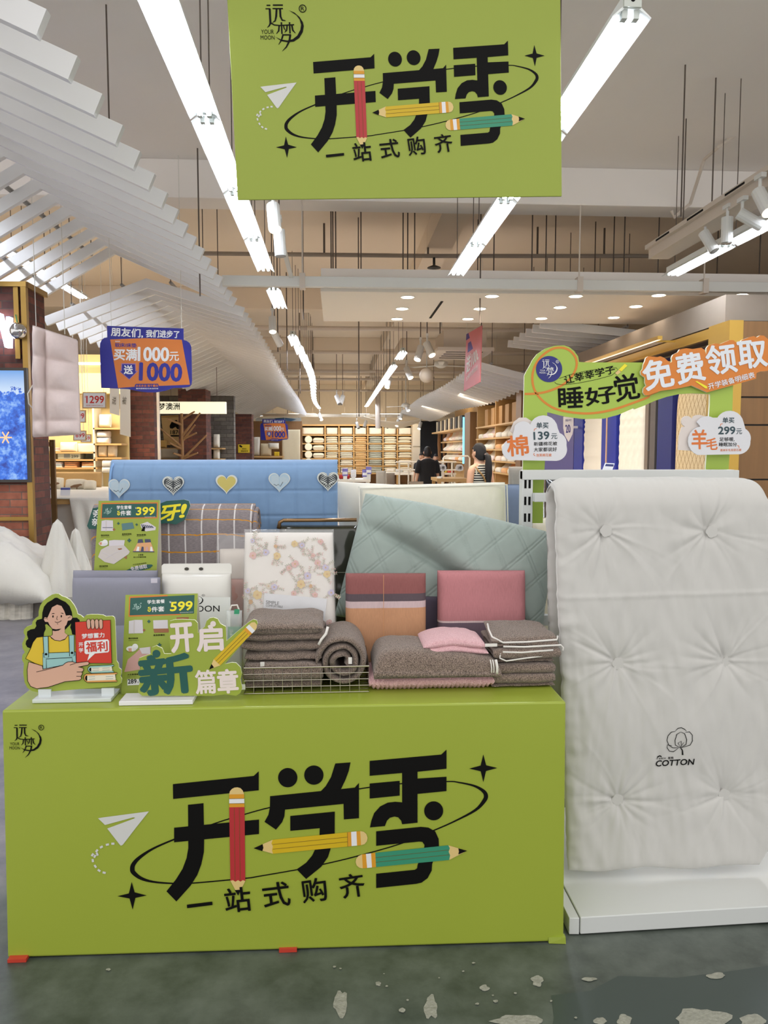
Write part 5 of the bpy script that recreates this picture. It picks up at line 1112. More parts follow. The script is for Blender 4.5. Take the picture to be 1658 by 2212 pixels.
def relief(x, z):
    h = 0.006 * fbm((x * 4, z * 2.4, 1.0), 2) + 0.005 * noise.noise(V((x * 16 + 0.9 * math.sin(z * 5), z * 3.2, 4))) + 0.0028 * noise.noise(V((x * 42, z * 11, 9))) + 0.006 * noise.noise(V((x * 9 + 0.5 * math.sin(z * 3), z * 1.2, 12))) + 0.003 * noise.noise(V((x * 24 + z * 8, z * 6, 7)))
    for p in TUFT2:
        dx, dz = x - p.x, z - p.z; d = math.hypot(dx, dz); a = math.atan2(dz, dx)
        h -= 0.012 * math.exp(-(d / 0.04) ** 2) + 0.010 * math.exp(-(d / 0.16) ** 2)
        for c_ in CRE[TUFT2.index(p)]:
            al = dx * c_[0] + dz * c_[1]
            if 0.01 < al < 0.32: h += c_[3] * math.exp(-((dx * c_[1] - dz * c_[0] + c_[2] * al * al) / (0.004 + 0.012 * al)) ** 2) * math.exp(-al / 0.13)
        q = noise.noise(V((p.x * 5 + 2.2 * math.cos(a), p.z * 5 + 2.2 * math.sin(a), 2 * d)))
        h += 0.010 * (abs(q) - 0.2) * math.exp(-((d - 0.08) / 0.09) ** 2)
    l_, r_ = qx(z); eg = min(x - l_, 9); h += 0.007 * noise.noise(V((eg * 6, z * 26, 3))) * math.exp(-(eg / 0.06) ** 2)
    h += 0.004 * math.exp(-((z - (zt_ - 0.40 + 0.02 * x)) / 0.008) ** 2) * 0.6
    return h
RQ = 0.075
def quilt_mid(z): return YQ - 0.02 + 0.05 * (z - zb_) / (zt_ - zb_)   # front panel leans back towards the top
ytop = quilt_mid(zt_ - RQ)
front_len = zt_ - RQ - zb_; back_len = 0.85; arc = PI * RQ; TOT = front_len + arc + back_len
def quilt(s, tt):
    d = tt * TOT
    if d < front_len:
        z = zb_ + d; y = quilt_mid(z); nn = V((0, -1, 0.03)); k = 1
    elif d < front_len + arc:
        a = (d - front_len) / RQ; z = zt_ - RQ + RQ * math.sin(a); y = ytop + RQ * (1 - math.cos(a)); nn = V((0, -math.cos(a), math.sin(a)))
    else:
        q = d - front_len - arc; z = zt_ - RQ - q; y = ytop + 2 * RQ + 0.0 * q; nn = V((0, 1, 0))
    l, r = qx(z); 
    q_ = min(1, max(0, (d - front_len + 0.1) / 0.2)); l += 0.012 * q_; r -= 0.02 * q_
    s_ = s + 0.03 * math.sin(2 * PI * s) * 0
    e_ = 0.5 - 0.5 * math.cos(PI * s); s2 = 0.25 * e_ + 0.75 * s
    x = l + (r - l) * s2
    wob = (0.008 * noise.noise(V((z * 7, s2 * 2, 3))) + 0.005 * noise.noise(V((z * 30, 2, 3)))) * abs(2 * s2 - 1) ** 4
    e = max(0, 1 - abs(2 * s2 - 1) ** 16) ** 0.5 * max(0, 1 - abs(2 * tt - 1) ** 40) ** 0.5
    th = 0.030 * e
    rl = relief(x, z) * min(1, e * 1.2) if d < front_len + arc * 0.5 else 0.004 * fbm((x * 6, z * 6, 8))
    zs = 0.012 * noise.noise(V((x * 6, 1, 2))) * max(0, 1 - d / 0.12)
    P = V((x + wob, y, z + zs))
    return P + nn * (th + rl), P - nn * th
t = thing('cotton_quilt', 'big white tufted cotton quilt draped over the white display rack', 'quilt', ((qx(zb_)[0] + qx(zb_)[1]) / 2, YQ, zb_))
MB().pad(quilt, 220, 420).build('quilt_body', QUILT, t, smooth=True)
def qsurf(u, v, k):
    p = at(u, v, 2.632); z = p.z; y = quilt_mid(z) - 0.030 - relief(p.x, z) - 0.0022 - 0.0006 * k; p = at(u, v, y); y2 = quilt_mid(p.z) - 0.030 - relief(p.x, p.z) - 0.0022 - 0.0006 * k
    return V((p.x, y2, p.z))
for p_ in ((1306, 1146), (1534, 1148), (1334, 1433), (1571, 1430), (1333, 1727), (1563, 1716)):
    c = qsurf(p_[0], p_[1], 0); rr = 0.021; ring = []
    for i in range(30):
        a = 2 * PI * i / 30; r = rr * (1 + 0.13 * abs(math.sin(2.5 * a)) - 0.1); ring.append(V((c.x + r * math.cos(a), c.y - 0.0035, c.z + r * math.sin(a))))
    MB().prism(ring, (0, 0.004, 0)).build('tuft', QUILT, t)
A = Art(qsurf)
def zq(x, y): return (1180 + x / 3.4686, 1500 + y / 3.4686)
for l in ([(965, 275), (985, 255), (1010, 250), (1035, 262), (1048, 275)], [(965, 278), (935, 283), (910, 310), (902, 345), (915, 380), (945, 400), (990, 400)], [(940, 385), (905, 378), (903, 400), (920, 425), (950, 430), (985, 405)],
          [(1005, 282), (975, 300), (962, 345), (965, 380), (1000, 400)], [(1005, 282), (1035, 295), (1050, 340), (1045, 375), (1005, 400)], [(1040, 285), (1070, 280), (1092, 305), (1092, 350), (1075, 380), (1010, 400)], [(1010, 395), (1008, 350), (985, 365), (1000, 395), (1030, 360)]):
    A.stroke(zz(zq, l), [0.8] + [1.5] * (len(l) - 2) + [0.8], 0, 1)
A.stroke(zz(zq, [(1000, 395), (1018, 420), (1020, 455)]), [1.5, 2.6, 3.2], 0, 1)
A.build('cotton_boll_print', BLACK, t)
A = Art(qsurf); A.text('COTTON', zq(815, 540), zq(1100, 526), 12.5, 0, 1, 0.035, up=(2.2, -12.5)); A.text('新棉', zq(912, 487), zq(950, 485), 5.6, 0, 1, 0.02); A.text('BOBOW', zq(843, 488), zq(895, 485), 3.6, 0, 1, 0.01); A.stroke(zz(zq, [(826, 486), (832, 468), (848, 462), (862, 470)]), 1.3, 0, 1); A.stroke(zz(zq, [(830, 470), (848, 460), (860, 466)]), 2.4, 0, 1)
A.build('cotton_lettering', BLACK, t)
# second quilt edge hanging behind it and a scrap of tag
def bq(s, tt):
    z = at(1200, 1090, 2.9).z * (1 - tt) + at(1200, 1362, 2.9).z * tt; x0_ = at(1181, 1100, 2.88).x + 0.012 * tt; x = x0_ + 0.5 * s; e = max(0, 1 - abs(2 * s - 1) ** 14) ** 0.5 * max(0, 1 - abs(2 * tt - 1) ** 14) ** 0.5
    y = 2.885 + 0.005 * fbm((x * 8, z * 12, 2)); return V((x, y - 0.03 * e - 0.004 * noise.noise(V((x * 10, z * 40, 3))), z)), V((x, y + 0.025 * e, z))
o = MB().pad(bq, 24, 40).build('white_quilt', QUILT, loc=at(1250, 1362, 2.885), smooth=True); tag(o, 'folded white quilt edge peeking out behind the tufted cotton quilt', 'quilt')
# ---------------------------------------------------------------- green arch sign over the rack
YA = 3.215
mp = planeY(YA, 0.0008)
def zm(x, y): return (1070 + x / 5.0242, 720 + y / 5.0242)
def zn(x, y): return (1370 + x / 5.757, 700 + y / 5.757)
ARCH = M('arch_green', (160, 186, 72), 0.45, var=0.02, vscale=3)
ARCHOR = M('arch_orange', (208, 126, 34), 0.45)
t = thing('arch_sign', 'lime green arch sign with orange swirl and black lettering above the white rack', 'sign', (at(1350, 1000, YA).x, YA, 0.6))
outl = zz(zm, [(295, 1560), (300, 960), (312, 460), (330, 420), (375, 340), (400, 290), (450, 225), (540, 165), (640, 135), (740, 130), (800, 150), (850, 190), (895, 250), (905, 310), (960, 315)]) + [(1400, 783)] + zz(zn, [(640, 450), (1226, 690), (1215, 1080), (1180, 1625), (1168, 1810), (1160, 2000)]) + [(1572, 1172), (1530, 1175)] + zz(zn, [(885, 1780), (935, 1000), (937, 872), (720, 862), (560, 870), (400, 905), (250, 955), (130, 1010), (0, 1060)]) + zz(zm, [(1500, 810), (1330, 885), (1180, 925), (950, 930), (760, 905), (560, 855), (535, 1385), (525, 1560)]) + [(1172, 1130), (1128, 1130)]
pf = [mp(u, v, 0) for u, v in outl]
MB().prism(pf, (0, 0.012, 0), 0, 1, p2=[(a, -b) for a, b in outl]).build('arch_board', [ARCH, FOAM], t)
A = Art(mp)
A.stroke(smooth_pts(zz(zm, [(315, 658), (430, 655), (560, 632), (700, 575), (800, 500), (860, 410), (880, 330), (865, 260), (820, 200), (760, 165), (690, 155), (610, 172), (520, 230), (450, 310), (410, 400), (398, 490), (410, 580), (445, 655), (520, 740), (640, 815), (800, 855), (980, 870), (1150, 855), (1320, 815), (1480, 760), (1650, 695)]) + [(1402, 853), (1420, 845)]), 4.9, 0, 1)
A.build('orange_swirl', ARCHOR, t)
A = Art(mp); A.disc(zm(580, 388), 142 / 5.0242, 0, 2, 40); A.build('navy_disc', M('navy_print', (24, 30, 116), 0.4), t)
logo(planeY(YA - 0.0015, 0.0008), t, WHITE_INK, [zm(670, 308), zm(572, 490), zm(480, 402)])
A = Art(mp); A.text('让莘莘学子', zm(755, 552), zm(1300, 430), 17.5, 0, 2, 0.022)
for c, (bl_, br_, h_) in zip('睡好', (((688, 812), (955, 800), 44), ((985, 790), (1310, 745), 38))): A.text(c, zm(*bl_), zm(*br_), h_, 0, 2, 0.024)
A.text('觉', zm(1315, 745), zm(1572, 705), 56, 0, 2, 0.018); A.build('black_lettering', BLACK, t)
A = Art(mp); A.stroke(zz(zm, [(640, 530), (660, 548), (720, 560), (900, 540), (1100, 500), (1260, 455), (1330, 400), (1310, 375), (1200, 378), (1000, 405), (800, 450), (690, 490)]), 0.9, 0, 1); A.build('thin_loop', BLACK, t)
A = Art(mp); A.poly(zz(zm, [(1335, 395), (1400, 330), (1430, 350), (1365, 415)]), 0, 3); A.poly(zz(zm, [(1295, 430), (1335, 395), (1360, 420), (1320, 452)]), 1, 3); A.build('chalk_mark', [YELP, PENWOOD], t)
# orange plaque
mp2 = planeY(YA - 0.02, 0.0008)
op = zz(zn, [(75, 590), (100, 560), (110, 500), (130, 460), (140, 420), (170, 400), (280, 410), (320, 400), (370, 420), (410, 455), (450, 480), (465, 465), (460, 420), (480, 380), (540, 350), (560, 315), (640, 300), (720, 310), (830, 295), (870, 320), (890, 375), (893, 300), (920, 265), (1000, 240), (1060, 250), (1180, 200), (1230, 200), (1270, 235), (1300, 230), (1340, 195), (1420, 165), (1480, 150), (1520, 165), (1560, 140), (1610, 145), (1650, 180), (1690, 220), (1700, 300), (1690, 360), (1720, 420), (1720, 520), (1700, 560), (1640, 585), (1560, 590), (1515, 610), (1510, 680), (900, 850), (710, 765), (690, 770), (520, 805), (330, 830), (240, 860), (170, 885), (130, 885), (105, 850), (110, 800), (145, 765), (130, 730), (130, 665), (80, 630)])
pf = [mp2(u, v, 0) for u, v in op]
q = MB().prism(pf, (0, 0.012, 0), 0, 1, p2=[(a, -b) for a, b in op]).build('orange_plaque', [M('plaque_orange', (212, 124, 40), 0.45), FOAM], t)
A = Art(mp2)
for c, bl_, br_, h_ in (('免', (150, 830), (500, 760), 62), ('费', (550, 750), (885, 690), 62), ('领', (920, 640), (1280, 590), 62), ('取', (1310, 560), (1655, 520), 58)): A.text(c, zn(*bl_), zn(*br_), h_, 0, 2, 0.032)
A.text('开学装备明细表', zn(925, 815), zn(1500, 665), 13, 0, 2, 0.02); A.build('plaque_lettering', M('plaque_white', (222, 226, 232), 0.5), q)
A = Art(mp2); A.poly(zz(zn, [(755, 715), (775, 708), (900, 775), (905, 800), (880, 800)]), 0, 2); A.build('chalk_mark', YELP, q)
# cloud price tags
def cloud(label, pts, Yc, zoom, texts, back, sym):
    mpc = planeY(Yc, 0.0006); pp = zz(zoom, pts); c0 = mpc(sum(a for a, b in pp) / len(pp), sum(b for a, b in pp) / len(pp), 0)
    t = thing('cloud_tag', label, 'price tag', c0); CW = M('cloud_white', (214, 214, 218), 0.5)
    MB().prism([mpc(u, v, 0) for u, v in pp], (0, 0.006, 0), 0, p2=[(a, -b) for a, b in pp]).build('cloud_board', CW, t)
    mb = planeY(Yc + 0.012, 0.0006); bp = zz(zoom, back); MB().prism([mb(u, v, 0) for u, v in bp], (0, 0.008, 0), p2=[(a, -b) for a, b in bp]).build('backing', M('cloud_backing', (216, 206, 200), 0.6), t)
    A = Art(mpc)
    for s_, bl_, br_, h_, mi, bd in texts: A.text(s_, zoom(*bl_), zoom(*br_), h_, mi, 1, bd)
    for st in sym: A.stroke(zz(zoom, st), 1.3, 2, 1)
    A.build('price_lettering', [M('cloud_ink', (40, 66, 74), 0.5), BLACK, M('cloud_orange', (212, 112, 44), 0.5)], t)
def arcs(cs):
    out = []
    for cx_, cy_, r, a0, a1 in cs:
        n = 9
        for i in range(n + 1): a = math.radians(a0 + (a1 - a0) * i / n); out.append((cx_ + r * math.cos(a), cy_ - r * math.sin(a)))
    return out
cloud('white cloud shaped price tag showing 139 with orange characters', arcs([(190, 1265, 118, 250, 95), (300, 1060, 105, 150, 45), (520, 1045, 155, 160, 5), (655, 1190, 115, 70, -10), (650, 1260, 125, 0, -95)]), YA - 0.05, zm,
      [('单买', (443, 1030), (572, 1030), 12.5, 0, 0.03), ('139', (415, 1155), (582, 1148), 16.5, 0, 0.045), ('元', (603, 1147), (668, 1147), 12, 0, 0.012), ('新疆棉花被', (415, 1222), (668, 1216), 8.5, 1, 0.01), ('大家都说好', (415, 1285), (665, 1280), 9, 1, 0.01), ('泡芙棉花被', (440, 1340), (607, 1337), 6.5, 2, 0.01), ('棉', (135, 1335), (360, 1318), 43, 2, 0.03)],
      [(160, 1060), (200, 960), (260, 915), (330, 915), (400, 960), (400, 1100), (200, 1100)], [[(445, 1032), (420, 1040), (418, 1060)], [(420, 1300), (412, 1315), (428, 1330)]])
cloud('white cloud shaped price tag showing 299 with a bear shaped backing', arcs([(850, 1455, 185, 250, 100), (900, 1290, 145, 150, 60), (1185, 1250, 172, 150, 10), (1310, 1420, 135, 60, -20), (1290, 1470, 150, 10, -95)]), YA - 0.05, zn,
      [('单买', (1095, 1230), (1238, 1230), 12, 0, 0.03), ('299', (1042, 1370), (1250, 1368), 16, 0, 0.045), ('元', (1265, 1370), (1335, 1368), 12, 0, 0.012), ('足够暖,', (1055, 1460), (1242, 1458), 9, 1, 0.01), ('睡眠加分', (1050, 1522), (1272, 1520), 8.5, 1, 0.01), ('澳洲羊毛双层芯被', (1062, 1585), (1328, 1580), 5.5, 2, 0.01), ('羊', (715, 1555), (905, 1550), 41, 2, 0.025), ('毛', (898, 1565), (1030, 1560), 25, 2, 0.025)],
      arcs([(650, 1210, 68, 250, 20), (800, 1260, 130, 120, 60)]) + [(900, 1300), (900, 1590), (545, 1565), (555, 1400), (590, 1280)], [[(1095, 1238), (1070, 1245), (1066, 1268)], [(1275, 1510), (1295, 1515), (1300, 1540)]])
# ---------------------------------------------------------------- left-hand store
def brick(name, c1, c2, mortar, sx=4.2):
    m = M(name, c1, 0.85); nt, b, N, L = nodes_of(m)
    tc = N('ShaderNodeTexCoord'); s_ = N('ShaderNodeSeparateXYZ'); L(tc.outputs['Object'], s_.inputs[0])
    ad = N('ShaderNodeMath'); ad.operation = 'ADD'; L(s_.outputs['X'], ad.inputs[0]); L(s_.outputs['Y'], ad.inputs[1])
    cb = N('ShaderNodeCombineXYZ'); L(ad.outputs[0], cb.inputs[0]); L(s_.outputs['Z'], cb.inputs[1])
    bt = N('ShaderNodeTexBrick'); bt.inputs['Scale'].default_value = sx; bt.inputs['Color1'].default_value = (*lin(c1), 1); bt.inputs['Color2'].default_value = (*lin(c2), 1); bt.inputs['Mortar'].default_value = (*lin(mortar), 1)
    bt.inputs['Mortar Size'].default_value = 0.022; bt.inputs['Brick Width'].default_value = 1.05; bt.inputs['Row Height'].default_value = 0.34; bt.inputs['Bias'].default_value = 0.1
    L(cb.outputs[0], bt.inputs['Vector'])
    n = N('ShaderNodeTexNoise'); n.inputs['Scale'].default_value = 14; n.inputs['Detail'].default_value = 5; L(tc.outputs['Object'], n.inputs[0])
    hs = N('ShaderNodeHueSaturation'); mr = N('ShaderNodeMapRange'); mr.inputs['To Min'].default_value = 0.55; mr.inputs['To Max'].default_value = 1.45; L(n.outputs['Fac'], mr.inputs['Value']); L(mr.outputs[0], hs.inputs['Value']); L(bt.outputs['Color'], hs.inputs['Color']); L(hs.outputs[0], b.inputs['Base Color'])
    bp = N('ShaderNodeBump'); bp.invert = True; bp.inputs['Strength'].default_value = 0.7; bp.inputs['Distance'].default_value = 0.015; L(bt.outputs['Fac'], bp.inputs['Height']); L(bp.outputs[0], b.inputs['Normal']); return m
BRICK = brick('red_brown_brick', (122, 70, 56), (78, 48, 44), (74, 62, 56))
BRICKL = brick('pale_red_brick', (176, 110, 86), (142, 82, 64), (112, 96, 86))
GOLD = M('brass_trim', (168, 134, 70), 0.35, metal=0.7); WOODL = M('light_wood', (196, 156, 98), 0.5, var=0.12, vscale=4, stretch=(1, 1, 12)); WOODD = M('oak_panel', (130, 92, 52), 0.5, var=0.22, vscale=3, stretch=(6, 6, 0.5))
def pillar(u0, u1, Y, dep, top, label, mat=BRICK, z0=0.0):
    a, b = at(u0, 980, Y), at(u1, 980, Y); t = thing('brick_pillar', label, 'pillar', ((a.x + b.x) / 2, Y, 0), 'brick pillars along the store front')
    MB().box(a.x, b.x, Y, Y + dep, z0, top).build('brickwork', mat, t); return t, a, b
# front pillar carrying the advertising screen
Y0 = 8.7
t, a, b = pillar(-190, 66, Y0, 0.55, 3.32, 'brick pillar carrying the blue advertising screen')
MB().box(a.x, b.x, Y0 - 0.012, Y0, 0, 1.22).build('pale_brickwork', BRICKL, t)
MB().box(b.x - 0.03, b.x + 0.025, Y0 - 0.045, Y0 + 0.02, 0.0, 3.34).build('corner_trim', GOLD, t)
MB().box(a.x, b.x + 0.03, Y0 - 0.05, Y0 + 0.0, 3.30, 3.35).build('top_trim', GOLD, t); MB().box(b.x - 0.04, b.x + 0.03, Y0 - 0.02, Y0 + 0.58, 3.30, 3.36).build('top_trim', GOLD, t)
MB().box(a.x, b.x, Y0 - 0.04, Y0 - 0.012, at(30, 1120, Y0).z - 0.02, at(30, 1120, Y0).z + 0.02).build('rail_trim', GOLD, t)
xg = at(43, 800, Y0).x; MB().box(xg - 0.03, xg + 0.02, Y0 - 0.03, Y0 - 0.001, 2.55, 3.30).build('upright_trim', GOLD, t)
def screen_mat():
    m = M('winter_screen', (60, 120, 220), 0.25); nt, b, N, L = nodes_of(m)
    tc = N('ShaderNodeTexCoord'); sx = N('ShaderNodeSeparateXYZ'); L(tc.outputs['Object'], sx.inputs[0])
    n = N('ShaderNodeTexNoise'); n.inputs['Scale'].default_value = 9; n.inputs['Detail'].default_value = 8; n.inputs['Roughness'].default_value = 0.7; L(tc.outputs['Object'], n.inputs[0])
    r = N('ShaderNodeValToRGB'); e = r.color_ramp.elements; e[0].position = 0.36; e[0].color = (*lin((10, 40, 150)), 1); e[1].position = 0.68; e[1].color = (*lin((170, 210, 250)), 1); x = r.color_ramp.elements.new(0.5); x.color = (*lin((40, 110, 225)), 1); L(n.outputs['Fac'], r.inputs[0])
    sk_ = N('ShaderNodeValToRGB'); e = sk_.color_ramp.elements; e[0].position = 0.0; e[0].color = (*lin((226, 240, 250)), 1); e[1].position = 0.5; e[1].color = (*lin((60, 140, 220)), 1)
    mz = N('ShaderNodeMapRange'); mz.inputs['From Min'].default_value = 0.85; mz.inputs['From Max'].default_value = 1.55; L(sx.outputs['Z'], mz.inputs['Value']); L(mz.outputs[0], sk_.inputs[0])
    nz = N('ShaderNodeMath'); nz.operation = 'MULTIPLY_ADD'; nz.inputs[1].default_value = 0.7; L(n.outputs['Fac'], nz.inputs[0]); L(sx.outputs['Z'], nz.inputs[2])
    g = N('ShaderNodeMath'); g.operation = 'GREATER_THAN'; g.inputs[1].default_value = 1.28; L(nz.outputs[0], g.inputs[0])
    mx = N('ShaderNodeMix'); mx.data_type = 'RGBA'; L(g.outputs[0], mx.inputs[0]); L(r.outputs[0], mx.inputs[6]); L(sk_.outputs[0], mx.inputs[7])
    L(mx.outputs[2], b.inputs['Emission Color']); b.inputs['Emission Strength'].default_value = 1.0; b.inputs['Base Color'].default_value = (0.02, 0.03, 0.05, 1); return m
p1 = at(57, 1036, Y0 - 0.12); p2 = at(50, 800, Y0 - 0.12)
t = thing('advertising_screen', 'glowing advertising screen showing a blue snowy forest, on the brick pillar', 'screen', (p1.x - 0.5, Y0 - 0.06, p1.z))
MB().box(-5.1, p1.x + 0.03, Y0 - 0.09, Y0 - 0.0, p1.z - 0.03, p2.z + 0.03).build('casing', M('screen_casing', (58, 52, 46), 0.4), t)
MB().box(-5.1, p1.x, Y0 - 0.094, Y0 - 0.0905, p1.z, p2.z).build('display', screen_mat(), t)
A = Art(planeY(Y0 - 0.096, 0.001))
for k in range(3):
    a_ = k * PI / 3; A.stroke([(12 - 14 * math.cos(a_), 945 - 14 * math.sin(a_)), (12 + 14 * math.cos(a_), 945 + 14 * math.sin(a_))], 3, 0, 1)
A.build('snowflake_graphic', M('snowflake_gold', (230, 180, 130), 0.4, emis=0.8), t)
t = thing('neon_letter', 'glowing white letter on the brick above the advertising screen', 'neon letter', at(8, 715, Y0 - 0.1)); A = Art(planeY(Y0 - 0.10, 0.001))
NEO = M('neon_white', (225, 230, 255), 0.3, emis=5.0)
def bar3(a_, b_, w): MB().prism([at(a_[0] - w, a_[1], Y0 - 0.1), at(a_[0] + w, a_[1], Y0 - 0.1), at(b_[0] + w, b_[1], Y0 - 0.1), at(b_[0] - w, b_[1], Y0 - 0.1)], (0, 0.09, 0), p2=[(0, 0), (1, 0), (1, 3), (0, 3)]).build('stroke', NEO, t)
bar3((17, 684), (16, 750), 4); bar3((-4, 676), (14, 750), 4); bar3((-16, 676), (-16, 745), 4)
t = thing('mirror_ball', 'small silver ball on the brick pillar beside the glowing letter', 'ornament', at(38, 715, Y0 - 0.12)); c = at(38, 715, Y0 - 0.11)
MB().lathe([(0.088 * math.sin(PI * i / 12) + 0.0005, -0.088 * math.cos(PI * i / 12)) for i in range(13)], c, 18).build('ball', M('silver_ball', (206, 206, 206), 0.12, metal=1.0), t, smooth=True)
MB().tube([c + V((0, 0.0, 0.085)), at(34, 680, Y0 - 0.05)], 0.006, 6).build('green_ribbon', M('green_ribbon', (40, 120, 70), 0.6), t)
# hanging down quilt
YH = 8.2
def hq(s, tt):
    u = 70 + 98 * s + 7 * tt * s; v = 702 + (32 * s) * (1 - tt) + (945 - 702) * tt - 6 * s * tt
    P = at(u, v, YH); e = max(0, 1 - abs(2 * s - 1) ** 6) ** 0.5 * max(0, 1 - abs(2 * tt - 1) ** 14) ** 0.5
    sw = 0.35 if s < 0.3 else 0.75; loc_ = (s / 0.3) if s < 0.3 else (s - 0.3) / 0.7
    puff = (math.sin(PI * min(1, loc_)) ** 0.5) * (0.35 + 0.65 * abs(math.sin(PI * (tt * 3.4 + 0.1))) ** 0.45)
    h = 0.15 * e * puff + 0.012 * fbm((P.x * 7, P.z * 7, 2)) * e
    return P + V((0, -h, 0)), P + V((0, 0.07 * e, 0))
DOWN = fabric('pale_pink_down', (222, 204, 198), 0.03, 0.15, 120)
o = thing('hanging_quilt', 'pale pink down quilt hanging by cords before the brick pillar', 'quilt', at(120, 945, YH))
MB().pad(hq, 44, 60).build('quilted_body', DOWN, o, smooth=True)
for u, v in ((78, 704), (140, 722)): p = at(u, v, YH); MB().tube([p, (p.x, p.y, CZ)], 0.004, 5).build('hanging_cord', M('cord_white'), o)
MB().tube([at(72, 830, YH - 0.02), at(60, 850, YH - 0.06), at(62, 872, YH - 0.06), at(72, 884, YH - 0.02)], 0.006, 6).build('tie_cord', M('cord_white'), o, smooth=True)
# brass rack pole
t = thing('brass_rack', 'thin brass pole rack beside the hanging quilt', 'rack', at(118, 1120, 9.6)); t.location.z = 0; LOC[t.name] = V(t.location)
p = at(113, 950, 9.6); MB().box(p.x - 0.03, p.x + 0.025, 9.58, 9.62, 0.0, p.z).build('pole', M('dark_brass', (128, 98, 62), 0.4, metal=0.4), t)
MB().box(at(66, 957, 9.6).x, p.x, 9.56, 9.64, at(66, 960, 9.6).z - 0.02, at(66, 955, 9.6).z).build('cross_rail', M('dark_brass'), t)
# log platform and white bedding mounds
YLG = 7.45
t = thing('log_platform', 'platform of birch logs under the heaped white bedding', 'platform', (-3.6, 7.9, 0))
rnd = random.Random(3); BIRCH = M('birch_bark', (206, 200, 188), 0.8, var=0.45, vscale=9, stretch=(1, 1, 3), bump=0.5, bscale=20)
for i in range(15):
    x = at(-55 + i * 11.5, 1300, YLG).x; yy = YLG + 0.05 * rnd.random() + (0.03 * i if i > 9 else 0); r = 0.05 + 0.012 * rnd.random()
    MB().tube([(x, yy + 0.05, 0.0), (x + 0.01, yy + 0.05, 0.12), (x + 0.005, yy + 0.05, 0.26 + 0.03 * rnd.random())], [r * 1.03, r, r * 0.95], 10).build('log', BIRCH, t)
MB().box(-5.2, at(112, 1290, 7.6).x, YLG + 0.10, 8.63, 0.0, 0.24).build('deck', M('grey_deck', (120, 114, 108), 0.8), t)
SNOW = fabric('snow_white_cotton', (218, 214, 204), 0.02, 0.15, 60)
xE = at(118, 1250, 7.6).x
def mound(s, tt):
    x = -5.2 + (xE + 5.2) * s; y = 7.42 + 1.2 * tt; e = max(0, 1 - (max(0, s - 0.5) * 2) ** 5) ** 0.5 * max(0, 1 - abs(2 * tt - 1) ** 5) ** 0.5
    z = 0.22 + e * (0.30 + 0.26 * math.exp(-((x + 3.55) / 0.55) ** 2) + 0.10 * fbm((x * 2.6, y * 2.6, 4)) + 0.09 * abs(noise.noise(V((x * 3 + y * 2, y * 2.4, 3)))) + 0.05 * abs(noise.noise(V((x * 7 - y * 3, y * 5, 6)))) + 0.025 * fbm((x * 9, y * 7, 2)))
    z -= 0.10 * (1 - e) * (0.5 + noise.noise(V((x * 6, 1, 1))))
    return V((x, y - 0.05 * (1 - e), max(0.1, z))), V((x, y, 0.21))
o = MB().pad(mound, 80, 50).build('white_duvet', SNOW, loc=(-4.2, 8.0, 0.2), smooth=True); tag(o, 'creased white duvet heaped over the birch log platform', 'duvet')
def peak(u, vt, vb, wpx, Y, label):
    top = at(u, vt, Y); bot = at(u, vb, Y); w = wpx / 2 * Y / F; prof = []
    def f(s, tt):
        a = 2 * PI * s; r = 0.02 + (w - 0.02) * tt ** 0.75; r *= 1 + 0.10 * math.sin(9 * a + u) * tt + 0.13 * math.sin(4 * a + 3 * tt + u) * (0.4 + tt) + 0.16 * noise.noise(V((math.cos(a) * 2, math.sin(a) * 2, tt * 2 + u)))
        if tt < 0.04: r *= tt / 0.04
        return V((top.x + r * math.cos(a), Y + r * 0.8 * math.sin(a), top.z + (0.0 - top.z + 0.02) * tt if False else top.z + (bot.z - top.z) * tt + 0.012 * noise.noise(V((a * 3, tt * 7, u)))))
    mb = MB().grid(f, 56, 40); o = mb.build('draped_cloth_peak', SNOW, loc=(top.x, Y, bot.z), smooth=True, merge=True); tag(o, label, 'draped cloth')
peak(124, 1122, 1290, 92, 7.75, 'taller pointed mound of draped white cloth beside the heaped duvet')
peak(163, 1141, 1285, 66, 7.9, 'smaller pointed mound of draped white cloth, near the lavender sheet sets')
o = MB().box(at(70, 1300, 7.9).x, at(205, 1300, 7.9).x, 7.6, 8.4, 0.0, at(120, 1290, 7.75).z + 0.01).build('plinth', M('grey_plinth', (150, 148, 142), 0.7), loc=(-2.8, 8, 0)); tag(o, 'low grey plinth under the draped white cloth mounds', 'plinth')
# display table with a made-up bed
YT0, YT1 = 9.7, 12.6; zt = 1.03
xa, xb = at(88, 1070, YT0).x, at(236, 1070, YT0).x
t = thing('display_table', 'wooden display table with white cloth and small pillows, behind the brick pillar', 'table', ((xa + xb) / 2, 11, 0))
MB().box(-4.75, xb - 0.15, YT0 + 0.02, YT1, zt - 0.10, zt - 0.03).build('table_top', WOODL, t)
MB().box(-4.75, xa + 0.42, YT0 + 0.12, YT1, 0, zt - 0.10).build('cabinet_panel', M('panel_grey', (200, 194, 186), 0.6), t); MB().box(xa + 0.42, xb - 0.25, YT1 - 0.1, YT1, 0, zt - 0.10).build('back_panel', M('dark_recess', (50, 46, 44), 0.8), t)
def tcl(s, tt):
    x = -4.7 + (xb + 4.7) * s; y = YT1 - 2.93 * tt; z = zt - 0.022 + 0.006 * fbm((x * 4, y * 4, 1)); return V((x, y, z)), V((x, y, z - 0.012))
xd = at(152, 1080, YT0).x
def tdr(s, tt):
    x = xd + (xb - xd) * s; y = YT1 - 2.93 - 0.012 - 0.09 * tt * (0.6 + math.sin(s * 16)) * 0.6 - 0.02 * tt; z = zt - 0.022 - 0.80 * tt + 0.05 * tt * math.sin(s * 7)
    return V((x + 0.12 * tt, y, z)), V((x + 0.12 * tt, y + 0.012, z))
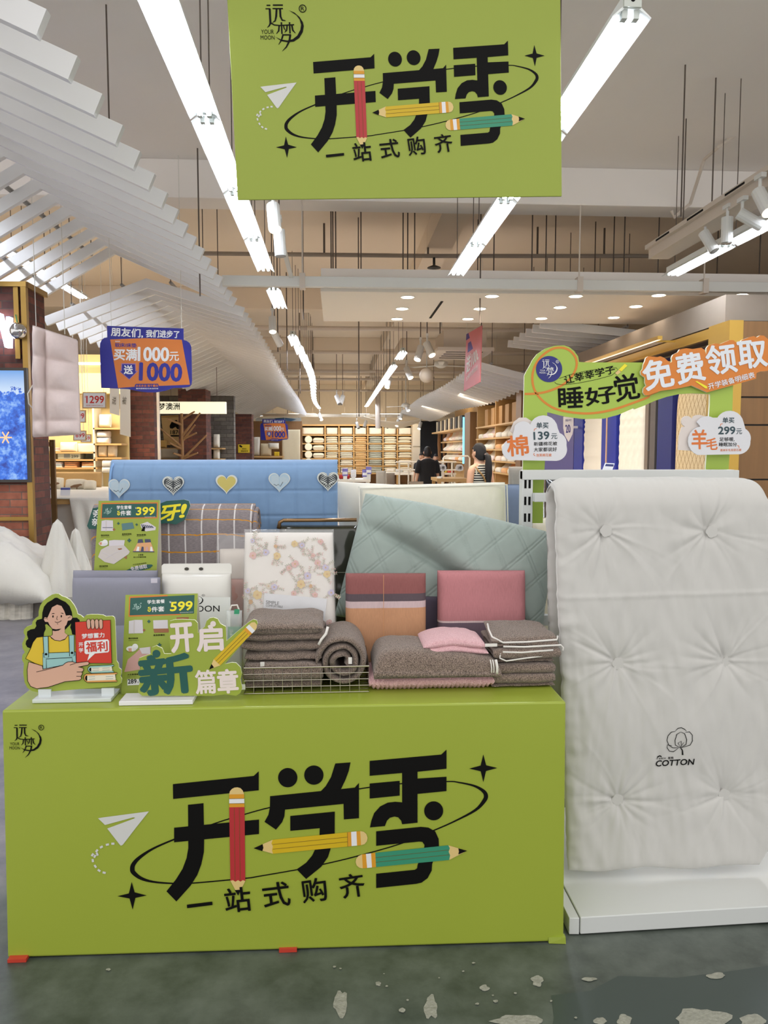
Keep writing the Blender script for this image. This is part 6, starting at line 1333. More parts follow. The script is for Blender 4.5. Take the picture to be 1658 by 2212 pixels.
o = MB().pad(tcl, 30, 30).pad(tdr, 40, 30).build('white_cloth', SNOW, loc=((xa + xb) / 2, 11, zt), smooth=True); tag(o, 'white cloth spread over the display table and falling down its front', 'tablecloth')
TAN = fabric('tan_cloth', (196, 158, 104))
pa, pb = at(112, 1045, 12.4), at(216, 1020, 12.4)
o = cushion(MB(), [V((pa.x, 12.45, zt - 0.03)), V((pb.x, 12.45, zt - 0.03)), V((pb.x, 12.5, pb.z)), V((pa.x, 12.5, pb.z))], 0.14, 8, 2, 16, 10).build('headboard', TAN, loc=(pa.x, 12.45, zt), smooth=True); tag(o, 'tan headboard behind the bird printed cushions', 'headboard')
BIRD = [(-.5, .05), (-.2, .2), (.1, .25), (.35, .3), (.5, .2), (.42, .12), (.3, .1), (.1, -.05), (.05, -.3), (0, -.3), (-.02, -.08), (-.25, -.08), (-.5, -.12)]
for u0, u1, v0, v1, Yc, lb in ((92, 136, 1033, 1064, 11.9, 'cream cushion with a brown bird print, half behind the brass pole'), (140, 186, 1037, 1066, 11.8, 'cream cushion with a brown bird print, in the middle of the display table'), (180, 206, 1040, 1066, 11.7, 'plain cream cushion at the end of the display table')):
    t = thing('cushion', lb, 'cushion', at((u0 + u1) / 2, v1, Yc)); c_ = rest([at(u0, v1, Yc), at(u1, v1, Yc), at(u1 + 2, v0, Yc + 0.12), at(u0 + 3, v0, Yc + 0.12)], zt - 0.03)
    cushion(MB(), c_, 0.16, 4, 2, 16, 12).build('cover', fabric('cream_cover', (226, 216, 194)), t, smooth=True)
    if 'bird' in lb: A = Art(planeY(Yc - 0.05, 0.001)); A.poly([((u0 + u1) / 2 + 2 + x * 26, (v0 + v1) / 2 - y * 22) for x, y in BIRD], 0, 1); A.build('bird_print', M('bird_brown', (120, 88, 58), 0.8), t)
for u, v in ((110, 1062), (145, 1066)):
    c0 = at(u, v, 10.3); z0 = zt - 0.022; t = thing('info_card', 'small white info card %s of the display table' % ('beside the brass pole' if u < 120 else 'in the middle'), 'card', (c0.x, 10.3, z0)); x = c0.x
    q_ = [V((x - .06, 10.22, z0)), V((x + .06, 10.22, z0)), V((x + .05, 10.28, z0 + .10)), V((x - .07, 10.28, z0 + .10))]; MB().prism(q_, (0, 0.004, 0), p2=[(0, 0), (3, 0), (3, 2), (0, 2)]).build('card', M('card_white'), t); o_ = V((0, -0.002, 0)); MB().quad(q_[3].lerp(q_[0], .3) + o_, q_[2].lerp(q_[1], .3) + o_, q_[2].lerp(q_[1], .05) + o_, q_[3].lerp(q_[0], .05) + o_).build('header_print', M('card_blue', (70, 76, 140), 0.5), t)
# shelving wall at the back of the store
YSW = 14.2
t = thing('store_shelf', 'lit wooden store shelves behind the display table', 'shelves', (at(170, 1000, YSW).x, YSW, 0))
WALLY = M('warm_wall', (206, 184, 130), 0.8)
MB().box(at(60, 900, YSW).x, at(262, 900, YSW).x, YSW + 0.45, YSW + 0.5, 0, 3.3).build('back_panel', WALLY, t)
for u0, u1, v in ((92, 205, 976), (92, 210, 992), (92, 210, 1010), (201, 262, 924), (202, 262, 958), (204, 262, 988)):
    a, b = at(u0, v, YSW), at(u1, v, YSW); MB().box(a.x, b.x, YSW, YSW + 0.45, a.z - 0.03, a.z).build('shelf_board', WOODL, t)
MB().box(at(203, 900, YSW).x - 0.03, at(203, 900, YSW).x, YSW, YSW + 0.45, 0, 2.5).build('side_panel', M('panel_cream', (226, 216, 190), 0.6), t)
MB().box(at(150, 815, YSW).x, at(262, 815, YSW).x, YSW - 0.02, YSW + 0.3, at(180, 850, YSW).z, at(180, 806, YSW).z).build('valance', M('mustard_valance', (206, 182, 110), 0.7), t)
LEDW = M('led_strip_warm', (255, 244, 224), 0.4, emis=9.0)
MB().box(at(150, 789, YSW).x, at(262, 789, YSW).x, YSW - 0.3, YSW - 0.24, at(180, 791, YSW).z, at(180, 787, YSW).z).build('led_strip', LEDW, t)
def fill_lamp(par, loc, size, power, col=(1, 0.85, 0.66)):  # added area light, warm fill for the store goods
    ld = bpy.data.lights.new('warm_fill', 'AREA'); ld.energy = power; ld.color = col; ld.shape = 'RECTANGLE'; ld.size, ld.size_y = size
    lo = bpy.data.objects.new('warm_fill', ld); COL.objects.link(lo); lo.parent = par; lo.location = V(loc) - LOC[par.name]; return lo
WL = fill_lamp(t, (at(180, 800, YSW).x, YSW - 0.9, 3.1), (2.2, 0.3), 110); WL.rotation_euler = (0.45, 0, 0)
def goods(name, label, u0, v0, u1, v1, Y, D, mat, cat, p=5, group=None, lean=0.0):
    c_ = [at(u0, v1, Y), at(u1, v1, Y), at(u1, v0, Y + lean), at(u0, v0, Y + lean)]
    o = cushion(MB(), c_, D, p, 2, 16, 12, wrinkle(0.012, 5, u0)).build(name, mat, loc=(c_[0] + c_[1]) / 2, smooth=True); tag(o, label, cat, group); return o
CREAM = fabric('cream_bedding', (226, 212, 180)); MINT = fabric('pale_mint_cloth', (188, 208, 200)); WHT = fabric('white_bedding', (232, 228, 216))
goods('pillow', 'white boxed pillow on the middle store shelf behind the quilt', 131, 955, 166, 976, YSW + 0.15, 0.2, WHT, 'pillow')
goods('pillow', 'white pillow lying on the shelf column beside the brick, upper of two', 211, 931, 238, 945, YSW + 0.2, 0.3, WHT, 'pillow'); goods('pillow', 'white pillow lying on the shelf column beside the brick, lower of two', 211, 945, 238, 959, YSW + 0.2, 0.3, WHT, 'pillow')
goods('pillow', 'cream pillow standing on the lowest shelf beside the brick', 213, 960, 233, 987, YSW + 0.2, 0.2, CREAM, 'pillow'); goods('pillow', 'cream pillow with a yellow label beside the brick pillar', 234, 960, 252, 987, YSW + 0.2, 0.2, CREAM, 'pillow')
goods('pillow', 'white pillow pack on the top shelf of the column beside the brick', 215, 895, 240, 923, YSW + 0.2, 0.2, WHT, 'pillow')
goods('rolled_quilt', 'white rolled quilt below the lowest shelf, above its twin', 222, 995, 245, 1009, YSW - 0.3, 0.25, WHT, 'quilt'); goods('rolled_quilt', 'white rolled quilt below the lowest shelf, under its twin', 222, 1008, 245, 1021, YSW - 0.3, 0.25, WHT, 'quilt')
t = thing('pillow_box', 'pale green pillow box printed 299 on the store shelf', 'box', at(148, 991, YSW + 0.1)); a, b = at(125, 991, YSW + 0.05), at(173, 978, YSW + 0.05); MB().box(a.x, b.x, YSW + 0.05, YSW + 0.35, a.z, b.z).build('carton', M('pale_green_box', (214, 220, 194), 0.6), t); A = Art(planeY(YSW + 0.045, 0.001)); A.text('299', (154, 989), (169, 989), 6, 0, 1, 0.02); A.rect(138, 981, 151, 989, 1, 1); A.build('box_print', [M('box_ink', (90, 100, 90), 0.6), M('box_grey', (150, 156, 146), 0.6)], t)
for i, (u0, u1, v0, v1, c_) in enumerate(((118, 142, 998, 1002, (214, 200, 190)), (118, 142, 1002, 1006, (176, 186, 190)), (118, 142, 1006, 1010, (220, 214, 200)), (143, 174, 997, 1001, (202, 140, 92)), (143, 174, 1001, 1005, (190, 128, 84)), (143, 174, 1005, 1010, (204, 150, 104)), (180, 212, 998, 1002, (196, 130, 84)), (180, 212, 1002, 1006, (206, 150, 100)), (180, 212, 1006, 1010, (226, 220, 206)), (92, 108, 966, 970, (206, 214, 214)), (92, 108, 970, 974, (224, 214, 208)), (112, 130, 967, 971, (220, 190, 184)), (112, 130, 971, 975, (226, 222, 214)))):
    nm = ['grey pink', 'grey blue', 'off white', 'ochre', 'brown ochre', 'pale ochre', 'rust', 'apricot', 'ivory', 'ice blue', 'shell', 'pink', 'white'][i]
    goods('folded_cloth', 'folded %s cloth in the flat piles on the store shelves' % nm, u0, v0, u1, v1, YSW + 0.2, 0.35, fabric('shelf_cloth_%d' % i, c_), 'folded cloth', 10)
goods('mint_cloth', 'pale mint cloth hanging at the back of the store', 168, 958, 205, 991, YSW + 0.36, 0.05, MINT, 'cloth', 12)
def price_tag(label, u0, v0, u1, v1, Y, txt, col, frame=True, sub=None):
    t = thing('price_sign', label, 'price sign', at((u0 + u1) / 2, v1, Y)); mp = planeY(Y, 0.001)
    MB().prism([at(u0 - 2, v1 + 2, Y), at(u1 + 2, v1 + 2, Y), at(u1 + 2, v0 - 2, Y), at(u0 - 2, v0 - 2, Y)], (0, 0.02, 0), p2=[(0, 0), (3, 0), (3, 2), (0, 2)]).build('frame', M('sign_frame', (190, 150, 96), 0.5), t)
    A = Art(mp); A.rect(u0, v0, u1, v1, 0, 1); w = u1 - u0; h = v1 - v0; A.text(txt, (u0 + w * .14, v1 - h * .30), (u1 - w * .06, v1 - h * .30), h * .5, 1, 2, 0.03); A.text('¥', (u0 + w * .06, v0 + h * .34), (u0 + w * .12, v0 + h * .34), h * .16, 1, 2)
    if sub: A.text(sub, (u0 + w * .12, v1 - h * .08), (u1 - w * .1, v1 - h * .08), h * .11, 1, 2)
    A.build('price_print', [WHITE_INK, M('price_red', col, 0.5)], t)
    for u in (u0 + 3, u1 - 3): p = at(u, v0 - 2, Y); MB().tube([p, (p.x, p.y + 0.01, CZ)], 0.003, 5).build('hanging_cord', M('cord_white'), t)
price_tag('hanging price sign showing 1299 in red', 180, 849, 227, 880, 11.0, '1299', (196, 48, 40), sub='规格:200X230cm')
price_tag('hanging price sign showing 399, partly behind the pink quilt', 158, 888, 183, 911, 11.6, '399', (196, 48, 40))
price_tag('hanging price sign showing 699 at the hem of the pink quilt', 160, 932, 184, 950, 11.9, '699', (196, 48, 40)); price_tag('small hanging price sign showing 359 beside the 699 sign', 176, 940, 195, 954, 12.3, '359', (196, 48, 40))
for u0, u1, v0, v1, tx, lb in ((237, 258, 838, 898, '说', 'shorter white scroll with brush characters below the blue price sign'), (259, 282, 838, 944, '被', 'longer white scroll with brush characters before the brick pillar')):
    t = thing('hanging_scroll', lb, 'scroll', at(u0, v1, 12.5)); P_ = [at(u0, v1 - 6, 12.5), at(u1, v1, 12.5), at(u1 - 1, v0, 12.5), at(u0, v0, 12.5)]
    MB().prism(P_, (0, 0.006, 0), p2=[(0, 0), (3, 0), (3, 5), (0, 5)]).build('cloth_strip', M('scroll_white', (222, 214, 200), 0.8), t); A = Art(planeY(12.49, 0.001)); A.text(tx, (u0 + 4, 873), (u0 + 13, 874), 17, 0, 1); A.build('brush_lettering', M('scroll_ink', (110, 100, 88), 0.8), t)
    p = at((u0 + u1) / 2, v0, 12.503); MB().tube([p, (p.x, p.y, CZ)], 0.004, 5).build('hanging_cord', M('cord_white'), t)
# more pillars
t, a, b = pillar(256, 334, 15.2, 0.5, 3.1, 'brick pillar behind the hanging scrolls')
o = MB().tube([(at(342, 900, 15.0).x, 15.0, 0), (at(342, 900, 15.0).x, 15.0, 3.2)], 0.03, 8).build('drain_pipe', M('pipe_offwhite', (196, 188, 178), 0.5), loc=(at(342, 900, 15).x, 15.0, 0)); tag(o, 'thin off white pipe running up beside the brick pillar', 'pipe')
pillar(387, 446, 19.4, 0.75, 3.05, 'brick pillar behind the branch stand')
pillar(503, 544, 26.0, 0.6, 2.75, 'brick pillar with the small yellow notice')
STONE = brick('grey_stone_wall', (120, 114, 106), (92, 88, 84), (70, 66, 62), 3.2)
o = MB().box(at(330, 900, 21).x, at(505, 900, 21).x, 21, 21.3, 0, 3.0).build('stone_wall', STONE, loc=(at(420, 900, 21).x, 21, 0)); tag(o, 'grey stone wall behind the brick pillars of the store', 'wall panel')
t = thing('light_box_sign', 'cream light box sign with black characters between the brick pillars', 'sign', at(365, 893, 18)); a, b = at(300, 893, 18), at(487, 868, 18)
MB().box(a.x, b.x, 18, 18.15, a.z, b.z).build('box', M('lit_cream', (255, 248, 214), 0.5, emis=0.75), t); A = Art(planeY(17.99, 0.002)); A.text('远梦澳洲', (326, 886), (388, 885), 15, 0, 1, 0.02); A.build('sign_lettering', BLACK, t)
for x_ in (a.x + 0.2, b.x - 0.2): MB().tube([(x_, 18.07, b.z), (x_, 18.07, CZ)], 0.006, 5).build('hanging_cord', DKROD, t)
t = thing('printed_banner', 'tan cloth banner with a black map print behind the branch stand', 'banner', at(370, 960, 20.6)); MB().prism([at(355, 962, 20.6), at(388, 960, 20.6), at(392, 900, 20.6), at(348, 902, 20.6)], (0, 0.02, 0), p2=[(0, 0), (3, 0), (3, 5), (0, 5)]).build('cloth', M('banner_tan', (218, 190, 138), 0.8), t)
A = Art(planeY(20.58, 0.002)); A.poly([(366, 920), (370, 912), (376, 909), (381, 907), (384, 912), (389, 909), (391, 916), (393, 922), (390, 927), (383, 927), (379, 922), (372, 926), (367, 925)], 0, 1); A.text('1870', (368, 938), (391, 938), 8.5, 0, 1, 0.02); A.rect(368, 940, 390, 943, 0, 1); A.build('map_print', BLACK, t); MB().tube([at(348, 900, 20.59), at(392, 898, 20.59)], 0.02, 6).build('top_rod', WOODL, t); p = at(370, 899, 20.59); MB().tube([p, (p.x, p.y, CZ)], 0.005, 5).build('hanging_cord', DKROD, t)
# branch stand
YBR = 17.6; t = thing('branch_stand', 'bare wooden branch stand before the brick pillar', 'branch stand', (at(395, 990, YBR).x, YBR, 0)); STICK = M('stick_wood', (164, 126, 84), 0.7, var=0.2)
p = at(394, 990, YBR); MB().tube([(p.x, YBR, 0), (p.x, YBR, at(394, 893, YBR).z)], [0.045, 0.03], 8).build('trunk', STICK, t); MB().lathe([(0.22, 0), (0.2, 0.04), (0.05, 0.06)], (p.x, YBR, 0), 14).build('foot', STICK, t)
for (u, v, u2, v2) in ((395, 904, 420, 889), (395, 940, 432, 892), (396, 950, 421, 918), (396, 948, 424, 935), (393, 966, 344, 924), (393, 970, 366, 957), (396, 990, 446, 940), (393, 985, 374, 979), (396, 990, 427, 978), (393, 918, 361, 905)):
    MB().tube([at(u, v, YBR), at(u2, v2, YBR - 0.15)], [0.03, 0.018], 7).build('branch', STICK, t)
goods('pillow', 'white pillow on the stone niche shelf, upper one past the branch stand', 461, 938, 474, 966.5, 20.6, 0.3, WHT, 'pillow'); goods('pillow', 'white pillow on the stone niche shelf, lower one past the branch stand', 461, 968, 474, 993, 20.6, 0.3, WHT, 'pillow'); goods('grey_bag', 'pale grey bedding bag below the tan banner', 346, 968, 388, 992, 20.4, 0.3, fabric('pale_grey_bag', (190, 184, 170)), 'bag'); goods('yellow_box', 'small tan gift box beside the tan banner', 346, 951, 359, 967, 20.5, 0.25, M('tan_box', (216, 178, 104), 0.6), 'box', 14)
o = MB().box(at(342, 965, 20.4).x, at(480, 965, 20.4).x, 20.3, 20.99, at(400, 967.5, 20.4).z - 0.04, at(400, 967.5, 20.4).z).build('niche_shelf', WOODL, loc=at(400, 967, 20.4)); tag(o, 'wooden shelf across the grey stone wall behind the pillars', 'shelf')
o = MB().box(at(342, 992, 20.4).x, at(480, 992, 20.4).x, 20.2, 20.99, 0, at(400, 991, 20.4).z).build('low_cabinet', WOODL, loc=(at(400, 992, 20.4).x, 20.6, 0)); tag(o, 'low wooden cabinet along the grey stone wall', 'cabinet')
# plant, yellow notice, price signs
t = thing('potted_plant', 'green leafy plant in a pot beside the last brick pillar', 'plant', (at(496, 990, 24).x, 24, 0)); rnd = random.Random(8); LEAFM = M('leaf_green', (96, 132, 60), 0.6, var=0.3); p = at(496, 990, 24)
MB().lathe([(0.12, 0), (0.16, p.z * 0.6), (0.19, p.z)], (p.x, 24, 0), 14).build('pot', M('pot_grey', (150, 140, 128), 0.7), t); lf = MB()
for i in range(34):
    a_ = rnd.random() * 2 * PI; L_ = 0.28 + 0.25 * rnd.random(); tip = V((p.x + 0.2 * math.cos(a_), 24 + 0.2 * math.sin(a_), p.z + L_)); b0_ = V((p.x + 0.05 * math.cos(a_), 24 + 0.05 * math.sin(a_), p.z - 0.02)); w = V((-math.sin(a_), math.cos(a_), 0)) * 0.025; m_ = b0_.lerp(tip, 0.55) + V((0, 0, 0.05)); lf.add([b0_, m_ + w, tip, m_ - w], [(0, 1, 2, 3)])
lf.build('foliage', LEAFM, t)
t = thing('notice_plate', 'small yellow notice plate on the last brick pillar', 'notice', at(527, 978, 25.97)); MB().prism([at(514, 978, 25.98), at(539, 978, 25.98), at(539, 960, 25.98), at(514, 960, 25.98)], (0, 0.015, 0), p2=[(0, 0), (3, 0), (3, 2), (0, 2)]).build('plate', M('notice_yellow', (226, 196, 44), 0.5), t); A = Art(planeY(25.97, 0.003)); A.poly([(515, 963), (519, 961), (524, 965), (521, 967)], 0, 1); A.text('您已进入', (523, 971), (533, 971), 3, 0, 1, 0.02); A.text('视频监控区域', (520, 976), (535, 976), 3, 0, 1, 0.02); A.build('notice_lettering', BLACK, t)
price_tag('hanging price sign showing 299 beside the potted plant', 486, 946, 501, 960, 23, '299', (196, 48, 40)); price_tag('hanging price sign showing 9 in red near the stone niche', 486, 921, 496, 937, 23.4, '99', (196, 48, 40))
# past the last pillar: wood wall with cushions
o = MB().box(at(540, 900, 31).x, at(652, 900, 31).x, 31, 31.2, 0, 2.7).build('timber_wall', WOODD, loc=(at(590, 900, 31).x, 31, 0)); tag(o, 'dark timber wall with cushions past the last brick pillar', 'wall panel')
goods('cushion', 'tall cream cushion leaning on the timber wall', 547, 944, 561, 984, 30.2, 0.3, WHT, 'cushion'); goods('cushion', 'cream cushion tipped on its corner at the timber wall', 563, 958, 586, 985, 30.2, 0.3, CREAM, 'cushion')
goods('curtain_panel', 'cream cloth panel hanging beside the far quilt shelves', 609, 928, 648, 996, 30.4, 0.1, CREAM, 'cloth panel', 12)
goods('white_lampshade', 'glossy white rounded pillow on the shelf at the timber wall', 579, 957, 602, 970, 30.2, 0.5, WHT, 'pillow', 3); goods('yellow_card', 'tiny yellow card on the shelf at the timber wall', 592, 976, 603, 985, 30.0, 0.03, M('notice_yellow'), 'card', 12)
o = MB().box(at(546, 985, 30).x, at(612, 985, 30).x, 29.7, 31, at(560, 985, 30).z - 0.06, at(560, 985, 30).z).build('ledge', WOODL, loc=at(570, 985, 30)); tag(o, 'wooden ledge along the timber wall', 'shelf')
o = MB().box(at(552, 920, 33).x, at(650, 920, 33).x, 33, 33.1, at(600, 924, 33).z, at(600, 902, 33).z).build('wave_mural', M('wave_blue', (196, 204, 206), 0.6), loc=at(600, 924, 33))
o['label'] = 'pale blue wave mural above the timber wall'; o['category'] = 'mural'
A = Art(planeY(32.97, 0.005)); A.poly([(592, 904), (612, 902), (640, 906), (628, 910), (600, 909)], 0, 1); A.poly([(600, 914), (628, 911), (648, 915), (646, 920), (615, 918)], 0, 1); q = A.mb.build('wave_pattern', M('wave_dark', (70, 110, 150), 0.6), o)
for u in (560, 645): p = at(u, 903, 33.05); MB().tube([p, (p.x, p.y, CZ)], 0.01, 5).build('hanging_cord', DKROD, o)
# ---------------------------------------------------------------- blue and orange hanging price signs
BLUEP = M('royal_blue_print', (24, 26, 132), 0.42); ORGP = M('orange_sheet', (206, 116, 44), 0.45); LILAC = M('lilac_line', (150, 110, 160), 0.5)
def zs(x, y): return (210 + x / 7.895, 700 + y / 7.895)
def promo(label, mp, pre, cord_top):
    pts = zz(zs, [(165, 30), (1468, 75), (1472, 272), (1520, 285), (1570, 320), (1600, 385), (1605, 500), (1614, 960), (1605, 1030), (1570, 1070), (1500, 1082), (1300, 1090), (1150, 1140), (1000, 1165), (850, 1165), (700, 1145), (520, 1108), (65, 1088), (45, 420), (50, 330), (75, 270), (120, 235), (170, 230)])
    pr = pre or (lambda u, v: (u, v)); pq = [pr(*p) for p in pts]; c_ = mp(*pr(310, 830), 0)
    t = thing('promotion_sign', label, 'sign', c_); n = -mp.n if hasattr(mp, 'n') else V((0, 1, 0))
    MB().prism([mp(u, v, 0) for u, v in pq], n * 0.012, p2=[(a, -b) for a, b in pts]).build('board', BLUEP, t)
    A = Art(mp, pre); A.poly(zz(zs, [(220, 262), (820, 240), (1440, 268), (1580, 1035), (1050, 1055), (640, 1070), (355, 1090)]), 0, 1); A.build('orange_field', ORGP, t)
    A = Art(mp, pre)
    A.text('朋友们,', zs(235, 205), zs(775, 235), 18.5, 0, 2, 0.035, up=(0.6, -18.5)); A.text('我们进步了', zs(830, 222), zs(1395, 238), 15.5, 0, 2, 0.035)
    A.text('买满', zs(285, 612), zs(672, 622), 24, 0, 3, 0.04); A.text('1000', zs(695, 625), zs(1215, 632), 29, 0, 3, 0.05); A.text('元', zs(1232, 628), zs(1390, 625), 19, 0, 3, 0.02); A.text('指定款', zs(305, 308), zs(388, 308), 3, 0, 3, 0.02)
    A.text('送', zs(455, 852), zs(605, 850), 18.5, 0, 5, 0.04); A.text('多买多送 现千叠加', zs(658, 1075), zs(1035, 1070), 5, 3, 5, 0.03); A.text('最终解释权归本店所有', zs(660, 1112), zs(1040, 1112), 3, 0, 5, 0.02); A.text('软床/床垫', zs(300, 392), zs(668, 400), 9, 1, 3, 0.02)
    A.text('1000', zs(720, 955), zs(1430, 975), 37, 1, 3, 0.055)
    A.poly(zz(zs, [(410, 668), (655, 672), (660, 795), (695, 800), (545, 952), (368, 800), (405, 790)]), 2, 2); A.poly(zz(zs, [(424, 684), (642, 688), (646, 808), (668, 812), (545, 935), (395, 812), (420, 804)]), 1, 3); A.poly(zz(zs, [(640, 1040), (660, 1020), (1035, 1018), (1050, 1045), (1048, 1090), (640, 1090)]), 1, 3)
    A.build('offer_lettering', [WHITE_INK, BLUEP, LILAC, ORGP], t)
    for u, v in ((240, 706), (392, 711)): p = mp(*pr(u, v), 0) + n * 0.006; MB().tube([p, (p.x, p.y, cord_top)], 0.003, 5).build('hanging_cord', M('cord_white'), t)
promo('big blue and orange hanging price sign before the slat canopy', planeY(8.6, 0.001), None, CZ)
promo('small distant blue and orange hanging price sign past the brick pillars', planeY(28.0, 0.004), affine([(217, 705), (413, 845), (217, 845)], [(562, 906), (622, 952), (563, 953)]), CZ)
for Yq, du, pts, lb in ((12.2, 0, [(1001, 845), (1007, 722), (1040, 703), (1036, 825)], 'pink and purple hanging price sign seen edge-on, the bigger of two'), (22.0, 0, [(1054, 888), (1055, 842), (1071, 836), (1070, 882)], 'pink and purple hanging price sign seen edge-on, the smaller of two')):
    a, b = at(*pts[0], Yq), at(*pts[3], Yq - 0.85); c_, d_ = at(*pts[1], Yq), at(*pts[2], Yq - 0.85); mp = plane3(a, b, c_, 0.002); t = thing('promotion_sign', lb, 'sign', a.lerp(b, .5))
    MB().prism([a, b, d_, c_], mp.n * -0.012, p2=[(0, 0), (3, 0), (3, 5), (0, 5)]).build('board', M('pink_print', (204, 110, 118), 0.45), t); f_ = affine([(0, 0), (1, 0), (0, 1)], [pts[1], pts[2], pts[0]]); A = Art(mp, f_)
    A.poly([(0, 0), (1, 0), (1, .09), (0, .11)], 1, 1); A.poly([(.15, .18), (.5, .16), (.5, .33), (.15, .35)], 1, 1); A.text('送1000', (.12, .72), (.92, .60), .30, 0, 2, 0.03, up=(0, -.3)); A.text('全屋优惠放送', (.14, .85), (.88, .75), .09, 0, 2, up=(0, -.09)); A.build('offer_lettering', [WHITE_INK, M('purple_print', (70, 50, 140), 0.5)], t)
    for q in (c_, d_): MB().tube([q - mp.n * 0.005, (q.x, q.y, CZ)], 0.003, 5).build('hanging_cord', M('cord_white'), t)
# ---------------------------------------------------------------- store opposite: wooden front pillar and mattress wall
XW = 3.7
def yw(u, X=XW):
    """depth at which the wall plane X shows at pixel column u"""
    d = ray(u, 972); return X * d.y / d.x
def onx(u, v, X):
    d = ray(u, v); return CP + d * (X / d.x)
Yf = yw(1590)
ztop = at(1620, 692, Yf).z
t = thing('wood_pillar', 'wide oak panelled pillar with a brass edge behind the arch sign', 'pillar', (XW + 1, Yf, 0))
zs_ = [0] + [at(1620, v, Yf).z for v in (1036, 918, 858, 745)][0:] + [ztop]
zs_ = sorted(zs_)
for i in range(len(zs_) - 1): MB().box(XW + 0.02, XW + 3.0, Yf, Yf + 0.4, zs_[i] + 0.008, zs_[i + 1] - 0.008).build('oak_panel', WOODD, t)
MB().box(XW + 0.03, XW + 3.0, Yf + 0.02, Yf + 0.39, 0, ztop).build('core', M('dark_recess'), t)
MB().box(XW - 0.11, XW + 0.02, Yf - 0.01, Yf + 0.4, 0, ztop).build('brass_edge', M('brass_satin', (196, 156, 70), 0.35, metal=0.5), t)
o = MB().box(XW, XW + 0.6, Yf + 0.3, 22, 2.80, 3.06).build('lintel_beam', M('lintel_grey', (146, 132, 118), 0.8, var=0.06), loc=(XW + 0.3, 12, 2.8)); tag(o, 'grey brown lintel beam running back above the mattress wall', 'beam')
o = MB().box(XW - 0.02, XW + 0.03, Yf + 0.4, 13, 2.68, 2.78).build('brass_strip', M('brass_satin'), loc=(XW, 10, 2.7)); tag(o, 'brass strip below the lintel beam over the mattresses', 'trim strip')
o = MB().box(XW + 0.25, XW + 0.3, Yf + 0.4, 15.8, 0, 2.68).build('display_wall', M('display_wall_navy', (44, 48, 110), 0.6), loc=(XW + 0.3, 12, 0)); tag(o, 'dark blue display wall behind the standing mattresses', 'wall panel')
ROYAL = M('royal_blue_panel', (28, 44, 150), 0.5); NAVY = M('navy_panel', (26, 34, 100), 0.5); VIOLET = M('violet_panel', (92, 84, 150), 0.5)
def wall_slab(name, label, u0, u1, z0, z1, D, mat, cat, soft=False, disp=None, X=XW + 0.02, p=10):
    y0, y1 = yw(u1, X), yw(u0, X)
    if soft:
        c_ = [V((X + D / 2, y1, z0)), V((X + D / 2, y0, z0)), V((X + D / 2, y0, z1)), V((X + D / 2, y1, z1))]
        o = cushion(MB(), c_, D, p, 2, 40, 60, disp, n=V((-1, 0, 0))).build(name, mat, loc=(X + D / 2, (y0 + y1) / 2, z0), smooth=True)
    else: o = MB().box(X, X + D, y0, y1, z0, z1).build(name, mat, loc=(X + D / 2, (y0 + y1) / 2, z0))
    return tag(o, label, cat)
ZT2 = 2.42
wall_slab('violet_partition', 'violet wall panel beside the white shield sign', 1172, 1238, 0, ZT2, 0.08, VIOLET, 'wall panel', X=XW + 0.14)
wall_slab('blue_partition', 'royal blue panel between the shield sign and the ribbed mattress', 1239, 1257, 0, ZT2, 0.16, ROYAL, 'wall panel')
wall_slab('blue_partition', 'royal blue panel between the ribbed and the wave quilted mattress', 1298, 1329, 0, ZT2, 0.12, ROYAL, 'wall panel')
wall_slab('navy_partition', 'navy blue panel before the beige patterned mattress', 1418, 1449, 0, ZT2, 0.2, NAVY, 'wall panel')
wall_slab('grey_post', 'brown grey framed post between the wave quilted mattress and the navy panel', 1391, 1398, 0, ZT2, 0.16, M('post_taupe', (120, 106, 92), 0.6), 'post'); wall_slab('grey_post', 'dark framed post right beside the navy panel', 1402, 1413, 0, ZT2, 0.16, M('post_dark', (92, 84, 78), 0.6), 'post')
wall_slab('ribbed_mattress', 'white mattress standing on end with deep ribbed quilting', 1258, 1297, 0.12, 2.2, 0.22, fabric('mattress_white', (232, 226, 212), 0.02, 0.15), 'mattress', True, lambda s, tt, P: (0.018 * abs(math.sin(P.z * 44)), 0))
def wave(s, tt, P): return (0.016 * max(0, math.sin(P.z * 48 + 1.2 * math.sin(P.y * 30))) * (0.4 + 0.6 * abs(math.sin(P.y * 15))), 0)
wall_slab('wave_mattress', 'white mattress standing on end with wave shaped quilting', 1331, 1389, 0.12, 2.2, 0.22, fabric('mattress_white'), 'mattress', True, wave)
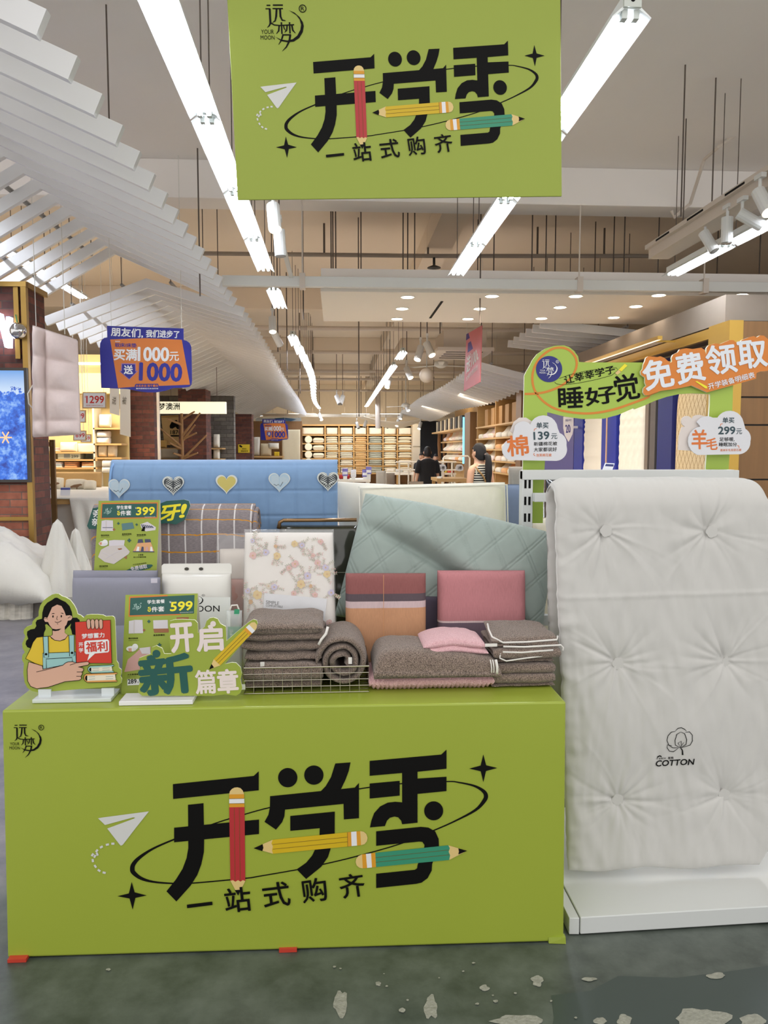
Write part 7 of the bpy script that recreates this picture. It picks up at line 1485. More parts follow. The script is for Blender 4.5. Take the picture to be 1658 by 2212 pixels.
def diamond_mat():
    m = M('beige_diamond', (222, 196, 150), 0.8); nt, b, N, L = nodes_of(m); tc = N('ShaderNodeTexCoord'); sx = N('ShaderNodeSeparateXYZ'); L(tc.outputs['Object'], sx.inputs[0]); prev = None
    for sg in (1, -1):
        a = N('ShaderNodeMath'); a.operation = 'MULTIPLY_ADD'; a.inputs[1].default_value = sg * 1.6; L(sx.outputs['Y'], a.inputs[0]); L(sx.outputs['Z'], a.inputs[2])
        q = N('ShaderNodeMath'); q.operation = 'MULTIPLY'; q.inputs[1].default_value = 7.0; L(a.outputs[0], q.inputs[0]); f = N('ShaderNodeMath'); f.operation = 'FRACT'; L(q.outputs[0], f.inputs[0]); l = N('ShaderNodeMath'); l.operation = 'LESS_THAN'; l.inputs[1].default_value = 0.13; L(f.outputs[0], l.inputs[0])
        if prev is None: prev = l.outputs[0]
        else: mx = N('ShaderNodeMath'); mx.operation = 'MAXIMUM'; L(prev, mx.inputs[0]); L(l.outputs[0], mx.inputs[1]); prev = mx.outputs[0]
    c = N('ShaderNodeMix'); c.data_type = 'RGBA'; c.inputs[6].default_value = (*lin((224, 200, 156)), 1); c.inputs[7].default_value = (*lin((176, 140, 92)), 1); L(prev, c.inputs[0]); L(c.outputs[2], b.inputs['Base Color']); return m
wall_slab('beige_mattress', 'beige mattress standing on end with a diagonal check print', 1451, 1536, 0.12, 2.3, 0.22, diamond_mat(), 'mattress', True)
o = MB().tube([V((XW - 0.02, yw(1312), 0.9)), V((XW - 0.02, yw(1312), 2.4))], 0.012, 6).build('rope', M('rope_tan', (196, 160, 130), 0.7), loc=(XW, yw(1312), 0.9)); tag(o, 'thin tan rope hanging on the blue panel between two mattresses', 'rope')
# shield sign
t = thing('shield_sign', 'white shield shaped sign showing the number 20', 'sign', at(1228, 953, 12.0)); mp = planeY(12.0, 0.002)
sp_ = [(1217, 900), (1238, 898), (1238, 925), (1236, 938), (1228, 954), (1220, 940), (1217, 925)]; MB().prism([mp(u, v, 0) for u, v in sp_], (0, 0.03, 0), p2=[(a, -b) for a, b in sp_]).build('plate', M('shield_white', (232, 226, 224), 0.5), t)
A = Art(mp); A.text('20', (1222, 935), (1232, 934), 17, 0, 1, 0.03); A.text('限时', (1221, 911), (1234, 910), 5, 0, 1); A.build('number', M('shield_ink', (70, 66, 130), 0.5), t)
MB().box(at(1228, 920, 12).x, at(1228, 920, 12).x + 0.3, 12.03, 12.06, at(1228, 925, 12).z, at(1228, 920, 12).z).build('arm', M('shield_white'), t)
# wooden shelving with contour pillows
t = thing('pillow_shelf', 'wooden shelf unit of contour pillows beyond the mattress wall', 'shelves', (XW + 0.2, 19, 0)); SY0, SY1 = 15.9, 20.6; SX = XW + 0.1
lv = [onx(1080, v, SX).z for v in (1019, 995, 970, 945, 917)]
for z in lv: MB().box(SX - 0.15, SX + 0.5, SY0, SY1, z - 0.035, z).build('shelf_board', WOODL, t)
MB().box(SX + 0.5, SX + 0.55, SY0, SY1, 0, 2.75).build('back_panel', WOODL, t)
for y in (SY0, 18.2, SY1): MB().box(SX - 0.12, SX + 0.5, y - 0.03, y + 0.03, 0, 2.75).build('divider', WOODL, t)
SL = fill_lamp(t, (SX - 1.0, 18.4, 2.85), (3.5, 0.3), 34); SL.rotation_euler = (0, -0.6, 0)
PCOL = [(236, 226, 204), (238, 214, 196), (240, 232, 214), (226, 168, 108), (236, 216, 210), (228, 222, 208), (222, 214, 196)]
PNAME = ['cream', 'shell pink', 'ivory', 'orange tan', 'pale pink', 'off white', 'oatmeal']
def contour(name, label, c, yaw, tilt, size, mat, cat='pillow', group=None):
    """contour pillow: a body with two rolls, leaning"""
    Rm = Matrix.Rotation(yaw, 3, 'Z') @ Matrix.Rotation(tilt, 3, 'X'); w, d, h = size; c = V(c)
    def f(s, tt):
        s_, t_ = ease(s), ease(tt); e = (max(0, 1 - abs(2 * s_ - 1) ** 6) * max(0, 1 - abs(2 * t_ - 1) ** 5)) ** 0.5; hh = h * (0.62 + 0.38 * math.cos(2 * PI * t_) * (0.8 if t_ < .5 else 1.1))
        return c + Rm @ V(((s_ - 0.5) * w, (t_ - 0.5) * d, hh * e)), c + Rm @ V(((s_ - 0.5) * w, (t_ - 0.5) * d, -0.02 * e))
    o = MB().pad(f, 14, 14).build(name, mat, loc=c, smooth=True); return tag(o, label, cat, group)
k = 0
for j, z in enumerate(lv[:4]):
    for i, y in enumerate((16.5, 17.15, 17.8, 18.7, 19.35, 20.0)):
        ci = (i * 3 + j * 2) % 7; rs = ['lowest', 'second lowest', 'middle', 'second highest'][j]
        contour('contour_pillow', '%s contour pillow tilted on the %s shelf of the wooden unit, %s along' % (PNAME[ci], rs, ORD[i]), (SX + 0.05, y, z + 0.10), PI / 2, -0.55, (0.56, 0.42, 0.13), fabric('pillow_%d' % ci, PCOL[ci]), group='contour pillows on the wooden shelves')
for i, y in enumerate((16.6, 17.3, 18.0, 18.9, 19.7)):
    o = MB().box(SX - 0.05, SX + 0.22, y - 0.19, y + 0.19, lv[4], lv[4] + 0.42).build('kraft_carton', M('kraft', (176, 134, 82), 0.7), loc=(SX, y, lv[4]), bevel=0.01); tag(o, 'kraft pillow carton on the top board of the wooden unit, %s along' % ORD[i], 'carton', 'kraft cartons on the top board')
o = MB().box(SX - 0.2, SX + 0.5, 15.3, 15.75, 0, 2.75).build('oak_post', WOODD, loc=(SX, 15.5, 0)); tag(o, 'oak post at the start of the wooden pillow shelves', 'post')
o = MB().box(SX - 0.24, SX + 0.5, 21.0, 21.9, 0, 2.6).build('oak_post', WOODD, loc=(SX, 21.5, 0)); tag(o, 'broad oak post between the two pillow displays', 'post')
# second pillow display further on
t = thing('pillow_rack', 'sloping rack of upright pillows past the broad oak post', 'shelves', (SX, 25, 0)); lv2 = [onx(995, v, SX).z for v in (997, 976, 952)]
for z in lv2: MB().box(SX - 0.1, SX + 0.4, 22.2, 28.0, z - 0.04, z).build('shelf_board', WOODL, t)
MB().box(SX + 0.4, SX + 0.45, 22.2, 28, 0, 3.0).build('back_panel', WOODL, t); MB().box(SX - 0.35, SX + 0.4, 22.0, 28.6, onx(1000, 927, SX).z - 0.05, onx(1000, 927, SX).z).build('top_board', WOODL, t)
SL = fill_lamp(t, (SX - 1.2, 25, 2.9), (5, 0.3), 38); SL.rotation_euler = (0, -0.6, 0)
for j, z in enumerate(lv2):
    for i in range(8):
        ci = (i + 2 * j) % 7; y = 22.6 + 0.68 * i
        contour('upright_pillow', '%s pillow propped on the %s tier of the sloping rack, %s along' % (PNAME[ci], ['lowest', 'middle', 'upper'][j], ORD[i]), (SX + 0.08, y, z + 0.2), PI / 2, -1.05, (0.6, 0.42, 0.10), fabric('pillow_%d' % ci, PCOL[ci]), group='pillows on the sloping rack')
zb_ = onx(1000, 927, SX).z
for i in range(12):
    y = 22.3 + 0.5 * i; o = MB().box(SX - 0.25, SX + 0.1, y, y + 0.28, zb_, zb_ + 0.36).build('pillow_carton', M('carton_pale', (206, 190, 160), 0.7) if i % 2 else M('carton_dark', (60, 54, 50), 0.7), loc=(SX, y, zb_)); tag(o, '%s pillow carton lined up on the sloping rack, %s along' % ('pale' if i % 2 else 'dark', ORD[i]), 'carton', 'cartons lined up on the sloping rack')
o = MB().box(SX - 0.28, SX + 0.2, 21.92, 21.98, 1.2, 2.5).build('blue_light_panel', M('cyan_glow', (130, 210, 250), 0.4, emis=1.4), loc=(SX, 22, 1.2)); tag(o, 'narrow glowing blue panel at the end of the sloping rack', 'light panel')
# dark entry with timber trunks at the end
o = MB().box(at(908, 960, 33).x, at(968, 960, 33).x, 33, 33.2, 0, 2.8).build('dark_entry', M('dark_entry', (30, 34, 42), 0.7, var=0.4, vscale=2), loc=(4, 33, 0)); tag(o, 'dark blue black entrance at the end beside the quilt shelves', 'entrance')
for i, (u, w) in enumerate(((949, 7), (959, 6), (968, 8))):
    p = at(u, 960, 32); r = w * 32 / F / 2
    o = MB().tube([(p.x, 32, 0), (p.x + 0.03, 32, 0.9), (p.x - 0.02, 32, 1.8), (p.x, 32, 2.75)], [r * 1.1, r, r * 1.05, r], 10).build('timber_trunk', M('trunk_wood', (150, 104, 62), 0.7, var=0.35, vscale=2, stretch=(4, 4, 1)), loc=(p.x, 32, 0), smooth=True); tag(o, 'rough timber trunk column beside the dark entrance, ' + ['the one next to the darkness', 'the middle one', 'the one next to the pillow rack'][i], 'column', 'timber trunk columns')
t = thing('locker_unit', 'cream panelled cupboard closing the end of the quilt shelves', 'cupboard', (at(902, 960, 35.5).x, 35.5, 0)); a, b = at(891, 960, 35.4), at(911, 960, 35.4)
MB().box(a.x, b.x, 35.4, 36.2, 0, 2.75).build('body', M('cupboard_cream', (206, 196, 178), 0.6), t)
for z in (0.05, 0.95, 1.75): MB().box(a.x + 0.02, b.x - 0.02, 35.37, 35.4, z, z + 0.72).build('door', M('cupboard_door', (214, 204, 188), 0.55), t)
t = thing('added_light_bar', 'added slim brass light bar under the lintel beam brightening the standing mattresses', 'light fitting', (XW - 0.3, 10.5, 2.72)); MB().box(XW - 0.33, XW - 0.28, 8.2, 13.2, 2.74, 2.78).build('housing', M('brass_satin'), t)  # light bar added to brighten the mattress wall
for y in (8.5, 10.7, 12.9): MB().box(XW - 0.30, XW + 0.0, y - 0.01, y + 0.01, 2.755, 2.775).build('arm', M('brass_satin'), t)
ML = fill_lamp(t, (XW - 0.27, 10.7, 2.72), (5.0, 0.05), 11); ML.rotation_euler = (0, -0.75, PI); ML.data.size, ML.data.size_y = 0.05, 5.0
# ---------------------------------------------------------------- beds and chairs just behind the rack
GREYH = fabric('grey_upholstery', (140, 134, 124)); BLUEG = fabric('blue_grey_upholstery', (102, 114, 134)); DKNAVY = fabric('navy_upholstery', (58, 64, 84)); BEIGEH = fabric('beige_upholstery', (186, 168, 142)); WHITEC = fabric('white_seat', (214, 208, 196))
def headboard(name, label, u0, u1, v0, Y, D, mat, cat, zb=0.05, p=7):
    c_ = rest(rectpx(u0, v0, u1, v0 + 60, Y), zb); o = cushion(MB(), c_, D, p, 2, 18, 18).build(name, mat, loc=(c_[0] + c_[1]) / 2, smooth=True); return tag(o, label, cat)
headboard('blue_headboard', 'blue grey rounded headboard beside the rack post', 1086, 1150, 1046, 5.2, 0.16, BLUEG, 'headboard')
headboard('grey_headboard', 'ribbed grey headboard below the 139 cloud tag', 1098, 1142, 1008, 8.6, 0.14, GREYH, 'headboard')
headboard('navy_headboard', 'dark navy headboard seen under the rack top bar', 1298, 1400, 1032, 6.2, 0.18, DKNAVY, 'headboard'); headboard('beige_headboard', 'beige rounded headboard seen under the rack top bar', 1424, 1560, 1034, 5.6, 0.2, BEIGEH, 'headboard'); headboard('slate_headboard', 'slate grey headboard beside the plastic wrapped bundles', 1240, 1312, 1034, 6.8, 0.16, fabric('slate_upholstery', (84, 88, 100)), 'headboard')
def bundle(s, tt, P): return (0.03 * abs(noise.noise(V((P.x * 22, P.z * 16, 3)))), 0)
for i, (u0, u1, mt, lb) in enumerate(((1174, 1238, M('black_plastic', (30, 30, 34), 0.15, coat=0.8), 'black patterned bundle wrapped in clear plastic, behind the rack'), (1222, 1262, M('silver_plastic', (196, 196, 200), 0.15, coat=0.8), 'silvery bundle in crinkled plastic beside the black one'), (1262, 1292, M('white_plastic', (216, 216, 218), 0.2, coat=0.5), 'white bundle in crinkled plastic at the end of the row'))):
    c_ = rest(rectpx(u0, 1030 + 2 * i, u1, 1100, 4.2), 0.06); o = cushion(MB(), c_, 0.3, 5, 2, 24, 30, bundle).build('wrapped_bundle', mt, loc=(c_[0] + c_[1]) / 2, smooth=True); tag(o, lb, 'bundle')
c_ = rest(rectpx(1148, 1118, 1230, 1300, 3.5), 0.32); t = thing('foam_mattress', 'cream foam mattress standing behind the rack post', 'mattress', (c_[0] + c_[1]) / 2); cushion(MB(), c_, 0.16, 10, 2, 16, 24).build('foam_body', fabric('cream_foam', (224, 216, 198)), t, smooth=True)
zz_ = at(1170, 1270, 3.5).z; MB().box(c_[0].x + 0.01, c_[1].x - 0.01, 3.405, 3.44, zz_ - 0.008, zz_ + 0.008).build('zip_line', WHITE_INK, t)
o = MB().box(c_[0].x - 0.05, c_[1].x + 0.3, 3.42, 3.9, 0.0, 0.318).build('bed_base', M('bed_base_cream', (196, 186, 166), 0.7), loc=(c_[0].x, 3.6, 0)); tag(o, 'low cream bed base under the foam mattress', 'bed base')
for u, v, Y, lb in ((1207 + 105, 1010, 4.1, 'white price card standing on a bundle before the blue panels'), (1330, 1036, 5.9, 'small white price card leaning on the navy headboard')):
    t = thing('price_card', lb, 'card', at(u, v + 10, Y)); MB().prism([at(u - 13, v + 10, Y), at(u + 9, v + 8, Y), at(u + 15, v - 9, Y + 0.05), at(u - 5, v - 10, Y + 0.05)], (0, 0.006, 0), p2=[(0, 0), (3, 0), (3, 2), (0, 2)]).build('card', M('card_white'), t); A = Art(planeY(Y - 0.01)); A.poly([(u - 4, v - 8), (u + 13, v - 7), (u + 12, v - 2), (u - 6, v - 3)], 0, 1); A.build('card_print', M('card_blue'), t); p = at(u, v + 8, Y); MB().tube([p + V((0, 0.02, 0)), (p.x, p.y + 0.03, 0.0)], 0.008, 6).build('stem', WHITE_PAINT, t)
# ---------------------------------------------------------------- far wall of quilts
YQW = 36.0
t = thing('quilt_shelves', 'wide lit wooden shelves of folded quilts across the far wall', 'shelves', (at(770, 980, YQW).x, YQW, 0))
a, b = at(648, 920, YQW), at(892, 920, YQW)
lvz = [at(770, v, YQW).z for v in (1022, 1006, 990, 973.5, 957.5, 939)]
MB().box(a.x, b.x, YQW + 0.6, YQW + 0.65, 0, a.z).build('back_panel', M('shelf_back_tan', (160, 122, 82), 0.7), t)
for z in lvz: MB().box(a.x, b.x, YQW, YQW + 0.6, z - 0.05, z).build('shelf_board', WOODL, t)
MB().box(a.x - 0.05, b.x + 0.05, YQW - 0.06, YQW + 0.65, a.z, a.z + 0.07).build('top_board', WOODL, t)
ue = [650, 702, 732, 764, 794, 827, 858, 891]
for u in ue: p = at(u, 960, YQW); MB().box(p.x - 0.03, p.x + 0.03, YQW + 0.02, YQW + 0.6, 0, a.z).build('divider', WOODL, t)
FL = fill_lamp(t, ((a.x + b.x) / 2, YQW - 2.0, 3.3), (5.5, 0.4), 130, (1, 0.86, 0.66)); FL.rotation_euler = (0.75, 0, 0)
QC = [(238, 228, 206), (236, 226, 204), (232, 226, 212), (226, 190, 140), (188, 190, 178), (230, 220, 196), (238, 228, 206)]
QN = ['ivory', 'cream', 'white', 'apricot', 'grey green', 'oat', 'warm white']
COLN = ['broad', 'second', 'third', 'fourth', 'fifth', 'sixth', 'last']
ROWN = ['bottom', 'fifth', 'fourth', 'third', 'second', 'top']
TH = [at(770, 1000, YQW).z]
proto = {}
for c in range(7):
    x0, x1 = at(ue[c], 960, YQW).x + 0.05, at(ue[c + 1], 960, YQW).x - 0.05; mt = fabric('far_quilt_%d' % c, QC[c], 0.03, 0.1, 40)
    for r in range(6):
        z0 = lvz[r]; ht = (lvz[r + 1] if r < 5 else a.z) - z0
        if r == 5:
            k = 2 if c == 0 else 1
            for q in range(k):
                xa_, xb_ = x0 + (x1 - x0) * q / k * 1.0, x0 + (x1 - x0) * (q + 1) / k
                if c == 0 and q == 1: continue
                o = cushion(MB(), [V((xa_, YQW + 0.25, z0)), V((x1 if c == 0 else xb_, YQW + 0.25, z0)), V((x1 if c == 0 else xb_, YQW + 0.25, z0 + ht * 0.84)), V((xa_, YQW + 0.25, z0 + ht * 0.84))], 0.4, 10, 2, 14, 10, wrinkle(0.02, 3, c)).build('quilt_pack', fabric('far_quilt_pack', (238, 232, 218)), loc=((x0 + x1) / 2, YQW + 0.25, z0), smooth=True)
                tag(o, 'white quilt pack on the top far shelf, in the %s bay' % COLN[c], 'quilt', 'quilt packs on the top far shelf')
            continue
        if c == 0:
            xr = x0 + 0.28
            o = MB().tube([(xr, YQW - 0.05, z0 + 0.17), (xr, YQW + 0.55, z0 + 0.17)], 0.17, 14).build('rolled_quilt', mt, loc=(xr, YQW + 0.2, z0), smooth=False, bevel=0.03); tag(o, 'rolled ivory quilt on the %s far shelf, in the broad bay' % ROWN[r], 'quilt', 'rolled quilts on the far shelves')
            o = cushion(MB(), [V((xr + 0.2, YQW, z0 + 0.13)), V((x1, YQW, z0 + 0.13)), V((x1, YQW + 0.5, z0 + 0.13)), V((xr + 0.2, YQW + 0.5, z0 + 0.13))], 0.26, 5, 2, 18, 12, wrinkle(0.02, 4, r), n=V((0, 0, 1))).build('folded_quilt', mt, loc=((xr + x1) / 2, YQW + 0.2, z0), smooth=True); tag(o, 'plump ivory quilt beside its rolled twin on the %s far shelf' % ROWN[r], 'quilt', 'plump quilts on the far shelves')
            continue
        n = 2 if c == 6 else 3; th = ht * 0.80 / n
        for q in range(n):
            lab = '%s folded quilt, %s of its pile, %s far shelf, %s bay' % (QN[c], (['lower', 'upper'] if n == 2 else ['lowest', 'middle', 'topmost'])[q], ROWN[r], COLN[c])
            key = (c, n)
            if key not in proto:
                w = x1 - x0; o = cushion(MB(), [V((x0, YQW, z0 + th / 2)), V((x1, YQW, z0 + th / 2)), V((x1, YQW + 0.5, z0 + th / 2)), V((x0, YQW + 0.5, z0 + th / 2))], th * 1.04, 6, 2, 16, 12, wrinkle(0.012, 4, c), n=V((0, 0, 1))).build('folded_quilt', mt, loc=((x0 + x1) / 2, YQW, z0), smooth=True); proto[key] = o; tag(o, lab, 'quilt', 'folded quilts on the far shelves')
            else:
                o = proto[key].copy(); COL.objects.link(o); o.location = ((x0 + x1) / 2 + random.uniform(-.02, .02), YQW + random.uniform(-.02, .02), z0 + q * th); LOC[o.name] = V(o.location); o['label'] = lab
# ---------------------------------------------------------------- tables, chairs and rails before it
def tabl(label, u0, u1, v, Y, dep, mat, cloth=None):
    p, q = at(u0, v, Y), at(u1, v, Y); t = thing('display_table', label, 'table', ((p.x + q.x) / 2, Y, 0)); MB().box(p.x, q.x, Y, Y + dep, p.z - 0.06, p.z).build('table_top', mat, t)
    for x in (p.x + 0.05, q.x - 0.05):
        for y in (Y + 0.05, Y + dep - 0.05): MB().box(x - 0.03, x + 0.03, y - 0.03, y + 0.03, 0, p.z - 0.06).build('leg', mat, t)
    return p.z
WT = M('table_white', (226, 220, 206), 0.5)
ztab = tabl('long white sales table before the far quilt shelves', 730, 800, 1036, 20, 1.2, WT); tabl('white sales table carrying folded goods past the grey chairs', 835, 985, 1022, 26, 1.2, WT); tabl('wooden sales table between the two shoppers', 944, 1012, 1034, 14.6, 1.0, WOODL)
o = MB().tube([V((at(732, 1035, 20.3).x, 20.3, ztab + 0.06)), V((at(755, 1035, 20.3).x, 20.3, ztab + 0.06))], 0.06, 10).build('red_bolster', fabric('red_cloth', (176, 50, 44)), loc=at(740, 1038, 19.9), bevel=0.02); tag(o, 'red bolster on the long white sales table', 'bolster')
for u, v, h, lb in ((763, 1022, 16, 'white card stand on the long sales table'), (788, 1022, 15, 'violet and white card stand on the long sales table'), (745, 1020, 18, 'violet and white card stand near the blue mattress corner'), (796, 1016, 12, 'violet card stand at the table end by the grey chairs')):
    t = thing('card_stand', lb, 'card stand', at(u, v + h / 2, 20.2)); MB().prism([at(u - 6, v + 8, 20.2), at(u + 6, v + 8, 20.2), at(u + 6, v - 8, 20.25), at(u - 6, v - 8, 20.25)], (0, 0.02, 0), p2=[(0, 0), (3, 0), (3, 3), (0, 3)]).build('card', M('card_violet', (112, 104, 168), 0.6) if 'violet' in lb else M('card_white'), t); A = Art(planeY(20.15, 0.003)); A.rect(u - 5, v - 1, u + 5, v + 5, 0, 1); A.build('card_print', WHITE_INK, t); p = at(u, v + 8, 20.2); MB().box(p.x - 0.05, p.x + 0.05, 20.18, 20.3, min(ztab, p.z - 0.02), p.z).build('foot', WHITE_PAINT, t)
def chair(label, u0, u1, v0, Y, mat):
    c_ = rest(rectpx(u0, v0, u1, v0 + 40, Y), 0.45); t = thing('lounge_chair', label, 'chair', ((c_[0].x + c_[1].x) / 2, Y, 0)); cushion(MB(), c_, 0.16, 4, 2, 14, 14).build('backrest', mat, t, smooth=True); w = c_[1].x - c_[0].x
    cushion(MB(), [V((c_[0].x, Y - 0.55, 0.42)), V((c_[1].x, Y - 0.55, 0.42)), V((c_[1].x, Y, 0.42)), V((c_[0].x, Y, 0.42))], 0.16, 6, 2, 12, 12, n=V((0, 0, 1))).build('seat', mat, t, smooth=True)
    for x in (c_[0].x + 0.05, c_[1].x - 0.05):
        for y in (Y - 0.5, Y): MB().tube([(x, y, 0), (x, y, 0.38)], 0.02, 6).build('leg', DKROD, t)
chair('pale grey lounge chair with a high back, nearer the sales table', 812, 833, 1017, 13.8, fabric('chair_pale_grey', (184, 178, 166))); chair('taupe lounge chair with a rounded back beside the pale grey one', 834, 852, 1022, 14.2, fabric('chair_taupe', (140, 126, 110)))
chair('low taupe lounge chair before the man in black', 882, 914, 1040, 12.2, fabric('taupe_cushion', (124, 112, 98))); goods('white_dish', 'round white cushion lying on the wooden sales table', 944, 1029, 954, 1035, 14.9, 0.4, WHT, 'cushion', 3)
t = thing('white_railing', 'white metal display railing across the aisle behind the shoppers', 'railing', (at(930, 1000, 18).x, 18, 0)); RW = M('rail_white', (232, 224, 208), 0.4)
for v in (998, 1015): MB().tube([at(855, v, 18), at(985, v, 18)], 0.02, 6).build('rail', RW, t)
for u in (862, 882, 955, 976): p = at(u, 998, 18); MB().tube([(p.x, 18, 0), (p.x, 18, p.z)], 0.02, 6).build('post', RW, t)
t = thing('hoop_rack', 'white hoop shaped clothes rack beside the sloping pillow rack', 'rack', (at(985, 1000, 19.5).x, 19.5, 0)); MB().tube([V((at(957, 1010, 19.5).x, 19.5, 0)), at(957, 990, 19.5), at(960, 986, 19.5), at(1010, 985, 19.5), at(1014, 989, 19.5), V((at(1014, 1010, 19.5).x, 19.5, 0))], 0.022, 7).build('hoop', RW, t)
for i, (u, tx) in enumerate(((955, '1楼'), (992, '2楼'))):
    t = thing('cloud_card', 'white cloud shaped card numbered %s on the white railing' % ('one' if i == 0 else 'two'), 'card', at(u, 1018, 17.955)); mp = planeY(17.955, 0.003); pts = [(u - 9, 1010), (u - 6, 1004), (u, 1003), (u + 6, 1004), (u + 9, 1010), (u + 8, 1016), (u, 1018), (u - 8, 1016)]; MB().prism([mp(*p, 0) for p in pts], (0, 0.02, 0), p2=[(x, -y) for x, y in pts]).build('card', M('card_white'), t); A = Art(mp); A.text(tx, (u - 4, 1014), (u + 5, 1014), 7, 0, 1, 0.02); A.build('card_lettering', BLACK, t)
for i, (u, v, c_) in enumerate(((843, 1016, (224, 214, 200)), (862, 1016, (190, 196, 200)), (880, 1017, (232, 226, 214)), (900, 1016, (226, 190, 140)), (958, 1019, (230, 200, 90)), (972, 1019, (206, 90, 70)))):
    goods('folded_goods', ['cream', 'grey blue', 'white', 'apricot', 'yellow', 'red'][i] + ' folded goods lying on the sales table behind the railing', u - 8, v - 3, u + 8, v + 3, 26.3, 0.3, fabric('goods_%d' % i, c_), 'folded goods', 5)
# ceiling furniture far away
def fan(label, u, v, Y):
    p = at(u, v, Y); t = thing('ceiling_fan', label, 'ceiling fan', p); MB().tube([(p.x, Y, p.z + 0.1), (p.x, Y, CZ)], 0.02, 6).build('rod', WHITE_PAINT, t); MB().lathe([(0.06, 0.12), (0.14, 0.08), (0.16, 0), (0.05, -0.05)], p, 16).build('motor', WHITE_PAINT, t, smooth=True)
    for k in range(3):
        a_ = k * 2 * PI / 3 + 0.4; d = V((math.cos(a_), math.sin(a_), 0)); n_ = V((-d.y, d.x, 0)) * 0.07; MB().prism([p + d * 0.14 + n_ * .6, p + d * 0.75 + n_, p + d * 0.75 - n_, p + d * 0.14 - n_ * .6], (0, 0, 0.012)).build('blade', WHITE_PAINT, t)
fan('white ceiling fan past the air conditioning unit', 952, 790, 17.5); fan('white ceiling fan farther back, over the sales tables', 876, 878, 27)
t = thing('globe_lamp', 'round white globe lamp hanging below the ceiling near the fan', 'pendant lamp', at(921, 811, 16)); p = at(921, 811, 16); MB().tube([p + V((0, 0, 0.15)), (p.x, p.y, CZ)], 0.012, 6).build('cord', WHITE_PAINT, t); MB().lathe([(0.075 * 2 * math.sin(PI * i / 10) + 0.0005, -0.15 * math.cos(PI * i / 10)) for i in range(11)], p, 16).build('shade', M('globe_white', (220, 206, 186), 0.5), t, smooth=True)
t = thing('air_conditioner', 'white ceiling cassette air conditioner behind the downlight panel', 'air conditioner', at(1000, 745, 14)); p, q = at(958, 712, 14), at(1050, 752, 14); MB().box(p.x, q.x, 14, 15.2, q.z, p.z).build('body', M('ac_body', (206, 192, 176), 0.6), t); MB().box(p.x - 0.12, q.x + 0.12, 13.88, 15.32, q.z - 0.06, q.z).build('grille_frame', PIPEW, t)
for x in (p.x, q.x): MB().tube([(x, 14.5, p.z), (x, 14.5, CZ)], 0.01, 5).build('hanger_rod', DKROD, t)
for i in range(4): MB().box(p.x + 0.05, q.x - 0.05, 14.05 + 0.3 * i, 14.1 + 0.3 * i, q.z - 0.068, q.z - 0.0605).build('slot', M('dark_recess'), t)
o = MB().tube([(at(816, 900, 30).x, 30, 2.4), (at(816, 900, 30).x, 30, CZ)], 0.10, 10).build('white_column', PIPEW, loc=(at(816, 900, 30).x, 30, 2.4)); tag(o, 'white vertical duct dropping from the ceiling before the far shelves', 'duct')
t = thing('ceiling_rail', 'tan ceiling rail across the far end carrying the last spotlights', 'rail', (0.6, 32.5, 3.0)); zz_ = at(800, 901, 32.5).z; MB().box(-3, 6.5, 32.45, 32.55, zz_, zz_ + 0.12).build('rail', WALLP, t)
for x in (-2, 1, 4): MB().tube([(x, 32.5, zz_ + 0.1), (x, 32.5, CZ)], 0.015, 5).build('hanger_rod', DKROD, t)
far_spots = [(922, 744, 14.5, 1, 0), (908, 752, 14.8, 1, 0), (878, 797, 18, 1, 90), (841, 818, 20, 1, 60), (727, 857, 23, 0, 0), (740, 857, 24, 0, 0), (876, 874, 27, 1, 80), (868, 892, 30, 1, 60), (690, 896, 32, 1, 60), (860, 908, 31.5, 1, 0), (770, 914, 32.2, 0, 0), (790, 911, 32.2, 0, 0), (833, 913, 32.2, 0, 0), (908, 914, 31, 1, 60)]
for i, (u, v, Y, on, pw) in enumerate(far_spots):
    P_ = at(u, v, Y); s_ = spot(('lit' if on else 'unlit') + ' track spotlight far down the hall, %s from the air conditioner' % ORD[i], P_, ((-0.25, -0.35, -0.8) if i % 2 else (0.3, -0.45, -0.8)), 'small spotlights far down the hall', pw, 1.5, bool(on))
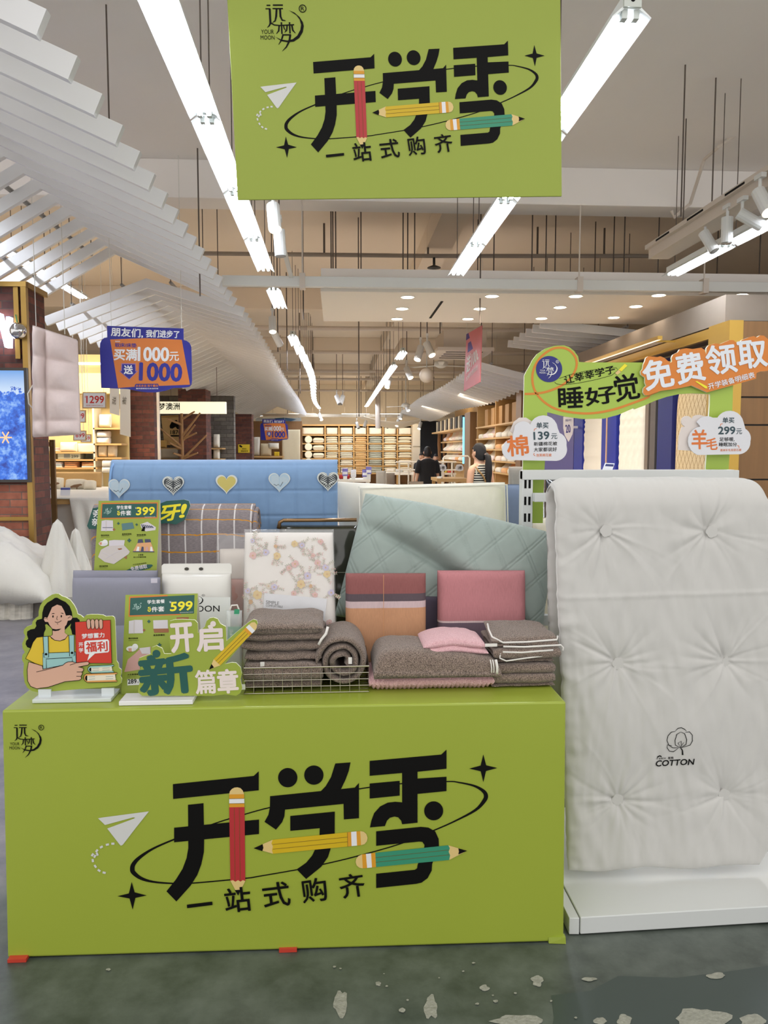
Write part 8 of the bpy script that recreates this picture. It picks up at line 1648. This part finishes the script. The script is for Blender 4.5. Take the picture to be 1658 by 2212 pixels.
# ---------------------------------------------------------------- shoppers
SKINM = M('skin', (206, 160, 130), 0.55, var=0.04); HAIRM = M('black_hair', (24, 20, 20), 0.75)
def person(label, x, Y, height, yaw, kit):
    """standing figure built facing +Y at unit height, then turned by yaw"""
    t = thing('person', label, 'person', (x, Y, 0)); k = height / 1.7; Rz = Matrix.Rotation(yaw, 3, 'Z')
    w = lambda p: V((x, Y, 0)) + Rz @ (V(p) * k)
    J = {}; E_ = []; Rr = {}
    def j(n, p, r, par=None):
        J[n] = p; Rr[n] = r if isinstance(r, tuple) else (r, r)
        if par: E_.append((par, n))
    j('pelvis', (0, 0, 0.93), (0.135, 0.10)); j('waist', (0, 0.01, 1.07), (0.115, 0.085), 'pelvis'); j('chest', (0, 0.0, 1.27), (0.135, 0.095), 'waist'); j('neckbase', (0, -0.01, 1.42), (0.06, 0.055), 'chest'); j('neck', (0, 0.005, 1.48), 0.048, 'neckbase'); j('skull', (0, 0.02, 1.56), (0.066, 0.075), 'neck'); j('crown', (0, 0.015, 1.645), (0.055, 0.065), 'skull')
    sw = kit.get('sw', 0.17)
    for s, nm in ((-1, 'l'), (1, 'r')):
        j('sh' + nm, (s * sw, -0.005, 1.385), 0.052, 'neckbase'); j('el' + nm, (s * (sw + 0.055), -0.02, 1.12), 0.038, 'sh' + nm); j('wr' + nm, (s * (sw + 0.075), 0.05, 0.89), 0.026, 'el' + nm); j('pa' + nm, (s * (sw + 0.075), 0.07, 0.83), (0.030, 0.016), 'wr' + nm)
        for i, (dy, L) in enumerate(((-0.028, 0.062), (-0.009, 0.075), (0.010, 0.070), (0.029, 0.055))):
            j('f%d%s' % (i, nm), (s * (sw + 0.074), 0.075 + dy, 0.785), 0.0085, 'pa' + nm); j('g%d%s' % (i, nm), (s * (sw + 0.066), 0.082 + dy, 0.785 - L * 0.6), 0.0075, 'f%d%s' % (i, nm))
        j('th' + nm, (s * (sw + 0.068), 0.112, 0.835), 0.009, 'pa' + nm); j('tt' + nm, (s * (sw + 0.060), 0.125, 0.80), 0.008, 'th' + nm)
        j('hip' + nm, (s * 0.085, 0, 0.88), 0.085, 'pelvis'); j('kn' + nm, (s * 0.095, 0.015, 0.49), 0.055, 'hip' + nm); j('an' + nm, (s * 0.10, -0.01, 0.09), 0.036, 'kn' + nm); j('toe' + nm, (s * 0.11, 0.14, 0.03), 0.03, 'an' + nm)
    names = list(J); idx = {n: i for i, n in enumerate(names)}
    me = bpy.data.meshes.new('body'); me.from_pydata([tuple(w(J[n]) - V((x, Y, 0))) for n in names], [(idx[a_], idx[b_]) for a_, b_ in E_], [])
    o = bpy.data.objects.new('body', me); COL.objects.link(o); o.parent = t; LOC[o.name] = V((x, Y, 0)); me.materials.append(SKINM)
    md = o.modifiers.new('skin', 'SKIN'); md.use_smooth_shade = True
    for i, n in enumerate(names):
        sv = me.skin_vertices[0].data[i]; sv.radius = (Rr[n][0] * k, Rr[n][1] * k); sv.use_root = (n == 'pelvis')
    o.modifiers.new('round', 'SUBSURF').render_levels = 1
    # head with face on the neck
    def head(s, tt):
        a_ = 2 * PI * s; ph = PI * tt; rr = math.sin(ph); z = 1.585 + 0.118 * math.cos(ph); fx = math.cos(a_) * rr; fy = math.sin(a_) * rr
        X_ = 0.074 * fx; Y_ = 0.016 + 0.094 * fy
        if z < 1.56: X_ *= 1 - 0.35 * (1.56 - z) / 0.1; Y_ = Y_ * (1 - 0.15 * (1.56 - z) / 0.1) + 0.012
        if fy > 0.6:
            Y_ += 0.020 * math.exp(-((z - 1.565) / 0.016) ** 2 - (fx / 0.16) ** 2)   # nose
            Y_ -= 0.008 * math.exp(-((z - 1.597) / 0.012) ** 2) * (abs(fx) > 0.15)     # eye sockets
            Y_ += 0.007 * math.exp(-((z - 1.527) / 0.008) ** 2 - (fx / 0.28) ** 2)     # lips
            Y_ += 0.006 * math.exp(-((z - 1.490) / 0.014) ** 2 - (fx / 0.3) ** 2)      # chin
        return w((X_, Y_, z))
    hd = MB().grid(head, 32, 28).build('head', SKINM, t, smooth=True, merge=True)
    for s in (-1, 1): MB().lathe([(0.004, -0.028), (0.012, -0.02), (0.015, 0.0), (0.013, 0.018), (0.004, 0.028)], w((s * 0.076, 0.012, 1.575)), 8).build('ear', SKINM, hd, smooth=True)
    for s in (-1, 1): MB().lathe([(0.002, -0.006), (0.009, 0), (0.002, 0.006)], w((s * 0.031, 0.096, 1.598)), 8).build('eye', BLACK, hd)
    MB().tube([w((-0.024, 0.113, 1.526)), w((0, 0.119, 1.524)), w((0.024, 0.113, 1.526))], 0.0045 * k, 6).build('mouth', M('lip', (150, 84, 76), 0.5), hd)
    def hair(s, tt):
        a_ = 2 * PI * s; ph = PI * 0.62 * tt; rr = math.sin(ph) ** 0.85; fy = math.sin(a_) * rr; z = 1.592 + 0.122 * math.cos(ph)
        lim = 0.02 if fy > 0.2 else 1.0
        if fy > 0.25: z = max(z, 1.630 + 0.02 * abs(math.cos(a_)))
        elif fy < 0.1: z -= (0.050 + kit.get('nape', 0.0)) * min(1, (0.1 - fy) * 1.6) * tt ** 3
        b = 0.012 * noise.noise(V((math.cos(a_) * 3, math.sin(a_) * 3, tt * 7)))
        return w(((0.0785 + b * .6) * math.cos(a_) * rr, 0.012 + (0.0985 + b * .6) * fy, z - 0.004))
    hr = MB().grid(hair, 36, 20).build('hair', HAIRM, t, smooth=True, merge=True); hr.modifiers.new('thick', 'SOLIDIFY').thickness = 0.004
    if kit.get('tail'):
        MB().tube([w((0.0, -0.10, 1.57)), w((0.0, -0.14, 1.535)), w((0.0, -0.150, 1.44)), w((0.01, -0.145, 1.33)), w((0.005, -0.14, 1.22)), w((0.0, -0.135, 1.14))], [0.025 * k, 0.038 * k, 0.045 * k, 0.045 * k, 0.035 * k, 0.012 * k], 12).build('ponytail', HAIRM, hr, smooth=True)
        MB().lathe([(0.026 * k, -0.006), (0.030 * k, 0), (0.026 * k, 0.006)], w((0, -0.112, 1.565)), 10).build('hair_tie', M('hair_tie', (150, 120, 110), 0.5), hr)
    def loft(name, rings, mat, par=t, n=28, thick=0.006, wob=0.006):
        vs = []; 
        def f(s, tt):
            q = tt * (len(rings) - 1); i = min(int(q), len(rings) - 2); fr = q - i; A_, B_ = rings[i], rings[i + 1]; g = [A_[m] + (B_[m] - A_[m]) * fr for m in range(5)]; a_ = 2 * PI * s
            ww = 1 + wob * 8 * noise.noise(V((math.cos(a_) * 2, math.sin(a_) * 2, g[2] * 6)))
            return w((g[0] + g[3] * math.cos(a_) * ww, g[1] + g[4] * math.sin(a_) * ww, g[2]))
        o_ = MB().grid(f, n, (len(rings) - 1) * 3).build(name, mat, par, smooth=True, merge=True); o_.modifiers.new('thick', 'SOLIDIFY').thickness = thick; return o_
    kit['dress'](loft, w, t, k, sw); return t
def stripes():
    m = M('black_white_stripe', (220, 216, 206), 0.85); nt, b, N, L = nodes_of(m); tc = N('ShaderNodeTexCoord'); sx = N('ShaderNodeSeparateXYZ'); L(tc.outputs['Object'], sx.inputs[0]); q = N('ShaderNodeMath'); q.operation = 'MULTIPLY'; q.inputs[1].default_value = 34; L(sx.outputs['Z'], q.inputs[0]); f = N('ShaderNodeMath'); f.operation = 'FRACT'; L(q.outputs[0], f.inputs[0]); g = N('ShaderNodeMath'); g.operation = 'LESS_THAN'; g.inputs[1].default_value = 0.55; L(f.outputs[0], g.inputs[0])
    c = N('ShaderNodeMix'); c.data_type = 'RGBA'; c.inputs[6].default_value = (*lin((222, 216, 200)), 1); c.inputs[7].default_value = (*lin((26, 26, 28)), 1); L(g.outputs[0], c.inputs[0]); L(c.outputs[2], b.inputs['Base Color']); return m
def dress_man(loft, w, t, k, sw):
    TEE = fabric('black_tee', (30, 28, 28), 0.05, 0.1, 60)
    loft('tshirt', [(0, 0, 0.83, 0.185, 0.135), (0, 0, 0.95, 0.18, 0.135), (0, 0.005, 1.10, 0.172, 0.125), (0, 0, 1.27, 0.19, 0.13), (0, -0.005, 1.37, 0.205, 0.11), (0, -0.01, 1.42, 0.15, 0.085), (0, -0.005, 1.455, 0.068, 0.062)], TEE)
    for s in (-1, 1): MB().tube([w((s * 0.15, -0.005, 1.40)), w((s * (sw + 0.02), -0.008, 1.33)), w((s * (sw + 0.05), -0.018, 1.20)), w((s * (sw + 0.058), -0.018, 1.14))], [0.066 * k, 0.072 * k, 0.062 * k, 0.060 * k], 14).build('sleeve', TEE, t, smooth=True)
    PANT = fabric('dark_trousers', (46, 46, 52), 0.05)
    loft('waistband', [(0, 0, 0.80, 0.165, 0.125), (0, 0, 0.90, 0.165, 0.12), (0, 0, 0.98, 0.15, 0.11)], PANT)
    for s in (-1, 1): MB().tube([w((s * 0.085, 0, 0.90)), w((s * 0.092, 0.012, 0.5)), w((s * 0.10, -0.005, 0.10))], [0.105 * k, 0.075 * k, 0.062 * k], 14).build('trouser_leg', PANT, t, smooth=True)
    for s in (-1, 1): cushion(MB(), [w((s * 0.10 - 0.045, -0.06, 0.035)), w((s * 0.10 + 0.045, -0.06, 0.035)), w((s * 0.11 + 0.045, 0.19, 0.035)), w((s * 0.11 - 0.045, 0.19, 0.035))], 0.066, 4, 2, 10, 14, n=V((0, 0, 1))).build('shoe', M('shoe_dark', (40, 40, 42), 0.6), t, smooth=True)
def dress_woman(loft, w, t, k, sw):
    TOP = stripes(); CREAM_ = fabric('cream_rib', (222, 214, 190), 0.03)
    loft('striped_top', [(0, 0, 0.98, 0.150, 0.118), (0, 0, 1.08, 0.142, 0.108), (0, 0.005, 1.18, 0.150, 0.118), (0, 0.005, 1.28, 0.158, 0.125), (0, -0.004, 1.36, 0.150, 0.098), (0, -0.008, 1.41, 0.128, 0.078), (0, -0.006, 1.43, 0.09, 0.066)], TOP)
    loft('collar_rib', [(0, -0.006, 1.428, 0.094, 0.070), (0, -0.006, 1.446, 0.082, 0.062)], CREAM_)
    for s in (-1, 1): MB().tube([w((s * (sw - 0.035) + s * 0.012 * math.sin(a_), 0.062 * math.cos(a_), 1.345 + 0.075 * math.sin(a_))) for a_ in [2 * PI * i / 16 for i in range(17)]], 0.011 * k, 7).build('armhole_rib', CREAM_, t, smooth=True)
    SK = fabric('cream_skirt', (214, 204, 184), 0.04)
    loft('skirt', [(0, 0, 0.42, 0.235, 0.20), (0, 0, 0.62, 0.215, 0.18), (0, 0, 0.85, 0.185, 0.145), (0, 0, 0.97, 0.148, 0.115), (0, 0, 1.03, 0.135, 0.105)], SK)
    MB().tube([w((-0.13, -0.045, 1.41)), w((-0.07, -0.125, 1.30)), w((0.0, -0.128, 1.18)), w((0.08, -0.122, 1.08)), w((0.15, -0.06, 1.0))], 0.012 * k, 6).build('bag_strap', M('tan_strap', (150, 116, 70), 0.6), t, smooth=True)
    for s in (-1, 1): cushion(MB(), [w((s * 0.10 - 0.04, -0.06, 0.03)), w((s * 0.10 + 0.04, -0.06, 0.03)), w((s * 0.11 + 0.04, 0.175, 0.03)), w((s * 0.11 - 0.04, 0.175, 0.03))], 0.056, 4, 2, 10, 14, n=V((0, 0, 1))).build('shoe', M('shoe_white', (214, 210, 204), 0.6), t, smooth=True)
# heights follow from the pixel of the crown
Yw, Ym = 9.6, 16.2
pw = at(1032, 958, Yw); person('woman in a striped sleeveless top, black ponytail, seen from behind', at(1036, 1000, Yw).x, Yw, pw.z, 0.62, dict(sw=0.155, tail=True, dress=dress_woman))
pm = at(923, 965, Ym); person('man in a black T-shirt with short black hair, seen from behind', at(923, 1000, Ym).x, Ym, pm.z, 0.12, dict(sw=0.165, nape=0.0, dress=dress_man))
def dress_far(loft, w, t, k, sw): dress_man(loft, w, t, k, sw)
p = at(911, 978, 21); person('shopper mostly hidden behind the man in the black T-shirt', at(911, 1000, 21).x, 21, p.z, 2.6, dict(sw=0.18, dress=dress_far))
p = at(941, 981, 21.6); person('shopper facing this way beside the dark entrance', at(941, 1000, 21.6).x, 21.6, p.z, 3.0, dict(sw=0.18, dress=dress_far))
